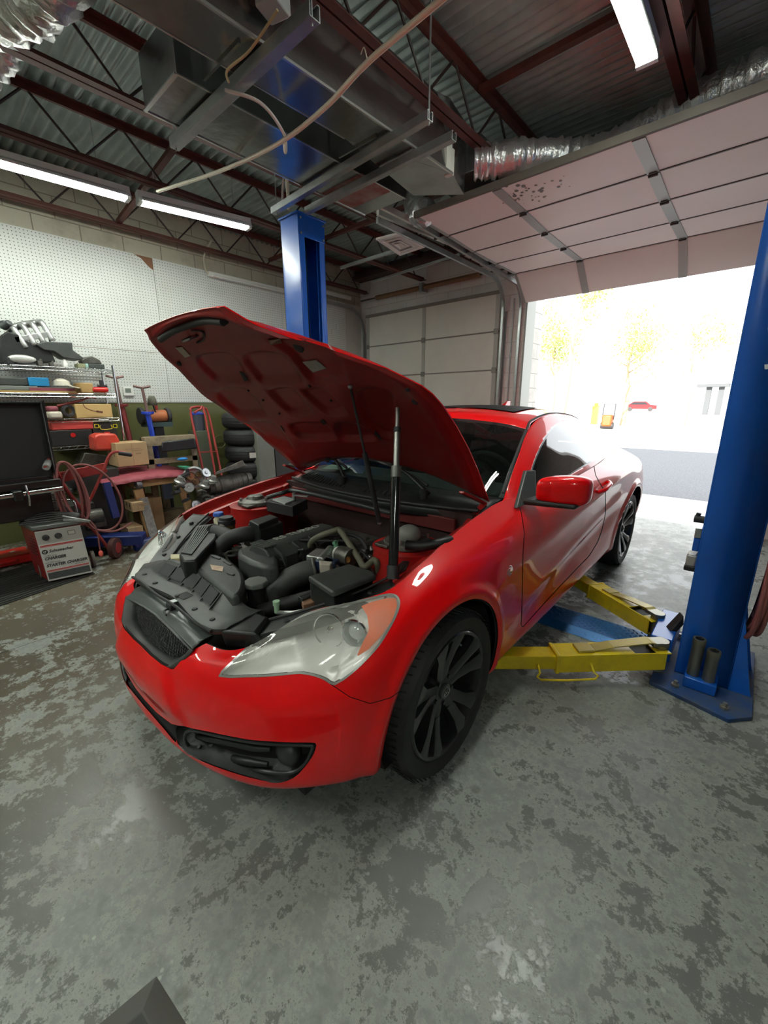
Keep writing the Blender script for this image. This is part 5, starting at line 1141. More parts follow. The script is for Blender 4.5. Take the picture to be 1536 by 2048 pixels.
c = cz(437, 1029, .83); MB().cyl(c-Vector((0, 0, .03)), c, .022).build('filler_neck', mat('cream_plastic', (.66, .60, .42), .4), wr, local=True); MB().lathe([(0, .012), (.024, .012), (.028, 0), (.028, -.006)], c, (0, 0, 1), 20).build('blue_cap', mat('blue_cap', (.03, .12, .50), .4), wr, local=True)
c = cz(453, 1041, .81); b_ = MB().cyl(c-Vector((0, 0, .13)), c, .040, n=24).build('power_steering_reservoir', mat('amber_reservoir', (.16, .10, .03), .3), car, local=True); MB().lathe([(0, .02), (.034, .02), (.036, .006), (.044, .004), (.044, -.02)], c, (0, 0, 1), 24).build('cap', ink, b_, local=True)
m = MB(); P = catmull([cz(424, 1066, .77), cz(440, 1068, .77), cz(460, 1078, .76)], 10); m.tube(P, [.040+.004*(i % 2) for i in range(len(P))], 18, 1); m.build('corrugated_duct', rub, car, local=True, ang=80)
MB().tube([cz(437, 1112, .70), cz(440, 1095, .74), cz(460, 1077, .78), cz(490, 1068, .80), cz(510, 1070, .78), cz(518, 1080, .70)], .036, 16).build('intake_hose', rub, car, local=True)
MB().tube([cz(445+26*math.cos(t)+17, 1095+14*math.sin(t)+3, .72) for t in np.linspace(0, 2*PI, 17)[:-1]], .008, 6, 1, True).build('looped_cable', rub, car, local=True)
fb = slab('relay_box', [(498, 1041), (540, 1028), (557, 1034), (517, 1050)], .86, .11, blk, .005); slab('box_base', [(496, 1047), (542, 1034), (566, 1044), (520, 1060)], .835, .10, ink, .004)
slab('battery', [(532, 1002), (565, 991), (615, 998), (585, 1013)], .865, .06, ink, .004); slab('battery_top', [(545, 998), (568, 992), (592, 998), (570, 1007)], .872, .01, mat('battery_label', (.40, .43, .42), .4), .002)
m = MB(); c = cz(588, 990, .90); m.cyl(c-Vector((0, 0, .03)), c+Vector((0, 0, .012)), .01).bar(c, c+Vector((-.03, .09, 0)), .02, .008); m.build('battery_clamp', steel, car, local=True)
# engine: cover, cam cap, timing cover
eng = MB().box(-.42, .22, -.16, .20, .35, .70).build('engine_block', castd, car, local=True, bevel=.02)
C0, C1 = cz(515, 1092, .80), cz(655, 1048, .80)        # along the cover
ex = (C1-C0); ex.z = 0; EL = ex.length; ex.normalize(); ey = Vector((-ex.y, ex.x, 0))
Me = frame(C0, ex, ey)
m = MB(); m.M = Me; W2 = .075
pr = [(-W2, -.10), (-W2, -.035), (-W2+.02, -.008), (-.03, 0), (.03, 0), (W2-.02, -.008), (W2, -.035), (W2, -.10)]
m.add([(x, y, z) for x in (0.0, EL) for y, z in pr], [(i, i+1, 9+i, 8+i) for i in range(7)]+[tuple(range(8)), tuple(range(15, 7, -1))]); cov = m.build('engine_cover', blkg, car, local=True, bevel=.008)
for i in range(4):
    x = .04+i*(EL-.09)/3.4
    for s_ in (-1,):
        m = MB(); m.M = Me; m.prism([(x, s_*W2*.8, -.004), (x+.085, s_*W2*.8, -.004), (x+.085, s_*W2*1.5, -.02), (x+.08, s_*W2*1.62, -.07), (x+.005, s_*W2*1.62, -.07), (x, s_*W2*1.5, -.02)], (0, 0, -.02)); m.build('coil_hood', blkg, cov, local=True, bevel=.006)
        m = MB(); m.M = Me; m.box(x+.01, x+.075, s_*W2*1.66-.002, s_*W2*1.62, -.095, -.035); m.build('coil_recess', ink, cov, local=True)
m = MB(); m.M = Me
for i in range(6): m.box(-.002+i*.011, .004+i*.011, -W2*.7, W2*.7, -.002, .004)
m.build('end_rib', blkg, cov, local=True, smooth=False)
Tm = Me @ Matrix.Translation((EL*.56, .012, .0012)) @ Matrix.Rotation(0, 4, 'Z')
text('RS TURBO', .052, CARM @ Tm, mat('silver_lettering', (.50, .52, .48), .4, .4), cov, 'lettering', .0012, sx=1.15)
tcv_ = slab('timing_cover', [(474, 1098), (500, 1088), (540, 1098), (556, 1112), (557, 1130), (530, 1133), (498, 1122), (476, 1110)], .765, .16, blkg, .018)
m = MB()
for i in range(9): m.bar(cz(494+5*i, 1108+2.4*i, .745), cz(494+5*i, 1108+2.4*i, .745)-Vector((0, 0, .09)), .006, .012)
m.v = [p+Vector((.012, .004, 0)) for p in m.v]; m.build('cooling_ribs', blkg, tcv_, local=True, smooth=False)
dip = MB(); c = cz(600, 1099, .74); dip.torus(c, (.7, .7, .1), .016, .005, 20, 8); dip.cyl(c-Vector((0, 0, .016)), c-Vector((0, 0, .06)), .005); dip.build('dipstick', mat('dipstick_yellow', (.80, .55, .02), .4), car, local=True)
def hose(name, px, r_, m_, par=car, n_=10): return MB().tube([cz(*q) for q in px], r_, n_).build(name, m_, par, local=True)
oldr = mat('aged_hose', (.12, .115, .075), .6, noise=(12, .6, (.07, .07, .05)))
hose('heater_hose', [(622, 1100, .74), (622, 1085, .79), (640, 1072, .82), (668, 1062, .84), (680, 1062, .84), (700, 1090, .80), (718, 1118, .77), (728, 1133, .76), (742, 1125, .77), (748, 1120, .78), (755, 1130, .76), (757, 1165, .66)], .0135, oldr)
hose('coolant_hose', [(555, 1111, .74), (565, 1121, .73), (590, 1118, .73), (620, 1104, .74), (645, 1097, .74)], .015, rub)
hose('vacuum_hose', [(480, 1122, .70), (505, 1132, .70), (545, 1138, .70), (590, 1130, .70), (625, 1112, .72)], .009, rub); hose('vacuum_hose', [(480, 1129, .69), (510, 1143, .69), (535, 1162, .68), (555, 1165, .66)], .009, rub)
hose('vacuum_hose', [(505, 1152, .66), (530, 1168, .66), (548, 1178, .65)], .007, rub)
hose('intercooler_pipe', [(547, 1208, .60), (552, 1185, .64), (575, 1162, .68), (605, 1147, .71), (632, 1140, .72)], .048, mat('rubber_boot', (.035, .036, .033), .6), n_=20)
hose('pipe_clamp', [(623, 1137, .715), (628, 1146, .705)], .0, steel) if 0 else None
c = cz(630, 1141, .72); d_ = (cz(632, 1140, .72)-cz(605, 1147, .71)).normalized(); MB().torus(c, d_, .050, .006, 28, 8).build('pipe_clamp', castd, car, local=True)
hose('radiator_hose', [(515, 1225, .62), (560, 1210, .63), (610, 1196, .65), (640, 1190, .66)], .026, rub, n_=14)
hose('breather_hose', [(640, 1075, .80), (690, 1068, .82), (720, 1078, .80), (735, 1100, .77)], .009, rub); hose('cable', [(600, 1080, .80), (650, 1082, .80), (700, 1085, .79), (740, 1120, .76)], .006, rub)
hose('cable', [(735, 1090, .76), (733, 1110, .72), (722, 1130, .7)], .008, rub)
# throttle body and turbo plumbing, valve train clutter
m = MB(); c = cz(640, 1118, .75); m.cbox(c, (.10, .08, .06), .4).cyl(c+Vector((0, 0, -.02)), c+Vector((.03, .12, -.02)), .035).cyl(c+Vector((-.08, -.02, .02)), c+Vector((.05, .06, .02)), .018); m.build('throttle_body', alum, car, local=True, bevel=.005)
slab('sensor_block', [(637, 1118), (652, 1111), (668, 1120), (660, 1130), (640, 1128)], .775, .05, mat('light_sensor', (.42, .38, .32), .5), .004)
m = MB(); c = cz(655, 1130, .75); m.cbox(c, (.05, .09, .05), .4); m.build('blue_connector', mat('dark_blue_plastic', (.01, .02, .05), .4), car, local=True, bevel=.006)
c = cz(690, 1112, .76); MB().cyl(c-Vector((0, .03, 0)), c+Vector((0, .04, 0)), .04, n=24).cyl(c-Vector((0, .10, 0)), c-Vector((0, .03, 0)), .024).build('turbo_outlet', castd, car, local=True); MB().torus(c-Vector((0, .045, 0)), (0, 1, 0), .028, .006).build('white_band', wht, car, local=True)
MB().lathe([(0, .01), (.012, .01), (.014, 0)], c+Vector((.02, .04, 0)), (1, .5, 0), 12).build('copper_bolt', mat('copper', (.45, .20, .06), .4, .6), car, local=True)
c = cz(672, 1096, .78); MB().cyl(c, c+Vector((0, 0, .03)), .010).cyl(c+Vector((0, 0, .03)), c+Vector((.03, .02, .035)), .007).build('green_connector', mat('green_plastic', (.16, .40, .24), .4), car, local=True)
c = cz(575, 1213, .66); 
oilm = [alum, castd, ink, castd, blkg, steel]
for k in range(46):
    u, v = 560+rng.random()*190, 1085+rng.random()*75; t = rng.integers(0, 3); z = .66+.07*rng.random(); c = cz(u, v, z); mm = MB()
    if t == 0: mm.cbox(c, tuple(.015+.03*rng.random(3)), rng.random()*3)
    elif t == 1: mm.cyl(c, c+Vector(rng.normal(0, .02, 3))+Vector((0, 0, .015)), .006+.008*rng.random(), n=10)
    else: mm.tube([c, c+Vector(rng.normal(0, .04, 3)), c+Vector(rng.normal(0, .06, 3))], .004+.003*rng.random(), 6)
    mm.build(['engine_bracket', 'engine_fitting', 'engine_wire'][t], oilm[rng.integers(0, 6)], car, local=True, bevel=.002 if t == 0 else 0)
for k in range(22):
    u, v = 480+rng.random()*75, 1135+rng.random()*60; c = cz(u, v, .58+.05*rng.random()); mm = MB(); mm.tube([c, c+Vector(rng.normal(0, .05, 3)), c+Vector(rng.normal(0, .07, 3))], .006, 6); mm.build('engine_wire', oilm[rng.integers(1, 4)], car, local=True)
for k in range(14):
    u, v = 430+rng.random()*80, 1085+rng.random()*25; c = cz(u, v, .68+.05*rng.random()); MB().cbox(c, tuple(.02+.03*rng.random(3)), rng.random()*3).build('engine_bracket', oilm[rng.integers(1, 4)], car, local=True, bevel=.002)
MB().box(-.45, .50, -.60, .60, .30, .40).build('bay_floor', dk, car, local=True)
# radiator cap tower
c = cz(512, 1168, .72); m = MB(); m.cyl(c-Vector((0, 0, .12)), c, .036, n=20); rc = m.build('coolant_neck', blk, car, local=True)
MB().lathe([(0, .016), (.046, .014), (.050, .004), (.048, -.006), (.036, -.008)], c, (0, 0, 1), 8).build('radiator_cap', mat('cap_grey_plastic', (.13, .14, .13), .5), rc, local=True, bevel=.003)
slab('coolant_tank', [(480, 1190), (520, 1178), (540, 1195), (540, 1208), (505, 1212)], .63, .12, blkg, .012)
c = cz(553, 1210, .68); MB().cyl(c-Vector((0, 0, .03)), c, .010).cyl(c, c+Vector((0, 0, .016)), .013).build('ac_port', mat('pale_green_cap', (.42, .62, .42), .5), car, local=True)
MB().tube([c+Vector((0, 0, -.03)), c+Vector((-.02, .06, -.02)), c+Vector((-.05, .10, -.01))], .009, 8).build('ac_pipe', alum, car, local=True)
slab('rusty_bracket', [(602, 1196), (612, 1188), (636, 1183), (640, 1198), (622, 1206), (606, 1210)], .69, .03, mat('bracket_rust', (.30, .15, .08), .7, noise=(30, .7, (.12, .07, .05))), .003); slab('bracket_arm', [(595, 1192), (630, 1180), (638, 1184), (604, 1198)], .70, .02, blk, .003)
f = slab('fuse_box', [(616, 1152), (698, 1127), (746, 1143), (752, 1150), (668, 1183), (662, 1182)], .80, .022, blkg, .006); slab('fuse_box_base', [(620, 1155), (698, 1131), (746, 1148), (667, 1186)], .778, .11, blk, .004, par=f)
for i in range(11):
    a_ = cz(622+4.0*i, 1158+2.4*i, .77); MB().bar(a_, a_-Vector((0, 0, .08)), .006, .006).build('box_rib', blkg, f, local=True)
c = cz(818, 1068, .87); MB().ball(c, .05, 20, 1, 1, .8).build('brake_reservoir', mat('grey_dome', (.20, .20, .18), .5), car, local=True)
MB().tube([cz(812, 1090, .86), cz(840, 1092, .86), cz(880, 1086, .87), cz(900, 1080, .87)], .02, 10).build('cowl_duct', blk, car, local=True)
slab('bracket_plate', [(792, 1132), (812, 1116), (820, 1120), (812, 1136), (797, 1146)], .80, .012, blk, .003)
# gas strut of the hood
top = on_hood(704, 768)+nrm_in*.02; bot = cz(759, 1045, .87)
mid = top.lerp(bot, .45); g = MB().cyl(top, mid, .005).build('gas_strut', ink, car, local=True); MB().cyl(mid, bot, .011).build('strut_cylinder', ink, g, local=True)
MB().ball(top, .011, 12).build('ball_joint', steel, g, local=True); MB().ball(bot, .012, 12).build('ball_joint', steel, g, local=True)
# shop pole holding the hood open
tp = CARM @ (on_hood(798, 812)+nrm_in*.014); bt = CARM @ cz(786, 1158, .775)
r = root('hood_prop', bt, 'black telescoping prop pole standing in the engine bay holding up the hood', 'prop pole')
dv = tp-bt; j1 = bt+dv*.60; j2 = bt+dv*.88
MB().cyl(bt, bt+dv*.075, .024).build('rubber_foot', ink, r); MB().cyl(bt+dv*.05, j1, .0185).build('lower_tube', blkgl, r); MB().cyl(j1-dv*.02, j1+dv*.045, .020).build('collar', mat('collar_grey', (.15, .15, .14), .4, .5), r)
MB().cyl(j1, j2, .012).build('upper_tube', mat('dull_steel', (.30, .30, .28), .35, .8), r); MB().cyl(j2-dv*.03, j2, .014).build('collar', ink, r); MB().cyl(j2, tp, .0085).build('tip_rod', mat('dull_steel', (.30, .30, .28), .35, .8), r)
# ================================================================= LIFT
def column(name, x_in, sgn, lab, y0=2.45, y1=2.73, w=.24, h=2.9):
    """C-shaped post; sgn = +1 when the open side faces +X"""
    r = root(name, (x_in-sgn*w/2, (y0+y1)/2, 0), lab, 'lift post')
    t = .008; xo = x_in-sgn*w
    m = MB(); bx = lambda a, b, c, d, e, f: m.box(min(a, b), max(a, b), c, d, e, f)
    bx(x_in, xo, y0, y0+t, .02, h); bx(x_in, xo, y1-t, y1, .02, h); bx(xo, xo+sgn*t, y0, y1, .02, h)
    bx(x_in, x_in-sgn*t, y0, y0+.062, .02, h); bx(x_in, x_in-sgn*t, y1-.062, y1, .02, h)
    bx(x_in-sgn*.04, x_in-sgn*(.04+t), y0+.062-.01, y0+.062, .02, h); bx(x_in-sgn*.04, x_in-sgn*(.04+t), y1-.062, y1-.052, .02, h)
    col = m.build('column', blue, r, bevel=.003)
    m = MB(); bx = lambda a, b, c, d, e, f: m.box(min(a, b), max(a, b), c, d, e, f)
    bx(x_in+sgn*.012, xo-sgn*.012, y0-.015, y1+.015, h, h+.014); bx(x_in+sgn*.004, x_in-sgn*.001, y0, y1, h-.16, h); m.build('top_cap', blue, r, bevel=.003)
    for (yy, zz) in ((y0+.02, h-.03), (y0+.02, h-.14), (y1-.02, h-.03), (y1-.02, h-.14)): MB().cyl((x_in+sgn*.004, yy, zz), (x_in+sgn*.012, yy, zz), .009, n=8).build('bolt', steel, r)
    m = MB(); m.box(min(x_in-sgn*.05, xo+sgn*.05), max(x_in-sgn*.05, xo+sgn*.05), y0+.07, y1-.07, .10, 1.05); m.build('carriage', mat('dark_lift_interior', (.01, .02, .05), .5), r, bevel=.01)
    MB().cyl((x_in-sgn*.05, y0+.09, .9), (x_in-sgn*.05, y0+.09, h-.05), .006, n=8).build('lift_cable', mat('greasy_cable', (.42, .40, .33), .4, .5), r)
    MB().cyl((x_in-sgn*.13, (y0+y1)/2, .3), (x_in-sgn*.13, (y0+y1)/2, h-.1), .03, n=16).build('cylinder_ram', mat('dark_lift_interior', (.01, .02, .05), .5), r)
    m = MB(); bx = lambda a, b, c, d, e, f: m.box(min(a, b), max(a, b), c, d, e, f)
    q = [(x_in+sgn*.09, y0-.17), (x_in-sgn*.20, y0-.245), (x_in-sgn*.31, y0-.16), (x_in-sgn*.31, y1+.12), (x_in-sgn*.25, y1+.2), (x_in+sgn*.09, y1+.2)]
    if sgn < 0: q = [(-.205, 2.27), (.115, 2.195), (.195, 2.285), (.195, 2.95), (-.205, 2.95)]
    m.prism([(a, b, .0) for a, b in q], (0, 0, .02)); m.build('base_plate', mat('scuffed_blue_plate', (.02, .07, .22), .6, .1, noise=(9, .7, (.10, .10, .09))), r, bevel=.002)
    for s_ in (y0-.002, y1-.006):
        m = MB(); m.prism([(xo, s_, .02), (xo-sgn*.085, s_, .02), (xo-sgn*.075, s_, .06), (xo, s_, .42)], (0, .008, 0)); m.build('gusset', blue, r, smooth=False)
    return r
far = column('lift_post', -3.10, 1, 'far blue car lift post, standing against the pegboard side behind the raised hood')
text('FORWARD', .045, frame((-3.22, 2.4485, 1.955), (1, 0, 0), (0, 0, 1)), mat('yellow_print', (.55, .45, .1), .5), far, 'lettering')
near = column('lift_post', -.122, -1, 'near blue car lift post at the right picture edge', h=3.0, w=.222)
whl = mat('white_letter', (.62, .68, .72), .5)
for ch, z in (('A', 1.80), ('C', 1.69), ('J', 1.60)):
    text(ch, .125, frame((gY(1553, 700, 2.4485).x, 2.4485, z), (1, 0, 0), (0, 0, 1)), whl, near, 'lettering', bold=.004)
# boxes and rubber parts on the near post
P = gY(1383, 1128, 2.52); r_ = MB().box(-.165, -.122, 2.47, 2.56, .60, .66).build('switch_box', mat('pale_grey_box', (.45, .45, .42), .5), near, bevel=.008); MB().box(-.168, -.12, 2.468, 2.562, .575, .603).build('switch_base', ink, r_, bevel=.006)
MB().box(-.150, -.122, 2.47, 2.54, .75, .80).build('limit_switch', steel, near, bevel=.004); MB().box(-.150, -.122, 2.48, 2.54, .68, .75).build('lock_housing', blue, near, bevel=.004)
MB().cyl((-.165, 2.5, .84), (-.12, 2.5, .84), .018).cyl((-.155, 2.5, .84), (-.15, 2.5, .87), .01).build('lock_knob', ink, near)
MB().hexa([gZ(u, v, z) for u, v, z in ((1322, 1278, .12), (1330, 1290, .12), (1368, 1250, .24), (1360, 1238, .24))], [gZ(u, v, z) for u, v, z in ((1322, 1262, .17), (1330, 1272, .17), (1368, 1232, .29), (1360, 1222, .29))]).build('rubber_guard', rub, near, bevel=.006)
# adapter holder with two steel sockets
hb = MB().box(-.075, .055, 2.335, 2.45, .02, .075).build('adapter_holder', blue, near, bevel=.004)
def socket(x, y, h, lab):
    r = root('lift_adapter', (x, y, .075), lab, 'lift adapter', group=None)
    MB().lathe([(.019, h-.01), (.019, h), (.027, h), (.028, h-.004), (.028, h-.03), (.026, h-.034), (.026, 0), (.0, 0)], (x, y, .075), (0, 0, 1), 28).build('sleeve', mat('greasy_steel', (.26, .25, .20), .35, .8), r)
    MB().lathe([(.019, h-.001), (.019, h-.08), (0, h-.08)], (x, y, .075), (0, 0, 1), 20).build('bore', ink, r)
socket(-.045, 2.385, .20, 'taller steel lift adapter sleeve standing at the foot of the near blue post'); socket(.018, 2.375, .165, 'shorter steel lift adapter sleeve standing right of the taller one')
for (x, y) in ((-.10, 2.31), (.095, 2.27), (.15, 2.7), (-.15, 2.85)):
    MB().cyl((x, y, .02), (x, y, .05), .009, n=10).cyl((x, y, .02), (x, y, .032), .019, n=6).build('anchor_bolt', mat('anchor_steel', (.35, .33, .28), .4, .7), near)
def obox(name, a, b, w, h, par, m, **k):
    return MB().bar(a, b, w, h).build(name, m, par, **k)
def arm(name, piv, elb, end, lab, w=.115, h=.095, strap=True, handle=None):
    d = (elb-piv).normalized(); L_ = (end-piv).length; dd = (end-piv).normalized(); side = dd.cross(Vector((0, 0, 1))).normalized(); up = Vector((0, 0, 1))
    # hollow outer tube
    m = MB(); t = .008
    for s_ in (-1, 1): m.bar(piv+side*s_*(w/2-t/2), elb+side*s_*(w/2-t/2), t, h)
    m.bar(piv+up*(-h/2+t/2), elb+up*(-h/2+t/2), w, t); m.bar(piv+dd*.16+up*(h/2-t/2), elb+up*(h/2-t/2), w, t); m.bar(piv+up*(h/2-t/2)-dd*.02, piv+dd*.05+up*(h/2-t/2), w, t)
    r = m.build('lift_arm', yel, near, bevel=.002)
    MB().bar(piv+dd*.02, elb-dd*.02, w-.03, h-.03).build('tube_interior', mat('dark_tube', (.03, .03, .015), .6), r)
    MB().bar(elb-dd*.06, end, w-.025, h-.022).build('inner_tube', yel, r, bevel=.003)
    MB().bar(elb-dd*.012, elb+dd*.006, w+.008, h+.008).build('collar', yel, r, bevel=.003)
    MB().cyl(end-dd*.04-up*.055, end-dd*.04+up*.055, .048, n=24).build('pad_cup', yel, r, bevel=.003)
    MB().lathe([(0, .018), (.045, .018), (.052, .008), (.052, -.004)], end-dd*.04+up*.05, up, 24).build('rubber_pad', rub, r)
    if strap:
        sm = mat('worn_yellow_strap', (.52, .42, .10), .4, .2, noise=(14, .7, (.36, .30, .16)))
        P_ = [elb.lerp(piv, .20)+up*(h/2+.004), elb.lerp(piv, .36)+up*(h/2+.006), elb.lerp(piv, .52)+up*(h/2+.022), elb.lerp(piv, .88)+up*(h/2+.040), elb.lerp(piv, 1.0)+up*(h/2+.022)]
        m = MB()
        for a, b in zip(P_[:-1], P_[1:]): m.bar(a, b, .062, .007)
        m.build('strap', sm, r, bevel=.002); MB().bar(P_[0]+up*.002, P_[0].lerp(P_[1], .9)+up*.002, .075, .012).build('strap_clamp', sm, r, bevel=.002)
    if handle:
        a, b = handle; o = side*(w/2+.005); A0, B0 = piv.lerp(end, a)+o*handle_s, piv.lerp(end, b)+o*handle_s
        MB().tube([A0, A0+side*handle_s*.035-up*.025, A0+side*handle_s*.055-up*.05, B0+side*handle_s*.055-up*.05, B0+side*handle_s*.035-up*.025, B0], .0055, 8, 2).build('handle', yel, r)
    MB().cyl(piv-up*.08, piv+up*.085, .034, n=24).build('pivot_pin', mat('greasy_steel', (.26, .25, .20), .35, .8), r)
    MB().cbox(piv+up*.075+dd*.02, (.08, .07, .02), math.atan2(dd.y, dd.x)).build('gear_segment', mat('greasy_steel', (.26, .25, .20), .35, .8), r, bevel=.004)
    return r
zt = .125
handle_s = 1
pf = gZ(1318, 1310, .135); ef = gZ(1110, 1322, zt); nf = gZ(1012, 1318, zt)+(gZ(1012, 1318, zt)-gZ(1110, 1322, zt)).normalized()*.16
dirf = (pf-gZ(1012, 1318, zt)).normalized(); ef = pf-dirf*((pf-ef).length); 
s_t = (dirf*-1).cross(Vector((0, 0, 1))); handle_s = 1 if s_t.y < 0 else -1
arm('lift_arm', pf, ef, nf, 'yellow lift arm with a bent wire handle, nearer of the two at the near post', handle=(.40, .68))
pr = gZ(1312, 1252, .135); er = gZ(1190, 1180, zt); nr_ = gZ(1140, 1150, zt)+(gZ(1140, 1150, zt)-gZ(1190, 1180, zt)).normalized()*.30
arm('lift_arm', pr, er, nr_, 'yellow lift arm pointing toward the rear wheel, farther of the two at the near post')
MB().bar(Vector((-.20, 2.42, .135)), Vector((-.20, 2.80, .135)), .10, .13).build('arm_bracket', blue, near, bevel=.006)
# diamond plate over the floor cables
def diamond():
    m = bpy.data.materials.new('blue_diamond_plate'); m.use_nodes = True; nt = m.node_tree; b = nt.nodes['Principled BSDF']; b.inputs['Base Color'].default_value = (.02, .13, .36, 1); b.inputs['Metallic'].default_value = .3; b.inputs['Roughness'].default_value = .38
    return m
dpm = diamond(); fp = root('cable_cover', (-1.6, 2.6, 0), 'blue diamond-plate floor cover running under the car between the lift posts', 'floor cover')
Y0, Y1 = 2.50, 2.80
MB().hexa([(-3.05, Y0, .001), (-.25, Y0, .001), (-.25, Y1, .001), (-3.05, Y1, .001)], [(-3.05, Y0+.05, .038), (-.25, Y0+.05, .038), (-.25, Y1-.05, .038), (-3.05, Y1-.05, .038)]).build('plate', dpm, fp, smooth=False, bevel=.004)
m = MB()
for i in range(46):
    for j in range(5):
        x = -1.25+i*.022; y = Y0+.065+j*.042+(.021 if i % 2 else 0)
        if y > Y1-.06: continue
        a = PI/4 if (i+j) % 2 else -PI/4; d_ = Vector((math.cos(a), math.sin(a), 0))*.015; n_ = Vector((-d_.y, d_.x, 0))*.32; c = Vector((x, y, .038)); m.add([c-d_, c+n_, c+d_, c-n_, c+Vector((0, 0, .0042))], [(0, 1, 4), (1, 2, 4), (2, 3, 4), (3, 0, 4)])
    for k in range(1):
        x = -1.25+i*.022; a = PI/4 if i % 2 else -PI/4; tz = .0195; c = Vector((x, Y0+.025, tz)); d_ = Vector((math.cos(a)*.012, math.sin(a)*.010, math.sin(a)*.0072)); n_ = Vector((.003, -.002, .002)); m.add([c-d_, c+n_, c+d_, c-n_, c+Vector((0, -.002, .002))], [(0, 1, 4), (1, 2, 4), (2, 3, 4), (3, 0, 4)])
m.build('tread_pattern', dpm, fp, smooth=False)
# maroon air hose coiled on the near post
r = root('air_hose', (.17, 2.5, .35), 'maroon air hose hanging in loops on the near blue lift post', 'hose')
for k in range(6):
    cx, cyy = .118+.014*(k % 3), 2.46+.014*k; top = 1.12+.02*k; botz = .315+.03*((k*2) % 5); w_ = .05+.010*k
    MB().tube([(cx, cyy, botz), (cx+.02, cyy-w_, botz+.10), (cx+.02, cyy-w_*.8, (top+botz)/2), (cx, cyy-w_*.3, top), (cx, cyy+w_*.4, top), (cx+.03, cyy+w_, (top+botz)/2), (cx+.02, cyy+w_, botz+.10)], .0105, 10, 5, True).build('hose_loop', hosem, r)
MB().cyl((.095, 2.56, 1.12), (.24, 2.56, 1.12), .012).build('hook', steel, r)
# ================================================================= FLOOR MATS
def ribmat():
    m = bpy.data.materials.new('ribbed_rubber'); m.use_nodes = True; nt = m.node_tree; b = nt.nodes['Principled BSDF']; b.inputs['Base Color'].default_value = (.022, .022, .020, 1); b.inputs['Roughness'].default_value = .6; return m
rbm = ribmat()
a0, a1 = gZ(0, 1213, 0), gZ(185, 1150, 0); dm = (a1-a0).normalized(); nm = Vector((-dm.y, dm.x, 0)); nm = nm if nm.x < 0 else -nm
r = root('floor_mat', a1, 'black ribbed rubber mat under the charger at the left picture edge', 'mat')
A0 = a0-dm*.5; A1 = a1+dm*.02
MB().prism([A0, A1, A1+nm*.75, A0+nm*.75], (0, 0, .008)).build('base', rbm, r, smooth=False)
m = MB()
for i in range(16): m.bar(A0+nm*(.03+.045*i)+Vector((0, 0, .009)), A1+nm*(.03+.045*i)+Vector((0, 0, .009)), .018, .008)
m.build('ribs', rbm, r, smooth=False)
c0 = gZ(313, 1953, 0); e1 = (gZ(200, 2048, 0)-c0).normalized(); e2 = (gZ(372, 2048, 0)-c0).normalized()
r = root('floor_mat', c0, 'dark grey rubber mat corner at the bottom edge of the picture', 'mat')
k = .62
def inset(d): return [c0+(e1+e2)*d, c0+e1*k+e2*d, c0+e1*k+e2*k, c0+e2*k+e1*d]
q0, q1 = inset(0), inset(.05); q2 = inset(.055)
m = MB(); m.add([p+Vector((0, 0, .001)) for p in q0]+[p+Vector((0, 0, .012)) for p in q1], [(i, (i+1) % 4, 4+(i+1) % 4, 4+i) for i in range(4)]+[(4, 5, 6, 7)]); m.build('bevel_border', mat('grey_rubber', (.055, .055, .048), .5), r, smooth=False)
m = MB(); m.add([p+Vector((0, 0, .0125)) for p in q2], [(0, 1, 2, 3)])
m.build('inner_field', mat('dark_grey_rubber', (.030, .030, .027), .6), r, smooth=False)
m = MB()
for i in range(22):
    for j in range(22):
        c = c0+e1*(.09+.022*i)+e2*(.09+.022*j)+Vector((0, 0, .0125)); m.cyl(c, c+Vector((0, 0, .003)), .008, .006, 8)
m.build('studs', mat('grey_rubber', (.055, .055, .048), .5), r)
# ================================================================= SHELF AND CLUTTER ALONG THE PEGBOARD WALL
def thing_mesh(name, fn, m_, lab, cat, group=None, **k):
    q = MB(); fn(q); return tag(q.build(name, m_, **k), lab, cat, group)
# ---- wire shelf
SX0, SX1, SY0, SY1 = -5.56, -5.18, -.12, 1.56
r = root('wire_shelf', ((SX0+SX1)/2, (SY0+SY1)/2, 0), 'chrome wire shelving unit full of car parts against the pegboard', 'shelf')
SZ = [1.745, 1.50, 1.255, .985, .52]
for x in (SX0, SX1):
    for y in (SY0, SY1):
        m = MB(); m.cyl((x, y, 0), (x, y, 1.79), .0125, n=12); m.build('post', chrome, r)
def wshelf(z):
    m = MB()
    for zz in (z, z-.030):
        for x in (SX0, SX1): m.cyl((x, SY0, zz), (x, SY1, zz), .0035, n=6)
        for y in (SY0, SY1): m.cyl((SX0, y, zz), (SX1, y, zz), .0035, n=6)
    for x in (SX0, SX1):
        y = SY0; k = 0; P = []
        while y < SY1: P.append((x, y, z-.03*(k % 2))); y += .035; k += 1
        m.tube(P, .0022, 5, 1)
    for x in (SX1,):
        pass
    k = 0; x = SX0; P = []
    while x < SX1: P.append((x, SY1, z-.03*(k % 2))); x += .035; k += 1
    m.tube(P, .0022, 5, 1)
    y = SY0+.02
    while y < SY1: m.cyl((SX0, y, z+.003), (SX1, y, z+.003), .0018, n=4); y += .027
    return m.build('wire_tray', chrome, r)
for z in SZ: wshelf(z)
YB = lambda u, v, x=SX1: gX(u, v, x)
def ybox(name, u0, u1, vt, vb, xf, dep, m_, lab, cat, bevel=.006, zb=None, group=None, **k):
    """box whose front face (plane X = xf) spans the given width and height"""
    a, b = gX(u0, vb, xf), gX(u1, vb, xf); t = gX((u0+u1)/2, vt, xf); z0 = zb if zb is not None else min(a.z, b.z)
    q = MB().box(xf-dep, xf, a.y, b.y, z0, t.z); return tag(q.build(name, m_, bevel=bevel, **k), lab, cat, group)
z1, z2, z3, z4, z5 = [z+.006 for z in SZ]
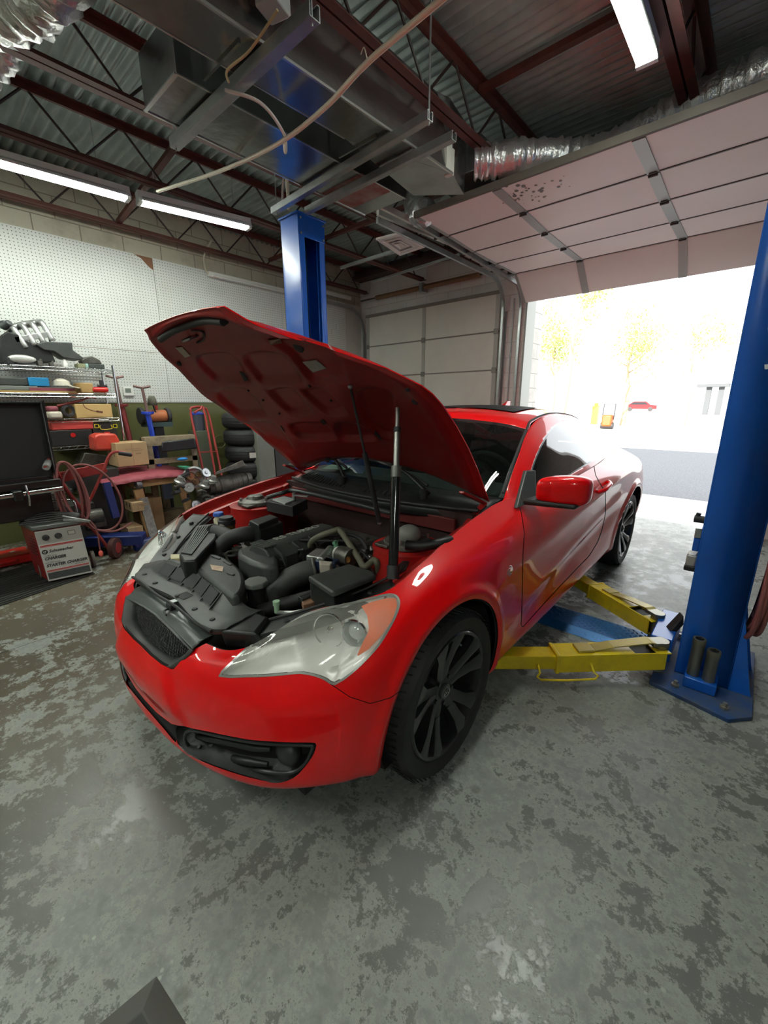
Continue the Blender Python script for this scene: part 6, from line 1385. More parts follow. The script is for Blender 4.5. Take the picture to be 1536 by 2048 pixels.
# top tray
def manifold():
    r = root('intake_manifold', gX(50, 690, -5.35), 'cast aluminium intake manifold on top of the pile of parts on the highest tray', 'engine part')
    a, b = gX(12, 660, -5.38), gX(80, 645, -5.38)
    MB().tube([a, a.lerp(b, .5)+Vector((0, 0, .01)), b], .032, 16).build('plenum', alum, r)
    for i in range(4):
        p = a.lerp(b, .10+.27*i)+Vector((.02, 0, 0)); e = p+Vector((.10, .07, -.16)); MB().tube([p, p+Vector((.06, .02, .0)), e+Vector((0, -.01, .03)), e], .024, 14).build('runner', alum, r); MB().lathe([(.018, .001), (.026, .001), (.03, -.006)], e, (.5, .3, -.8), 16).build('port', mat('bright_port', (.55, .50, .58), .2, 1), r)
    MB().bar(gX(30, 680, -5.26), gX(98, 668, -5.26), .02, .05).build('flange', alum, r, bevel=.004)
    MB().cbox(gX(12, 650, -5.36), (.08, .07, .07), .3).cyl(gX(5, 655, -5.36), gX(20, 645, -5.3), .03).build('throttle_body', mat('dark_throttle', (.10, .11, .11), .4, .4), r, bevel=.008)
manifold()
def airbox():
    q = MB(); P = [gX(*p, -5.22) for p in ((72, 688), (90, 683), (145, 685), (146, 700), (168, 716), (160, 720), (128, 716), (108, 702), (88, 700))]
    q.prism(P, (-.22, 0, 0)); return tag(q.build('air_filter_box', blkg, bevel=.008), 'black plastic air filter housing on the highest tray, right of the manifold', 'car part')
airbox()
def chunk(name, pts, xf, dep, m_, lab, cat, **k):
    q = MB(); q.prism([gX(*p, xf) for p in pts], (-dep, 0, 0)); return tag(q.build(name, m_, bevel=.01), lab, cat, **k)
chunk('plastic_duct', [(0, 672), (14, 662), (34, 668), (60, 684), (84, 690), (104, 706), (112, 724), (40, 726), (0, 728)], -5.25, .2, blk, 'black moulded plastic duct under the aluminium manifold on the highest tray', 'car part')
q = MB(); c = gX(44, 718, -5.19); q.ball(c, .05, 18, .5, 2.1, .75); tag(q.build('mirror_housing', mat('silver_white', (.62, .63, .58), .25, .3)), 'silver white wing mirror shell lying at the front of the highest tray', 'car part')
for (u, v, r_, nm, m_, lab) in ((16, 714, .03, 'black_bracket', ink, 'small black bracket left of the silver mirror shell on the highest tray'), (78, 722, .022, 'sensor', castd, 'small dark sensor right of the silver mirror shell'), (101, 722, .018, 'fitting', castd, 'small dark fitting in the middle of the highest tray')):
    c = gX(u, v, -5.2); c.z = z1+r_; thing_mesh(nm, lambda q: (q.cbox(c, (r_*1.6, r_*2, r_*2), .4), q.cyl(c, c+Vector((0, .02, r_*1.8)), r_*.5)), m_, lab, 'car part', bevel=.004)
c = gX(130, 728, -5.2); c.z = z1; thing_mesh('bottle', lambda q: q.lathe([(0, 0), (.022, 0), (.022, .04), (.010, .055), (.012, .056), (.012, .07), (0, .07)], c, (0, 0, 1), 16), wht, 'little white capped bottle near the middle of the highest tray', 'bottle')
chunk('wiring_part', [(160, 722), (170, 714), (185, 712), (200, 720), (205, 728), (165, 728)], -5.3, .1, castd, 'tangled dark metal linkage behind the small boxes on the highest tray', 'car part')
ybox('small_box', 156, 172, 727, 736, -5.19, .12, mat('olive_box', (.25, .26, .14), .7), 'small olive box on the highest tray, left of the teal one', 'box', zb=z1)
ybox('small_box', 172, 178, 727, 736, -5.19, .12, mat('teal_box', (.35, .55, .50), .6), 'narrow pale teal box on the highest tray', 'box', zb=z1)
ybox('small_box', 178, 210, 728, 736, -5.19, .12, mat('dark_box', (.05, .06, .055), .6), 'flat dark box at the right end of the highest tray', 'box', zb=z1)
# second tray
ybox('plywood_board', -60, 153, 781, 787, -5.19, .35, mat('pale_plywood', (.42, .28, .10), .8), 'pale plywood board lying on the second tray from the top', 'board', zb=z2, bevel=.002)
zb_ = gX(70, 781, -5.19).z
ybox('plastic_case', -55, 77, 771, 781, -5.2, .3, mat('grey_case', (.16, .17, .16), .6), 'long flat grey case on the plywood board', 'case', zb=zb_)
ybox('tool_case', -50, 58, 755, 771, -5.22, .28, blkg, 'black tool case on top of the flat grey case on the second tray', 'case', zb=zb_+.045)
ybox('plastic_bin', 59, 100, 755, 772, -5.2, .25, mat('sky_blue_plastic', (.02, .22, .45), .35), 'sky blue plastic bin on the second tray', 'bin', zb=zb_+.04); ybox('magazine', 60, 150, 776, 781, -5.19, .2, mat('maroon_cover', (.22, .05, .07), .5), 'flat maroon folder under the white cap on the second tray', 'folder', zb=zb_, bevel=.001)
c = gX(124, 772, -5.26); thing_mesh('welding_cap', lambda q: (q.lathe([(.0, .075), (.03, .07), (.065, .045), (.075, 0), (.07, -.0)], c, (0, 0, 1), 24), q.bar(c+Vector((.05, .03, .01)), c+Vector((.10, .12, -.02)), .12, .006)), mat('cream_cap_cloth', (.62, .58, .48), .6), 'cream coloured cap on the second tray beside the blue bin', 'cap')
q = MB(); c = gX(166, 770, -5.27); q.cbox((c.x, c.y, z2+.05), (.18, .12, .10), .1); tag(q.build('paper_bag', mat('brown_paper', (.42, .27, .10), .8, noise=(9, .6, (.28, .17, .06))), bevel=.012), 'crumpled brown paper bag on the second tray', 'bag')
q = MB(); c = gX(199, 777, -5.21); c.z = z2+.035; q.cbox(c, (.12, .14, .055)); rr = q.build('spray_gun_case', redp, bevel=.022); tag(rr, 'shiny bright red rounded tool at the right end of the second tray', 'tool')
c = gX(202, 764, -5.22); thing_mesh('black_tool', lambda q: q.cbox((c.x, c.y, z2+.10), (.03, .03, .07)).cyl((c.x, c.y-.04, z2+.075), (c.x, c.y+.05, z2+.075), .012), ink, 'small black tool standing on the red tool of the second tray', 'tool', bevel=.004)
# third tray
c = gX(106, 820, -5.22); q = MB(); q.cbox((c.x, c.y, z3+.035), (.16, .11, .07)); rr = root('cloth_bundle', (c.x, c.y, z3), 'maroon and cream cloth bundle on the third tray, right of the black lid', 'cloth')
MB().cbox((c.x, c.y, z3+.035), (.16, .11, .07)).build('cream_cloth', mat('cream_cloth', (.60, .55, .45), .8), rr, bevel=.02); MB().cbox((c.x, c.y-.01, z3+.095), (.14, .09, .05)).build('maroon_cloth', mat('maroon_cloth', (.25, .06, .08), .8), rr, bevel=.02)
c = gX(137, 822, -5.22); thing_mesh('coiled_cable', lambda q: [q.torus((c.x, c.y, z3+.075), (1, .1*k, .1), .055-.006*k, .006, 28, 6) for k in range(4)], ink, 'coiled black cable standing on the third tray', 'cable')
b3 = ybox('cardboard_box', 153, 226, 808, 831, -5.19, .28, mat('tan_box', (.55, .38, .15), .7), 'tan cardboard box on the third tray', 'box', zb=z3)
P = [gX(165, 806, -5.17), gX(172, 816, -5.16), gX(188, 822, -5.16), gX(205, 824, -5.16)]; thing_mesh('cable', lambda q: (q.tube(P, .004, 6), q.cyl(P[-2].lerp(P[-1], .3), P[-1], .010)), mat('dark_red_cable', (.12, .03, .02), .4), 'dark cable with a maroon plug hanging over the tan box', 'cable')
thing_mesh('caulking_gun', lambda q: (q.cyl(gX(115, 812, -5.25), gX(165, 800, -5.25), .012), q.tube([gX(165, 800, -5.25), gX(180, 795, -5.22), gX(192, 797, -5.2)], .008, 8)), mat('dark_red_tool', (.18, .02, .02), .4), 'dark red rod shaped tool above the coiled cable on the third tray', 'tool')
# fourth tray
ybox('tool_case', 104, 188, 860, 886, -5.19, .30, blk, 'black tool case with a round red emblem on the fourth tray', 'case', zb=z4)
c = gX(146, 870, -5.188); thing_mesh('emblem', lambda q: q.cyl((c.x, c.y, c.z), (c.x+.006, c.y, c.z), .022, n=24), redp, 'round red emblem on the front of the black tool case', 'emblem')
zt4 = gX(146, 860, -5.19).z
ybox('toolbox', 104, 189, 842, 856, -5.19, .28, mat('salmon_toolbox', (.50, .06, .05), .4), 'flat red metal toolbox on top of the black case of the fourth tray', 'toolbox', zb=zt4+.002, bevel=.01)
rr = root('tool_case', gX(212, 875, -5.19), 'black tool case with two yellow latches and a yellow handle on the fourth tray', 'case')
a_, b_ = gX(190, 885, -5.19), gX(238, 885, -5.19)
MB().box(-5.45, -5.19, a_.y, b_.y, z4, gX(212, 846, -5.19).z).build('shell', blk, rr, bevel=.008)
yl = mat('yellow_latch', (.62, .52, .03), .4)
for u in (193, 230):
    c = gX(u, 852, -5.187); m = MB()
    for dy, dz, sy, sz in ((-.018, 0, .006, .042), (.018, 0, .006, .042), (0, -.018, .042, .006), (0, .018, .042, .006)): m.box(c.x, c.x+.006, c.y+dy-sy/2, c.y+dy+sy/2, c.z+dz-sz/2, c.z+dz+sz/2)
    m.build('latch', yl, rr, smooth=False)
c = gX(212, 856, -5.187); m = MB(); m.tube([(c.x, c.y-.05, c.z+.03), (c.x+.012, c.y-.05, c.z-.01), (c.x+.012, c.y+.05, c.z-.01), (c.x, c.y+.05, c.z+.03)], .004, 6, 2); m.build('handle', yl, rr)
c = gX(214, 866, -5.187); MB().box(c.x, c.x+.01, c.y-.025, c.y+.025, c.z-.015, c.z+.012).build('red_tab', redp, rr)
# below: drums and castings on the low tray
c = gX(150, 925, -5.2); thing_mesh('black_drum', lambda q: q.ball((c.x, c.y, z5+.12), .12, 24, 1, 1, 1), ink, 'round black pot on the lowest tray behind the red hose cart', 'pot')
q = MB(); P = [gX(*p, -5.19) for p in ((170, 905), (218, 912), (205, 935), (160, 930))]; q.prism(P, (-.25, 0, 0)); tag(q.build('finned_casting', castd, bevel=.01), 'flat dark finned metal casting on the lowest tray', 'car part')
c = gX(128, 925, -5.2); thing_mesh('metal_fitting', lambda q: q.lathe([(0, 0), (.05, 0), (.05, .03), (.02, .05), (.03, .09), (0, .1)], (c.x, c.y, z5), (0, 0, 1), 16), alum, 'small pale metal fitting left of the black pot', 'car part')
# red plastic can and tarp
q = MB(); c = gX(213, 905, -4.95); P = [gX(*p, -4.92) for p in ((187, 872), (200, 867), (232, 867), (240, 880), (240, 905), (222, 901), (190, 902))]; q.prism(P, (-.2, 0, 0)); tag(q.build('gas_can', mat('red_plastic', (.55, .05, .03), .35, noise=(7, .5, (.62, .14, .10))), bevel=.02), 'shiny red plastic fuel can above the cardboard box, right of the shelf tool cases', 'can')
# ---- jacks
def pole_jack(base, top, m_, lab, rad=.028, rodm=None):
    b, t = Vector(base), Vector(top); r = root('pole_jack', b, lab, 'jack'); mid = b.lerp(t, .80)
    MB().cyl(b, mid, rad).build('sleeve', m_, r); MB().cyl(mid, t, rad*.55).build('rod', mat('rusty_rod', (.20, .12, .11), .5, .4), r)
    m = MB(); m.cyl(mid-Vector((0, 0, .02)), mid+Vector((0, 0, .01)), rad*1.7); m.cbox(mid, (.03, .13, .025)); m.build('collar', m_, r, bevel=.003)
    m = MB(); m.tube([t+Vector((0, -.085, .015)), t+Vector((0, -.02, 0)), t+Vector((0, .02, 0)), t+Vector((0, .085, .015))], .013, 8, 3); m.build('saddle', mat('rusty_rod', (.20, .12, .11), .5, .4), r)
    for a in (0, 2.1, 4.2): MB().bar(b, b+Vector((math.cos(a)*.2, math.sin(a)*.2, -b.z+.02)), .03, .012).build('leg', m_, r)
    return r
tq = gX(284, 775, -5.15); pole_jack((-5.14, gX(308, 880, -5.14).y+.05, .22), tq, blue2, 'tall blue pole jack stand with a forked saddle against the olive wall')
tq = gX(230, 755, -5.35); pole_jack((-5.2, gX(252, 885, -5.2).y+.1, .22), tq, mat('dark_jack_red', (.17, .02, .02), .5), 'tall red pole jack stand just right of the wire shelf')
thing_mesh('steel_pole', lambda q: q.cyl((-5.3, gX(325, 935, -5.3).y+.05, 0), gX(312, 810, -5.35), .016), redd, 'slim red upright pole right of the blue pole jack', 'pole')
# bench grinder and lamp
r = root('bench_grinder', (-5.3, gX(315, 870, -5.3).y, 0), 'bench grinder with an orange motor on a dark pedestal against the olive wall', 'grinder')
c = gX(312, 832, -5.3); MB().cyl(c+Vector((0, -.11, 0)), c+Vector((0, .11, 0)), .07, n=24).build('motor', mat('grinder_orange', (.45, .14, .05), .5), r, bevel=.01)
for s_, u in ((-1, 282), (1, 335)):
    cc = gX(u, 832, -5.3); MB().cyl(cc+Vector((0, -.02, 0)), cc+Vector((0, .02, 0)), .095, n=28).build('wheel_guard', ink, r, bevel=.008)
MB().box(c.x-.1, c.x+.1, c.y-.14, c.y+.14, c.z-.12, c.z-.07).build('base', mat('dark_teal_base', (.03, .06, .06), .5), r); MB().box(c.x-.05, c.x+.05, c.y-.05, c.y+.05, .0, c.z-.12).build('pedestal', ink, r)
c = gX(304, 802, -5.25); r = root('work_lamp', c, 'small olive grey work lamp head above the bench grinder', 'lamp')
MB().lathe([(0, .06), (.03, .055), (.045, .02), (.05, -.05)], c, (0, 0, 1), 20).build('shade', mat('olive_grey_shade', (.15, .15, .11), .6), r, solid=.003); MB().tube([c+Vector((0, 0, -.03)), c+Vector((0, .02, -.12)), c+Vector((0, .03, -.2))], .008, 8).build('arm', ink, r)
# ---- work table with maroon cover
TZ = .86; TP = [gZ(205, 950, TZ), gZ(270, 928, TZ+.02), gZ(345, 928, TZ), gZ(378, 940, TZ), gZ(300, 952, TZ), gZ(240, 968, TZ)]
tab = root('work_table', (-4.9, 1.75, 0), 'rough wooden work table with two casters at its front corners under the maroon cover', 'table')
L0 = gZ(285, 1110, 0); 
pA, pB = gX(262, 975, -4.62), gX(355, 950, -4.62)
fx = -4.62; yA, yB = gX(272, 975, fx).y, gX(362, 960, fx).y; ztop = gX(300, 955, fx).z
MB().box(fx-.55, fx, yA-.02, yB+.04, ztop-.09, ztop-.005).build('frame_board', wood, tab, bevel=.004)
MB().bar((fx+.01, yA+.01, ztop-.10), (fx+.05, yA+.06, .02), .085, .04, up=(1, 0, 0)).build('leg', wood, tab, bevel=.003)
MB().bar((fx+.045, yA+.035, ztop-.19), (fx+.085, yA+.075, .03), .085, .012, up=(1, 0, 0)).build('leg_plate', mat('splattered_steel', (.36, .36, .34), .55, .3, noise=(22, .9, (.16, .16, .15))), tab)
MB().bar((fx+.01, yB-.02, ztop-.08), (fx+.05, yB+.08, .02), .085, .04, up=(1, 0, 0)).build('leg', wood, tab, bevel=.003)
for y in (yA, yB):
    for x in (fx-.5,): MB().bar((x, y, ztop-.1), (x, y, .02), .08, .04, up=(1, 0, 0)).build('leg', woodg, tab)
for y in (yA+.01, yB-.01): MB().cyl((fx+.05, y-.02, ztop-.055), (fx+.05, y+.03, ztop-.055), .038, n=20).cbox((fx+.01, y, ztop-.045), (.06, .05, .05)).build('caster', mat('caster_grey', (.10, .09, .10), .4), tab, bevel=.003)
def cover():
    n, k = 40, 12; a, b, c_, d = Vector((fx+.07, yA-.30, ztop)), Vector((fx+.07, yB+.13, ztop)), Vector((fx-.62, yB+.12, ztop+.01)), Vector((fx-.66, yA-.26, ztop+.01)); vs = []
    for j in range(k+1):
        for i in range(n+1):
            p = a.lerp(b, i/n).lerp(d.lerp(c_, i/n), j/k); p = p+Vector((0, 0, .012+.03*math.sin(PI*i/n)*(1 if j else 1)))
            if j == 0: p += Vector((.012*math.sin(i*1.25)+.01, 0, -.045+.006*math.sin(i*1.25)))
            if j == 1: p += Vector((.012, 0, -.006))
            vs.append(p)
    m = MB(); m.add(vs, [(j*(n+1)+i, j*(n+1)+i+1, (j+1)*(n+1)+i+1, (j+1)*(n+1)+i) for j in range(k) for i in range(n)]); return m.build('table_cover', mat('maroon_mat', (.30, .055, .075), .6, noise=(8, .3, (.24, .045, .06))), solid=.005)
tag(cover(), 'maroon scalloped cover draped on the wooden work table', 'cover')
# ---- cardboard boxes
def cbx(u0, u1, vt, vb, xf, dep, zb, lab, arrow=True, rz=.0):
    a, b = gX(u0, vb, xf), gX(u1, vb, xf); t = gX((u0+u1)/2, vt, xf); r = root('cardboard_box', ((xf*2-dep)/2, (a.y+b.y)/2, zb), lab, 'box')
    MB().box(xf-dep, xf, a.y, b.y, zb, t.z).build('carton', card, r, bevel=.004)
    MB().box(xf, xf+.001, (a.y+b.y)/2-.0, (a.y+b.y)/2+.002, zb, t.z).box(xf-dep, xf, a.y-.001, a.y, zb+(t.z-zb)*.98, t.z).build('flap_seam', mat('seam_brown', (.25, .16, .08), .8), r, smooth=False)
    if arrow:
        m = MB(); 
        for q in (.25, .65):
            x = xf-dep*q; z = zb+(t.z-zb)*.55; m.prism([(x-.018, a.y-.0012, z), (x+.018, a.y-.0012, z), (x, a.y-.0012, z+.035)], (0, -.001, 0)); m.box(x-.006, x+.006, a.y-.0022, a.y-.0012, z-.03, z)
        m.build('arrow_print', ink, r, smooth=False)
        m = MB(); yy = (a.y+b.y)/2
        for i, (y0_, w_, z_) in enumerate(((-.06, .09, .72), (.03, .05, .72), (.0, .10, .64), (.03, .055, .52), (.03, .05, .49))): m.box(xf+.0012, xf+.0018, yy+y0_, yy+y0_+w_, zb+(t.z-zb)*z_, zb+(t.z-zb)*z_+.006)
        m.build('print_lines', mat('faint_print', (.34, .22, .12), .8), r, smooth=False)
    return t.z
zt_ = cbx(238, 300, 885, 935, -4.78, .30, .78, 'cardboard box standing behind the maroon covered table'); 
thing_mesh('storage_bench', lambda q: q.box(-5.12, -4.76, 1.04, 1.34, .0, .775), mat('shadow_black_cabinet', (.025, .023, .02), .7), 'low cabinet carrying the upper cardboard box, blackened to stand for shade', 'cabinet', bevel=.004)  # near-black colour stands for the shaded area beneath the box
cbx(272, 296, 1003, 1064, -4.50, .22, .36, 'upper cardboard carton of the stack beside the left table leg'); cbx(266, 296, 1052, 1120, -4.50, .24, .0, 'lowest cardboard carton of the stack beside the left table leg')
cbx(296, 332, 968, 998, -4.80, .35, .60, 'shallow cardboard box under the work table, topmost', False); cbx(292, 332, 995, 1060, -4.80, .35, .0, 'tall cardboard box under the work table, below the shallow one', False)
ybox('blue_sheet', 330, 350, 965, 1012, -4.9, .02, mat('slate_blue_sheet', (.13, .18, .28), .6), 'slate blue sheet leaning under the work table beside the boxes', 'sheet', zb=.35)
# blue crane legs
thing_mesh('blue_strut', lambda q: q.bar(gX(212, 965, -4.55), gX(232, 1035, -4.5), .06, .06), mat('navy_paint', (.008, .02, .12), .45), 'slanted blue steel leg left of the cardboard stack', 'steel leg')
thing_mesh('floor_jack', lambda q: (q.bar((-4.62, .95, .14), (-4.35, 1.35, .12), .16, .10), q.cyl((-4.36, 1.25, .06), (-4.36, 1.42, .06), .055), q.cyl((-4.6, .9, .25), (-4.7, .75, .62), .015)), mat('navy_paint', (.008, .02, .12), .45), 'navy blue floor jack behind the hose cart wheel', 'jack', bevel=.01)
# ---- wooden crate frame
r = root('wooden_crate', (-5.05, 2.15, 0), 'open crate frame of rough boards behind the work table', 'crate')
xa = -4.95; ya, yb = gX(292, 900, xa).y, gX(392, 890, xa).y; zt2 = gX(340, 872, xa).z; zl = gX(340, 885, xa).z
MB().box(xa-.03, xa, ya, yb, zt2-.10, zt2).build('top_board', woodg, r, bevel=.003); MB().box(xa-.03, xa, ya, ya+.07, .2, zt2-.1).build('corner_post', woodg, r, bevel=.003); MB().box(xa-.03, xa, yb-.06, yb, .2, zt2-.1).build('corner_post', woodg, r, bevel=.003)
MB().box(xa-.03, xa, ya, yb, zt2-.30, zt2-.24).build('middle_board', woodg, r, bevel=.003)
for y in (ya, yb-.03): MB().box(xa-.13, xa-.03, y, y+.03, zt2-.10, zt2).build('side_board', woodg, r, bevel=.003)
MB().box(xa-.13, xa-.10, ya, yb, zt2-.10, zt2).build('rear_board', woodg, r); MB().box(xa-.13, xa, ya, yb, .0, .2).build('bottom_box', woodg, r)
# dark battery / parts on crate
thing_mesh('black_battery', lambda q: q.hexa([gX(322, 905, -4.72), gX(395, 897, -4.72), gX(395, 897, -4.95), gX(322, 905, -4.95)], [gX(325, 893, -4.72)+Vector((0, 0, .05)), gX(390, 885, -4.72)+Vector((0, 0, .05)), gX(390, 885, -4.95)+Vector((0, 0, .05)), gX(325, 893, -4.95)+Vector((0, 0, .05))]), blk, 'long black plastic manifold in front of the crate frame', 'car part', bevel=.015)
thing_mesh('parts_bench', lambda q: q.box(-4.60, -4.36, yB+.13, yB+.62, 0, .40), mat('dark_bench', (.03, .03, .028), .7), 'low dark bench holding engines and castings behind the car', 'bench', bevel=.01)
bz = .62; ybn = yB+.2
q = MB(); c = gX(365, 918, -4.6); q.ball(c, .035, 14, 1, 1.6, .5); tag(q.build('blue_rag', mat('bright_blue_rag', (.02, .22, .60), .7)), 'bright blue rag lying among the engine parts', 'rag')
q = MB(); q.prism([gX(*p, -4.62) for p in ((366, 934), (385, 934), (402, 938), (402, 942), (372, 940))], (-.16, 0, 0)); tag(q.build('green_tray', mat('sea_green_plastic', (.05, .38, .22), .4), bevel=.004), 'thin sea green plastic tray above the gear casting', 'tray')
r = root('timing_casting', gX(390, 955, -4.55), 'round cast engine end with open gears beside the work table', 'engine part')
c = gX(388, 955, -4.52)
MB().lathe([(.115, -.03), (.12, .03), (.10, .035), (.095, -.02), (0, -.025)], c, (1, -.2, .2), 32).build('housing', alum, r)
for dy, dz, rr_ in ((-.04, .02, .045), (.045, .03, .03), (.01, -.045, .038)): MB().lathe([(0, .03), (rr_*.3, .03), (rr_*.35, .015), (rr_*.8, .015), (rr_, .025), (rr_, -.01)], c+Vector((.01, dy, dz)), (1, -.2, .2), 20).build('gear', mat('brown_gear', (.25, .18, .10), .35, .8), r)
r = root('gearbox', gX(450, 965, -4.5), 'grimy aluminium gearbox lying on the dark bench left of the grey cabinet', 'gearbox')
a, b = gX(415, 975, -4.55), gX(500, 955, -4.55); d = (b-a)
m = MB(); m.tube([a, a.lerp(b, .3), a.lerp(b, .7), b], [.075, .10, .085, .06], 14, 5); m.build('case', mat('grimy_alloy', (.20, .19, .16), .5, .4, noise=(14, .8, (.09, .085, .07)), bump=(25, .8)), r)
for i in range(7): p = a.lerp(b, .1+.13*i); MB().torus(p, d, .098-.004*i, .007, 24, 6).build('rib', castd, r)
MB().hexa([gX(430, 950, -4.42), gX(492, 932, -4.42), gX(492, 932, -4.62), gX(430, 950, -4.62)], [gX(432, 944, -4.42), gX(485, 920, -4.42), gX(485, 920, -4.62), gX(432, 944, -4.62)]).build('cover_plate', mat('grimy_alloy', (.20, .19, .16), .5, .4), r, bevel=.006)
MB().box(-4.72, -4.45, a.y-.02, b.y+.05, .0, min(a.z, b.z)-.10).build('stand', mat('dark_bench', (.03, .03, .028), .7), r)
# scattered small castings: each one a thing
names = [('engine_bracket', 'bracket'), ('pulley', 'pulley'), ('pipe_fitting', 'fitting'), ('metal_casting', 'casting')]
look = ['black', 'dull silver', 'oily brown', 'bright steel']; lm_ = [ink, alum, castd, steel]
cells = [(370, 950), (412, 945), (350, 975), (425, 958), (440, 1000), (378, 975), (395, 985), (410, 968), (372, 1000), (392, 1010), (404, 995), (425, 1000), (380, 1030), (398, 1035), (415, 1020), (360, 960), (352, 985)]
where = ['at the top left of the heap', 'on top behind the gear housing', 'close to the right table leg top', 'between gear housing and gearbox', 'under the middle of the gearbox', 'just under the cast gear housing', 'left of the gearbox rib', 'touching the gearbox left end', 'low beside the right table leg', 'in the middle of the dark heap', 'right of the middle of the dark heap', 'below the gearbox', 'lowest left in the heap by the fender', 'lowest in the heap, next to the fender edge', 'at the right foot of the heap', 'beside the table caster', 'between the table leg and the heap']
for i, (u, v) in enumerate(cells):
    nm, ct = names[i % 4]; c = gX(u, v, -4.42); k_ = i % 4; mm = lm_[(i*3) % 4]
    def f(q, c=c, k_=k_, i=i):
        if k_ == 0: q.cbox(c, (.07, .08, .03), i*.7, .4).cbox(c+Vector((0, .03, .03)), (.02, .03, .07), i*.3)
        elif k_ == 1: q.lathe([(0, .012), (.015, .014), (.02, .004), (.045, .004), (.052, .012), (.052, -.01), (0, -.012)], c, (1, .3*math.sin(i), .3), 24)
        elif k_ == 2: q.tube([c, c+Vector((.02, .04, .02)), c+Vector((.0, .09, -.01))], .016, 10).torus(c, (0, 1, .2), .02, .006, 16, 6)
        else: q.lathe([(0, .04), (.03, .04), (.035, .0), (.055, -.01), (.055, -.03), (0, -.03)], c, (.4, .2, 1), 18)
    thing_mesh(nm, f, mm, '%s %s %s' % (look[(i*3) % 4], nm.replace('_', ' '), where[i]), ct, bevel=.003 if k_ == 0 else 0)
0 and thing_mesh('parts_crate', lambda q: q.box(-4.75, -4.3, gX(352, 1000, -4.4).y, gX(430, 1000, -4.4).y, 0, .30), ink, 'black crate under the heap of castings behind the car', 'crate', bevel=.01)
# ---- hand truck
def handtruck():
    x = -5.12; P0, P1 = gX(378, 825, x), gX(420, 826, x); b0, b1 = gX(402, 950, x+.18), gX(436, 938, x+.18)
    r = root('hand_truck', (x, (b0.y+b1.y)/2, 0), 'red tubular hand truck leaning against the olive wall', 'hand truck')
    f0, f1 = Vector((x+.30, b0.y+.02, .15)), Vector((x+.30, b1.y+.02, .15))
    T0, T1 = P0+Vector((0, .02, .03)), P1+Vector((0, -.02, .03)); md = (T0+T1)/2
    MB().tube([f0, f0.lerp(T0, .5), T0-Vector((0, 0, .05)), T0+Vector((-.01, .05, .03)), T1+Vector((-.01, -.05, .03)), T1-Vector((0, 0, .05)), f1.lerp(T1, .5), f1], .014, 10, 4).build('frame', redd, r)
    md0 = T0.lerp(T1, .5)+Vector((.03, 0, .0)); MB().tube([md0+Vector((0, -.08, -.03)), md0+Vector((.0, 0, .01)), md0+Vector((.02, .04, -.06)), (f0+f1)/2+Vector((.02, 0, 0))], .013, 10, 4).build('centre_tube', redd, r)
    for t in (.42, .68): a_, b_ = f0.lerp(T0, 1-t), f1.lerp(T1, 1-t); MB().bar(a_, b_, .035, .012).build('cross_bar', redd, r)
    MB().box(x+.28, x+.46, f0.y-.02, f1.y+.02, .02, .03).build('toe_plate', redd, r)
    for p in (f0, f1): MB().cyl((x+.26, p.y-.03, .10), (x+.26, p.y+.03, .10), .10, n=24).build('wheel', rub, r)
handtruck()
c = gX(396, 845, -5.42); thing_mesh('blue_lid_canister', lambda q: q.lathe([(0, 0), (.075, 0), (.08, .20), (.0, .20)], (c.x, c.y, c.z-.10), (0, 0, 1), 24), mat('slate_canister', (.05, .06, .08), .5), 'dark slate canister behind the red hand truck', 'canister')
thing_mesh('canister_lid', lambda q: q.lathe([(.083, 0), (.085, .015), (.05, .035), (0, .04)], (c.x, c.y, c.z+.10), (0, 0, 1), 24), blue2, 'blue domed lid on the dark canister behind the hand truck', 'lid')
thing_mesh('shelf_post', lambda q: q.box(c.x-.1, c.x+.1, c.y-.1, c.y+.1, 0, c.z-.10), mat('dim_green_drum', (.08, .10, .06), .6), 'dim green drum carrying the dark canister', 'drum', bevel=.01)
thing_mesh('cable', lambda q: q.torus((-5.55, gX(440, 883, -5.55).y, gX(440, 883, -5.55).z), (1, .1, 0), .085, .006, 30, 6), mat('olive_cable', (.20, .21, .10), .5), 'loop of olive cable hanging on the wall right of the hand truck', 'cable')
# ---- tyre stack
tx, ty = -5.22, gX(490, 900, -5.2).y+.08
pos_w = ['lowest', 'second', 'third', 'fourth', 'topmost']; tr_ = []
zt0 = 0
for i in range(6):
    z = i*.215; 
    q = MB(); prof = [(.19, .03), (.20, .01), (.25, .0), (.29, .012), (.315, .04), (.322, .08), (.322, .13), (.315, .17), (.29, .198), (.25, .21), (.20, .20), (.19, .18)]
    q.lathe(prof, (tx, ty, z), (0, 0, 1), 48)
    rt = root('tire', (tx, ty, z), 'black tyre, %s of the stack under the raised hood' % ['lowest', 'second from the floor', 'third from the floor', 'fourth from the floor', 'fifth from the floor', 'topmost'][i], 'tyre', group='stacked tyres')
    q.build('carcass', rub, rt)
    m = MB()
    for zz in (.07, .105, .14): m.torus((tx, ty, z+zz), (0, 0, 1), .3225, .0035, 48, 5)
    m.build('groove', ink, rt)
    if i in (3, 4):
        p = gX(497 if i == 3 else 512, 913 if i == 3 else 887, tx+.3); m = MB(); n_ = 8
        a0_, a1_ = (-.55, .15) if i == 3 else (.1, .35)
        vs = []; 
        for k in range(n_+1):
            a = a0_+(a1_-a0_)*k/n_; 
            for zz in (.06, .13): vs.append((tx+.328*math.cos(a), ty+.328*math.sin(a), z+zz))
        m.add(vs, [(2*k, 2*k+2, 2*k+3, 2*k+1) for k in range(n_)]); m.build('paper_label', mat('paper_label', (.60, .58, .54), .6), rt, fixn=False)
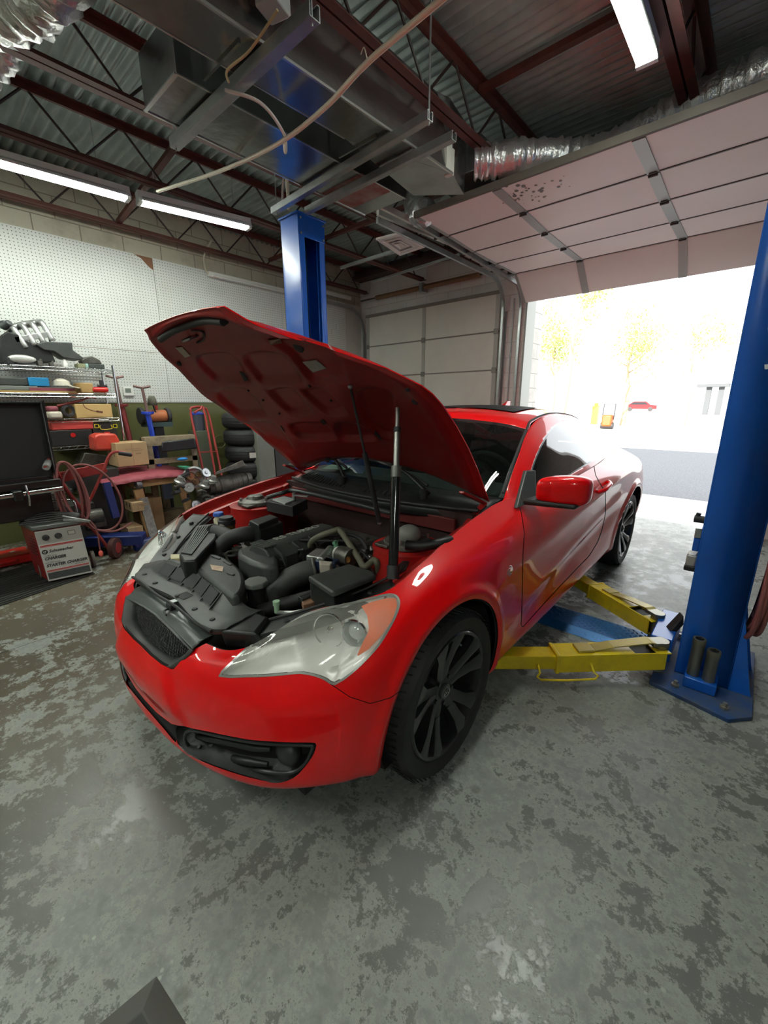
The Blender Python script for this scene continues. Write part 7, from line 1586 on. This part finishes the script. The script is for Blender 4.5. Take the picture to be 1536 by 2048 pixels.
# ---- grey cabinet
xc = -4.85; ya, yb = gX(520, 950, xc).y, gX(552, 950, xc).y
thing_mesh('grey_cabinet', lambda q: q.box(xc-.35, xc, ya, yb, 0, gX(530, 880, xc).z+.15), mat('dirty_grey_paint', (.20, .21, .18), .5, noise=(4, .6, (.15, .14, .10))), 'narrow dirty grey cabinet between the tyres and the raised hood', 'cabinet', bevel=.006)
thing_mesh('dark_cabinet', lambda q: q.box(xc-.35, xc-.02, yb+.02, yb+.55, 0, 1.2), mat('dark_cabinet', (.03, .028, .026), .5), 'dark cabinet behind the hood hinge, right of the grey cabinet', 'cabinet', bevel=.006)
# white sheet hanging on wall in the corner
q = MB(); q.prism([gY(662, 565, 5.3), gY(672, 552, 5.3), (gY(676, 560, 5.3)), gY(676, 612, 5.3), gY(660, 600, 5.3)], (0, .01, 0)); tag(q.build('hanging_sheet', wht, smooth=False), 'small white torn sheet hanging in the corner left of the closed door', 'sheet')
thing_mesh('cable', lambda q: q.tube([gY(673, 612, 5.35), gY(678, 650, 5.35), gY(684, 700, 5.35), gY(690, 760, 5.35)], .006, 6), mat('grey_cable2', (.2, .2, .19), .5), 'thin grey cable hanging in the corner left of the closed door', 'cable')
# ================================================================= CHARGER, CASE, TOOL CHEST, HOSE CART
bl, br_, tl, tr2 = gZ(97, 1163, .03), gZ(185, 1144, .03), None, None
fd = (br_-bl); fd.z = 0; W_ = fd.length; fd.normalize(); bd_ = Vector((-fd.y, fd.x, 0)); bd_ = bd_ if bd_.x < 0 else -bd_
Hc = .42
def chg():
    M = frame(bl, fd, bd_); # x along face, y into body, z up
    if M.to_3x3().col[2].z < 0: pass
    r = root('battery_charger', bl, 'wheeled battery charger with a white front panel and a red side on the ribbed mat', 'battery charger')
    up = Vector((0, 0, 1))
    def P(x, y, z): return bl+fd*x+bd_*y+up*z
    top = Hc
    # front leans back a little at the top
    q = MB(); q.hexa([P(0, 0, 0), P(W_, 0, 0), P(W_, .30, 0), P(-.07, .30, 0)], [P(-.02, .035, top), P(W_-.02, .035, top), P(W_-.02, .32, top), P(-.10, .32, top)]); q.build('case', mat('charger_red', (.24, .008, .012), .4, 0, .2), r, bevel=.006)
    q = MB(); q.hexa([P(0, -.004, 0), P(W_, -.004, 0), P(W_, .01, 0), P(0, .01, 0)], [P(-.02, .031, top-.01), P(W_-.02, .031, top-.01), P(W_-.02, .04, top-.01), P(-.02, .04, top-.01)]); fp_ = q.build('front_panel', mat('charger_white', (.52, .53, .50), .45), r, bevel=.003)
    def F(x, z, o=.0008):   # point on the front face, x,z in 0..1
        b = P(0, -.004, 0).lerp(P(W_, -.004, 0), x); t = P(-.02, .031, top-.01).lerp(P(W_-.02, .031, top-.01), x); n = -bd_; return b.lerp(t, z)+n*o
    def stripe(z0, z1, m_, x0=.03, x1=.97, nm='stripe'): q = MB(); q.add([F(x0, z0, .001), F(x1, z0, .001), F(x1, z1, .001), F(x0, z1, .001)], [(0, 1, 2, 3)]); q.build(nm, m_, fp_, fixn=False, smooth=False)
    rs_ = mat('stripe_red', (.45, .03, .03), .5); stripe(.690, .712, rs_); stripe(.676, .684, rs_); stripe(.195, .215, rs_); stripe(.180, .188, rs_)
    stripe(.035, .165, mat('charger_dark_panel', (.05, .06, .06), .4), nm='dark_panel')
    stripe(.74, .98, mat('charger_grey_top', (.34, .34, .31), .5), .0, 1., nm='grey_band')
    for x in (.20, .47): c = F(x, .86, .002); MB().lathe([(0, .02), (.016, .02), (.02, .008), (.024, .0)], c, -bd_, 20).build('knob', ink, fp_)
    q = MB(); q.add([F(.68, .84, .002), F(.86, .84, .002), F(.86, .93, .002), F(.68, .93, .002)], [(0, 1, 2, 3)]); mt = q.build('meter', mat('meter_frame', (.16, .15, .13), .4), fp_, fixn=False, smooth=False)
    q = MB(); q.add([F(.70, .855, .003), F(.84, .855, .003), F(.84, .915, .003), F(.70, .915, .003)], [(0, 1, 2, 3)]); q.build('meter_face', mat('meter_face', (.42, .41, .36), .4), mt, fixn=False, smooth=False)
    dn = (F(.5, 1)-F(.5, 0)); FM = lambda x, z: frame(F(x, z, .0012), fd, dn)
    text('Schumacher', .032, FM(.18, .585), ink, fp_, align='LEFT', shear=.3, bold=.0008); 
    q = MB(); q.torus(F(.10, .585, .001), -bd_, .015, .004, 24, 6); q.torus(F(.115, .592, .001), -bd_, .008, .0025, 20, 5); q.build('logo', ink, fp_)
    text('10/80 amp', .020, FM(.04, .50), mat('text_grey', (.18, .18, .17), .5), fp_, align='LEFT', shear=.25)
    text('CHARGER', .030, FM(.05, .445), mat('text_dark', (.06, .06, .06), .5), fp_, align='LEFT', shear=.25, bold=.0016)
    text('60/200 amp', .020, FM(.04, .365), mat('text_grey', (.18, .18, .17), .5), fp_, align='LEFT', shear=.25)
    text('STARTER CHARGER', .030, FM(.05, .305), mat('text_dark', (.06, .06, .06), .5), fp_, align='LEFT', shear=.25, bold=.0016)
    text('6/12 Volt', .018, FM(.66, .25), mat('text_grey', (.18, .18, .17), .5), fp_, align='LEFT', shear=.25)
    q = MB(); q.hexa([P(-.03, .015, top), P(W_-.01, .015, top), P(W_-.01, .33, top), P(-.11, .33, top)], [P(-.03, .02, top+.03), P(W_-.01, .02, top+.03), P(W_-.02, .33, top+.03), P(-.10, .33, top+.03)]); q.build('top_lid', mat('charger_grey_lid', (.08, .085, .08), .5), r, bevel=.006)
    for k in range(7): MB().bar(P(-.030, .08, .36-.025*k), P(-.064, .22, .36-.025*k), .004, .006).build('vent_slit', ink, r)
    for x in (-.045, W_+.02): MB().cyl(P(x, .22, .045), P(x+.03, .22, .045), .075, n=28).build('wheel', mat('grey_tyre', (.13, .125, .105), .6), r, bevel=.008)
    MB().tube([P(.0, .33, .30), P(.0, .34, .50), P(.03, .36, .56), P(W_*.8, .36, .57), P(W_-.01, .34, .54), P(W_-.01, .33, .35)], .009, 10, 5).build('push_handle', chrome, r)
    for k in range(5): MB().tube([P(-.10+.02*k, .12+.03*k, top+.045+.006*k), P(.1, .05+.04*k, top+.05+.01*k), P(.28, .12+.01*k, top+.045+.004*k), P(W_-.04, .06, top+.05)], .006, 8).build('coiled_lead', mat('lead_black', (.03, .03, .03), .5), r)
    cl = MB(); a_ = P(W_-.12, .05, top+.05); b2 = P(W_+.05, -.02, top+.02); cl.bar(a_, b2, .02, .02); cl.bar(a_+Vector((0, 0, .03)), b2+Vector((0, 0, .002)), .02, .012); cl.build('clamp', steel, r, bevel=.003)
    MB().tube([b2, b2+Vector((.01, .03, -.08)), b2+Vector((.0, .03, -.22)), b2+Vector((0, .03, -.26))], .006, 8).build('red_lead', hosem, r); MB().ball(b2+Vector((0, .03, -.29)), .022, 12, .8, .8, 1.3).build('red_clamp', mat('coral_plastic', (.70, .12, .09), .4), r)
chg()
# red tool case on the floor mat
r = root('tool_case', gZ(20, 1130, .01), 'flat bright red plastic tool case lying on the ribbed mat, left of the charger', 'case')
a0, a1 = gZ(-60, 1150, .01), gZ(68, 1122, .01); dd = (a1-a0).normalized(); nn_ = Vector((-dd.y, dd.x, 0)); nn_ = nn_ if nn_.x < 0 else -nn_
MB().prism([a0, a1, a1+nn_*.28, a0+nn_*.28], (0, 0, .085)).build('shell', redp, r, bevel=.014)
MB().tube([a0.lerp(a1, .45)+Vector((.005, 0, .045)), a0.lerp(a1, .47)+Vector((.035, -.01, .05)), a0.lerp(a1, .72)+Vector((.035, -.01, .05)), a0.lerp(a1, .74)+Vector((.005, 0, .045))], .009, 8, 3).build('handle', redp, r)
c = a1-dd*.12+nn_*.12+Vector((0, 0, .096)); MB().cbox(c, (.03, .04, .002), .5).build('sticker', wht, r)
# black tool chest with open lid
r = root('tool_chest', (-4.3, .3, 0), 'black tool chest with its lid open, at the left picture edge', 'tool chest')
xf = -4.25; pr_, pt = gX(106, 960, xf), gX(100, 803, xf); zt5, zb5, yr_ = pt.z, gX(100, 965, xf).z, gX(104, 900, xf).y
bk = mat('chest_black', (.010, .011, .011), .32); bki = mat('chest_inside', (.014, .016, .016), .5)
MB().box(xf-.06, xf-.045, -.55, yr_, zb5, zt5).build('lid_panel', bki, r, bevel=.01)
m = MB(); m.box(xf-.06, xf+.02, yr_-.02, yr_, zb5, zt5); m.box(xf-.06, xf+.02, -.55, yr_, zt5-.02, zt5); m.build('lid_rim', bk, r, bevel=.012)
MB().box(xf-.55, xf+.05, -.55, yr_+.01, zb5-.03, zb5+.03).build('chest_top', bk, r, bevel=.008)
MB().box(xf-.55, xf-.02, -.55, yr_-.06, .50, zb5-.03).build('chest_body', bk, r, bevel=.008)
hb_ = MB(); hb_.cyl((xf+.10, -.55, zb5-.075), (xf+.10, yr_+.0, zb5-.045), .020, n=16); hh = hb_.build('push_bar', chrome, r); 
for y in (yr_-.28,): MB().box(xf-.02, xf+.135, y-.03, y+.03, zb5-.10, zb5-.02).build('bar_clamp', bk, r, bevel=.01); MB().tube([(xf+.14, y+.05, zb5+.02), (xf+.15, y+.055, zb5-.06), (xf+.13, y+.05, zb5-.14)], .008, 8).build('hook', chrome, r)
MB().box(xf-.03, xf+.0, yr_-.55, yr_-.05, zb5+.02, zb5+.06).build('tray_edge', bk, r, bevel=.006)
for y in (-.5, yr_-.12): MB().box(xf-.5, xf-.44, y, y+.05, .0, .5).box(xf-.42, xf-.37, y, y+.05, 0, .5).build('leg', mat('bench_steel', (.10, .10, .095), .5, .5), r)
# red hose cart with maroon hose
def cart():
    x = -4.32; r = root('hose_cart', gX(180, 1040, x), 'red tubular cart wound with maroon hose between the charger and the work table', 'cart')
    g1 = [gX(92, 935, x+.12), gX(100, 918, x), gX(112, 940, x), gX(130, 975, x-.02), gX(165, 1020, x-.05)]
    MB().tube(g1, .016, 10).build('left_handle', redd, r); MB().cyl(g1[0], g1[0].lerp(g1[1], .6), .026).build('grey_grip', mat('grip_grey', (.25, .25, .24), .5), r)
    g2 = [gX(265, 910, x+.05), gX(225, 905, x), gX(205, 945, x-.02), gX(185, 990, x-.04), gX(165, 1025, x-.06)]
    MB().tube(g2, .013, 10).build('right_handle', redd, r); MB().cyl(gX(263, 910, x+.05), gX(237, 906, x+.03), .018).build('black_grip', ink, r)
    MB().bar(gX(118, 955, x-.02), gX(212, 935, x-.02), .02, .085, up=(0, 0, 1)).build('cross_plate', redd, r, bevel=.004)
    A_ = gX(160, 1030, x-.05); MB().tube([A_, Vector((A_.x, A_.y+.1, .25)), Vector((x-.02, gX(215, 1080, x).y, .10))], .014, 8).build('lower_tube', redd, r)
    w_ = gX(222, 1072, x+.02); MB().lathe([(0, .02), (.05, .02), (.055, .03), (.075, .03), (.095, .022), (.098, 0), (.095, -.022), (.07, -.03), (0, -.03)], (x, w_.y+.02, .098), (.65, .75, 0), 32).build('wheel', mat('dark_red_wheel', (.07, .02, .018), .6), r)
    MB().lathe([(0, .032), (.05, .032), (.055, .02)], (x, w_.y+.02, .098), (.65, .75, 0), 24).build('wheel_hub', redd, r)
    def loop(cx, cv, ru, rv, k, tilt=0.):
        P_ = []
        for t in np.linspace(0, 2*PI, 15)[:-1]:
            uu = cx+ru*math.cos(t)+tilt*math.sin(t); vv = cv+rv*math.sin(t); P_.append(gX(uu, vv, x+.05+.018*k+.02*math.sin(t)))
        MB().tube(P_, .0095, 8, 4, True).build('hose_loop', hosem, r)
    loop(140, 985, 24, 60, 0, 16); loop(143, 988, 27, 62, 1, 18); loop(137, 990, 24, 66, 2, 14); loop(146, 982, 26, 58, 3, 20); loop(185, 995, 56, 66, 1, 22)
    MB().tube([gX(165, 1030, x+.1), gX(190, 1058, x+.1), gX(230, 1062, x+.12), gX(262, 1046, x+.05)], .009, 8).build('hose_tail', hosem, r)
cart()
# under-shelf odds behind the cart
thing_mesh('wooden_box', lambda q: q.prism([gX(100, 978, -4.6), gX(125, 985, -4.6), gX(130, 1020, -4.6), (gX(112, 1012, -4.6))], (-.15, 0, 0)), mat('honey_wood', (.42, .28, .10), .6), 'small honey coloured wooden box behind the charger leads', 'box', bevel=.003)
thing_mesh('metal_casting', lambda q: (q.prism([gX(45, 990, -4.55), gX(110, 985, -4.55), (gX(118, 1020, -4.55)), gX(50, 1030, -4.55)], (-.2, 0, 0)), [q.cyl(gX(60+i*14, 1000, -4.54), gX(60+i*14, 1000, -4.52), .02, n=12) for i in range(4)]), castd, 'dark engine casting behind the battery charger', 'engine part', bevel=.008)
thing_mesh('dark_stand', lambda q: q.box(-4.95, -4.60, .78, 1.05, 0, .50), mat('dark_bench', (.03, .03, .028), .7), 'dark steel stand under the engine casting behind the charger', 'stand', bevel=.01)
thing_mesh('grimy_motor', lambda q: (q.cyl(gX(175, 1035, -4.6), gX(205, 1030, -4.6), .07, n=20), q.cbox(gX(190, 1045, -4.62), (.12, .16, .08))), castd, 'grimy electric motor on the floor behind the hose cart', 'motor', bevel=.005)
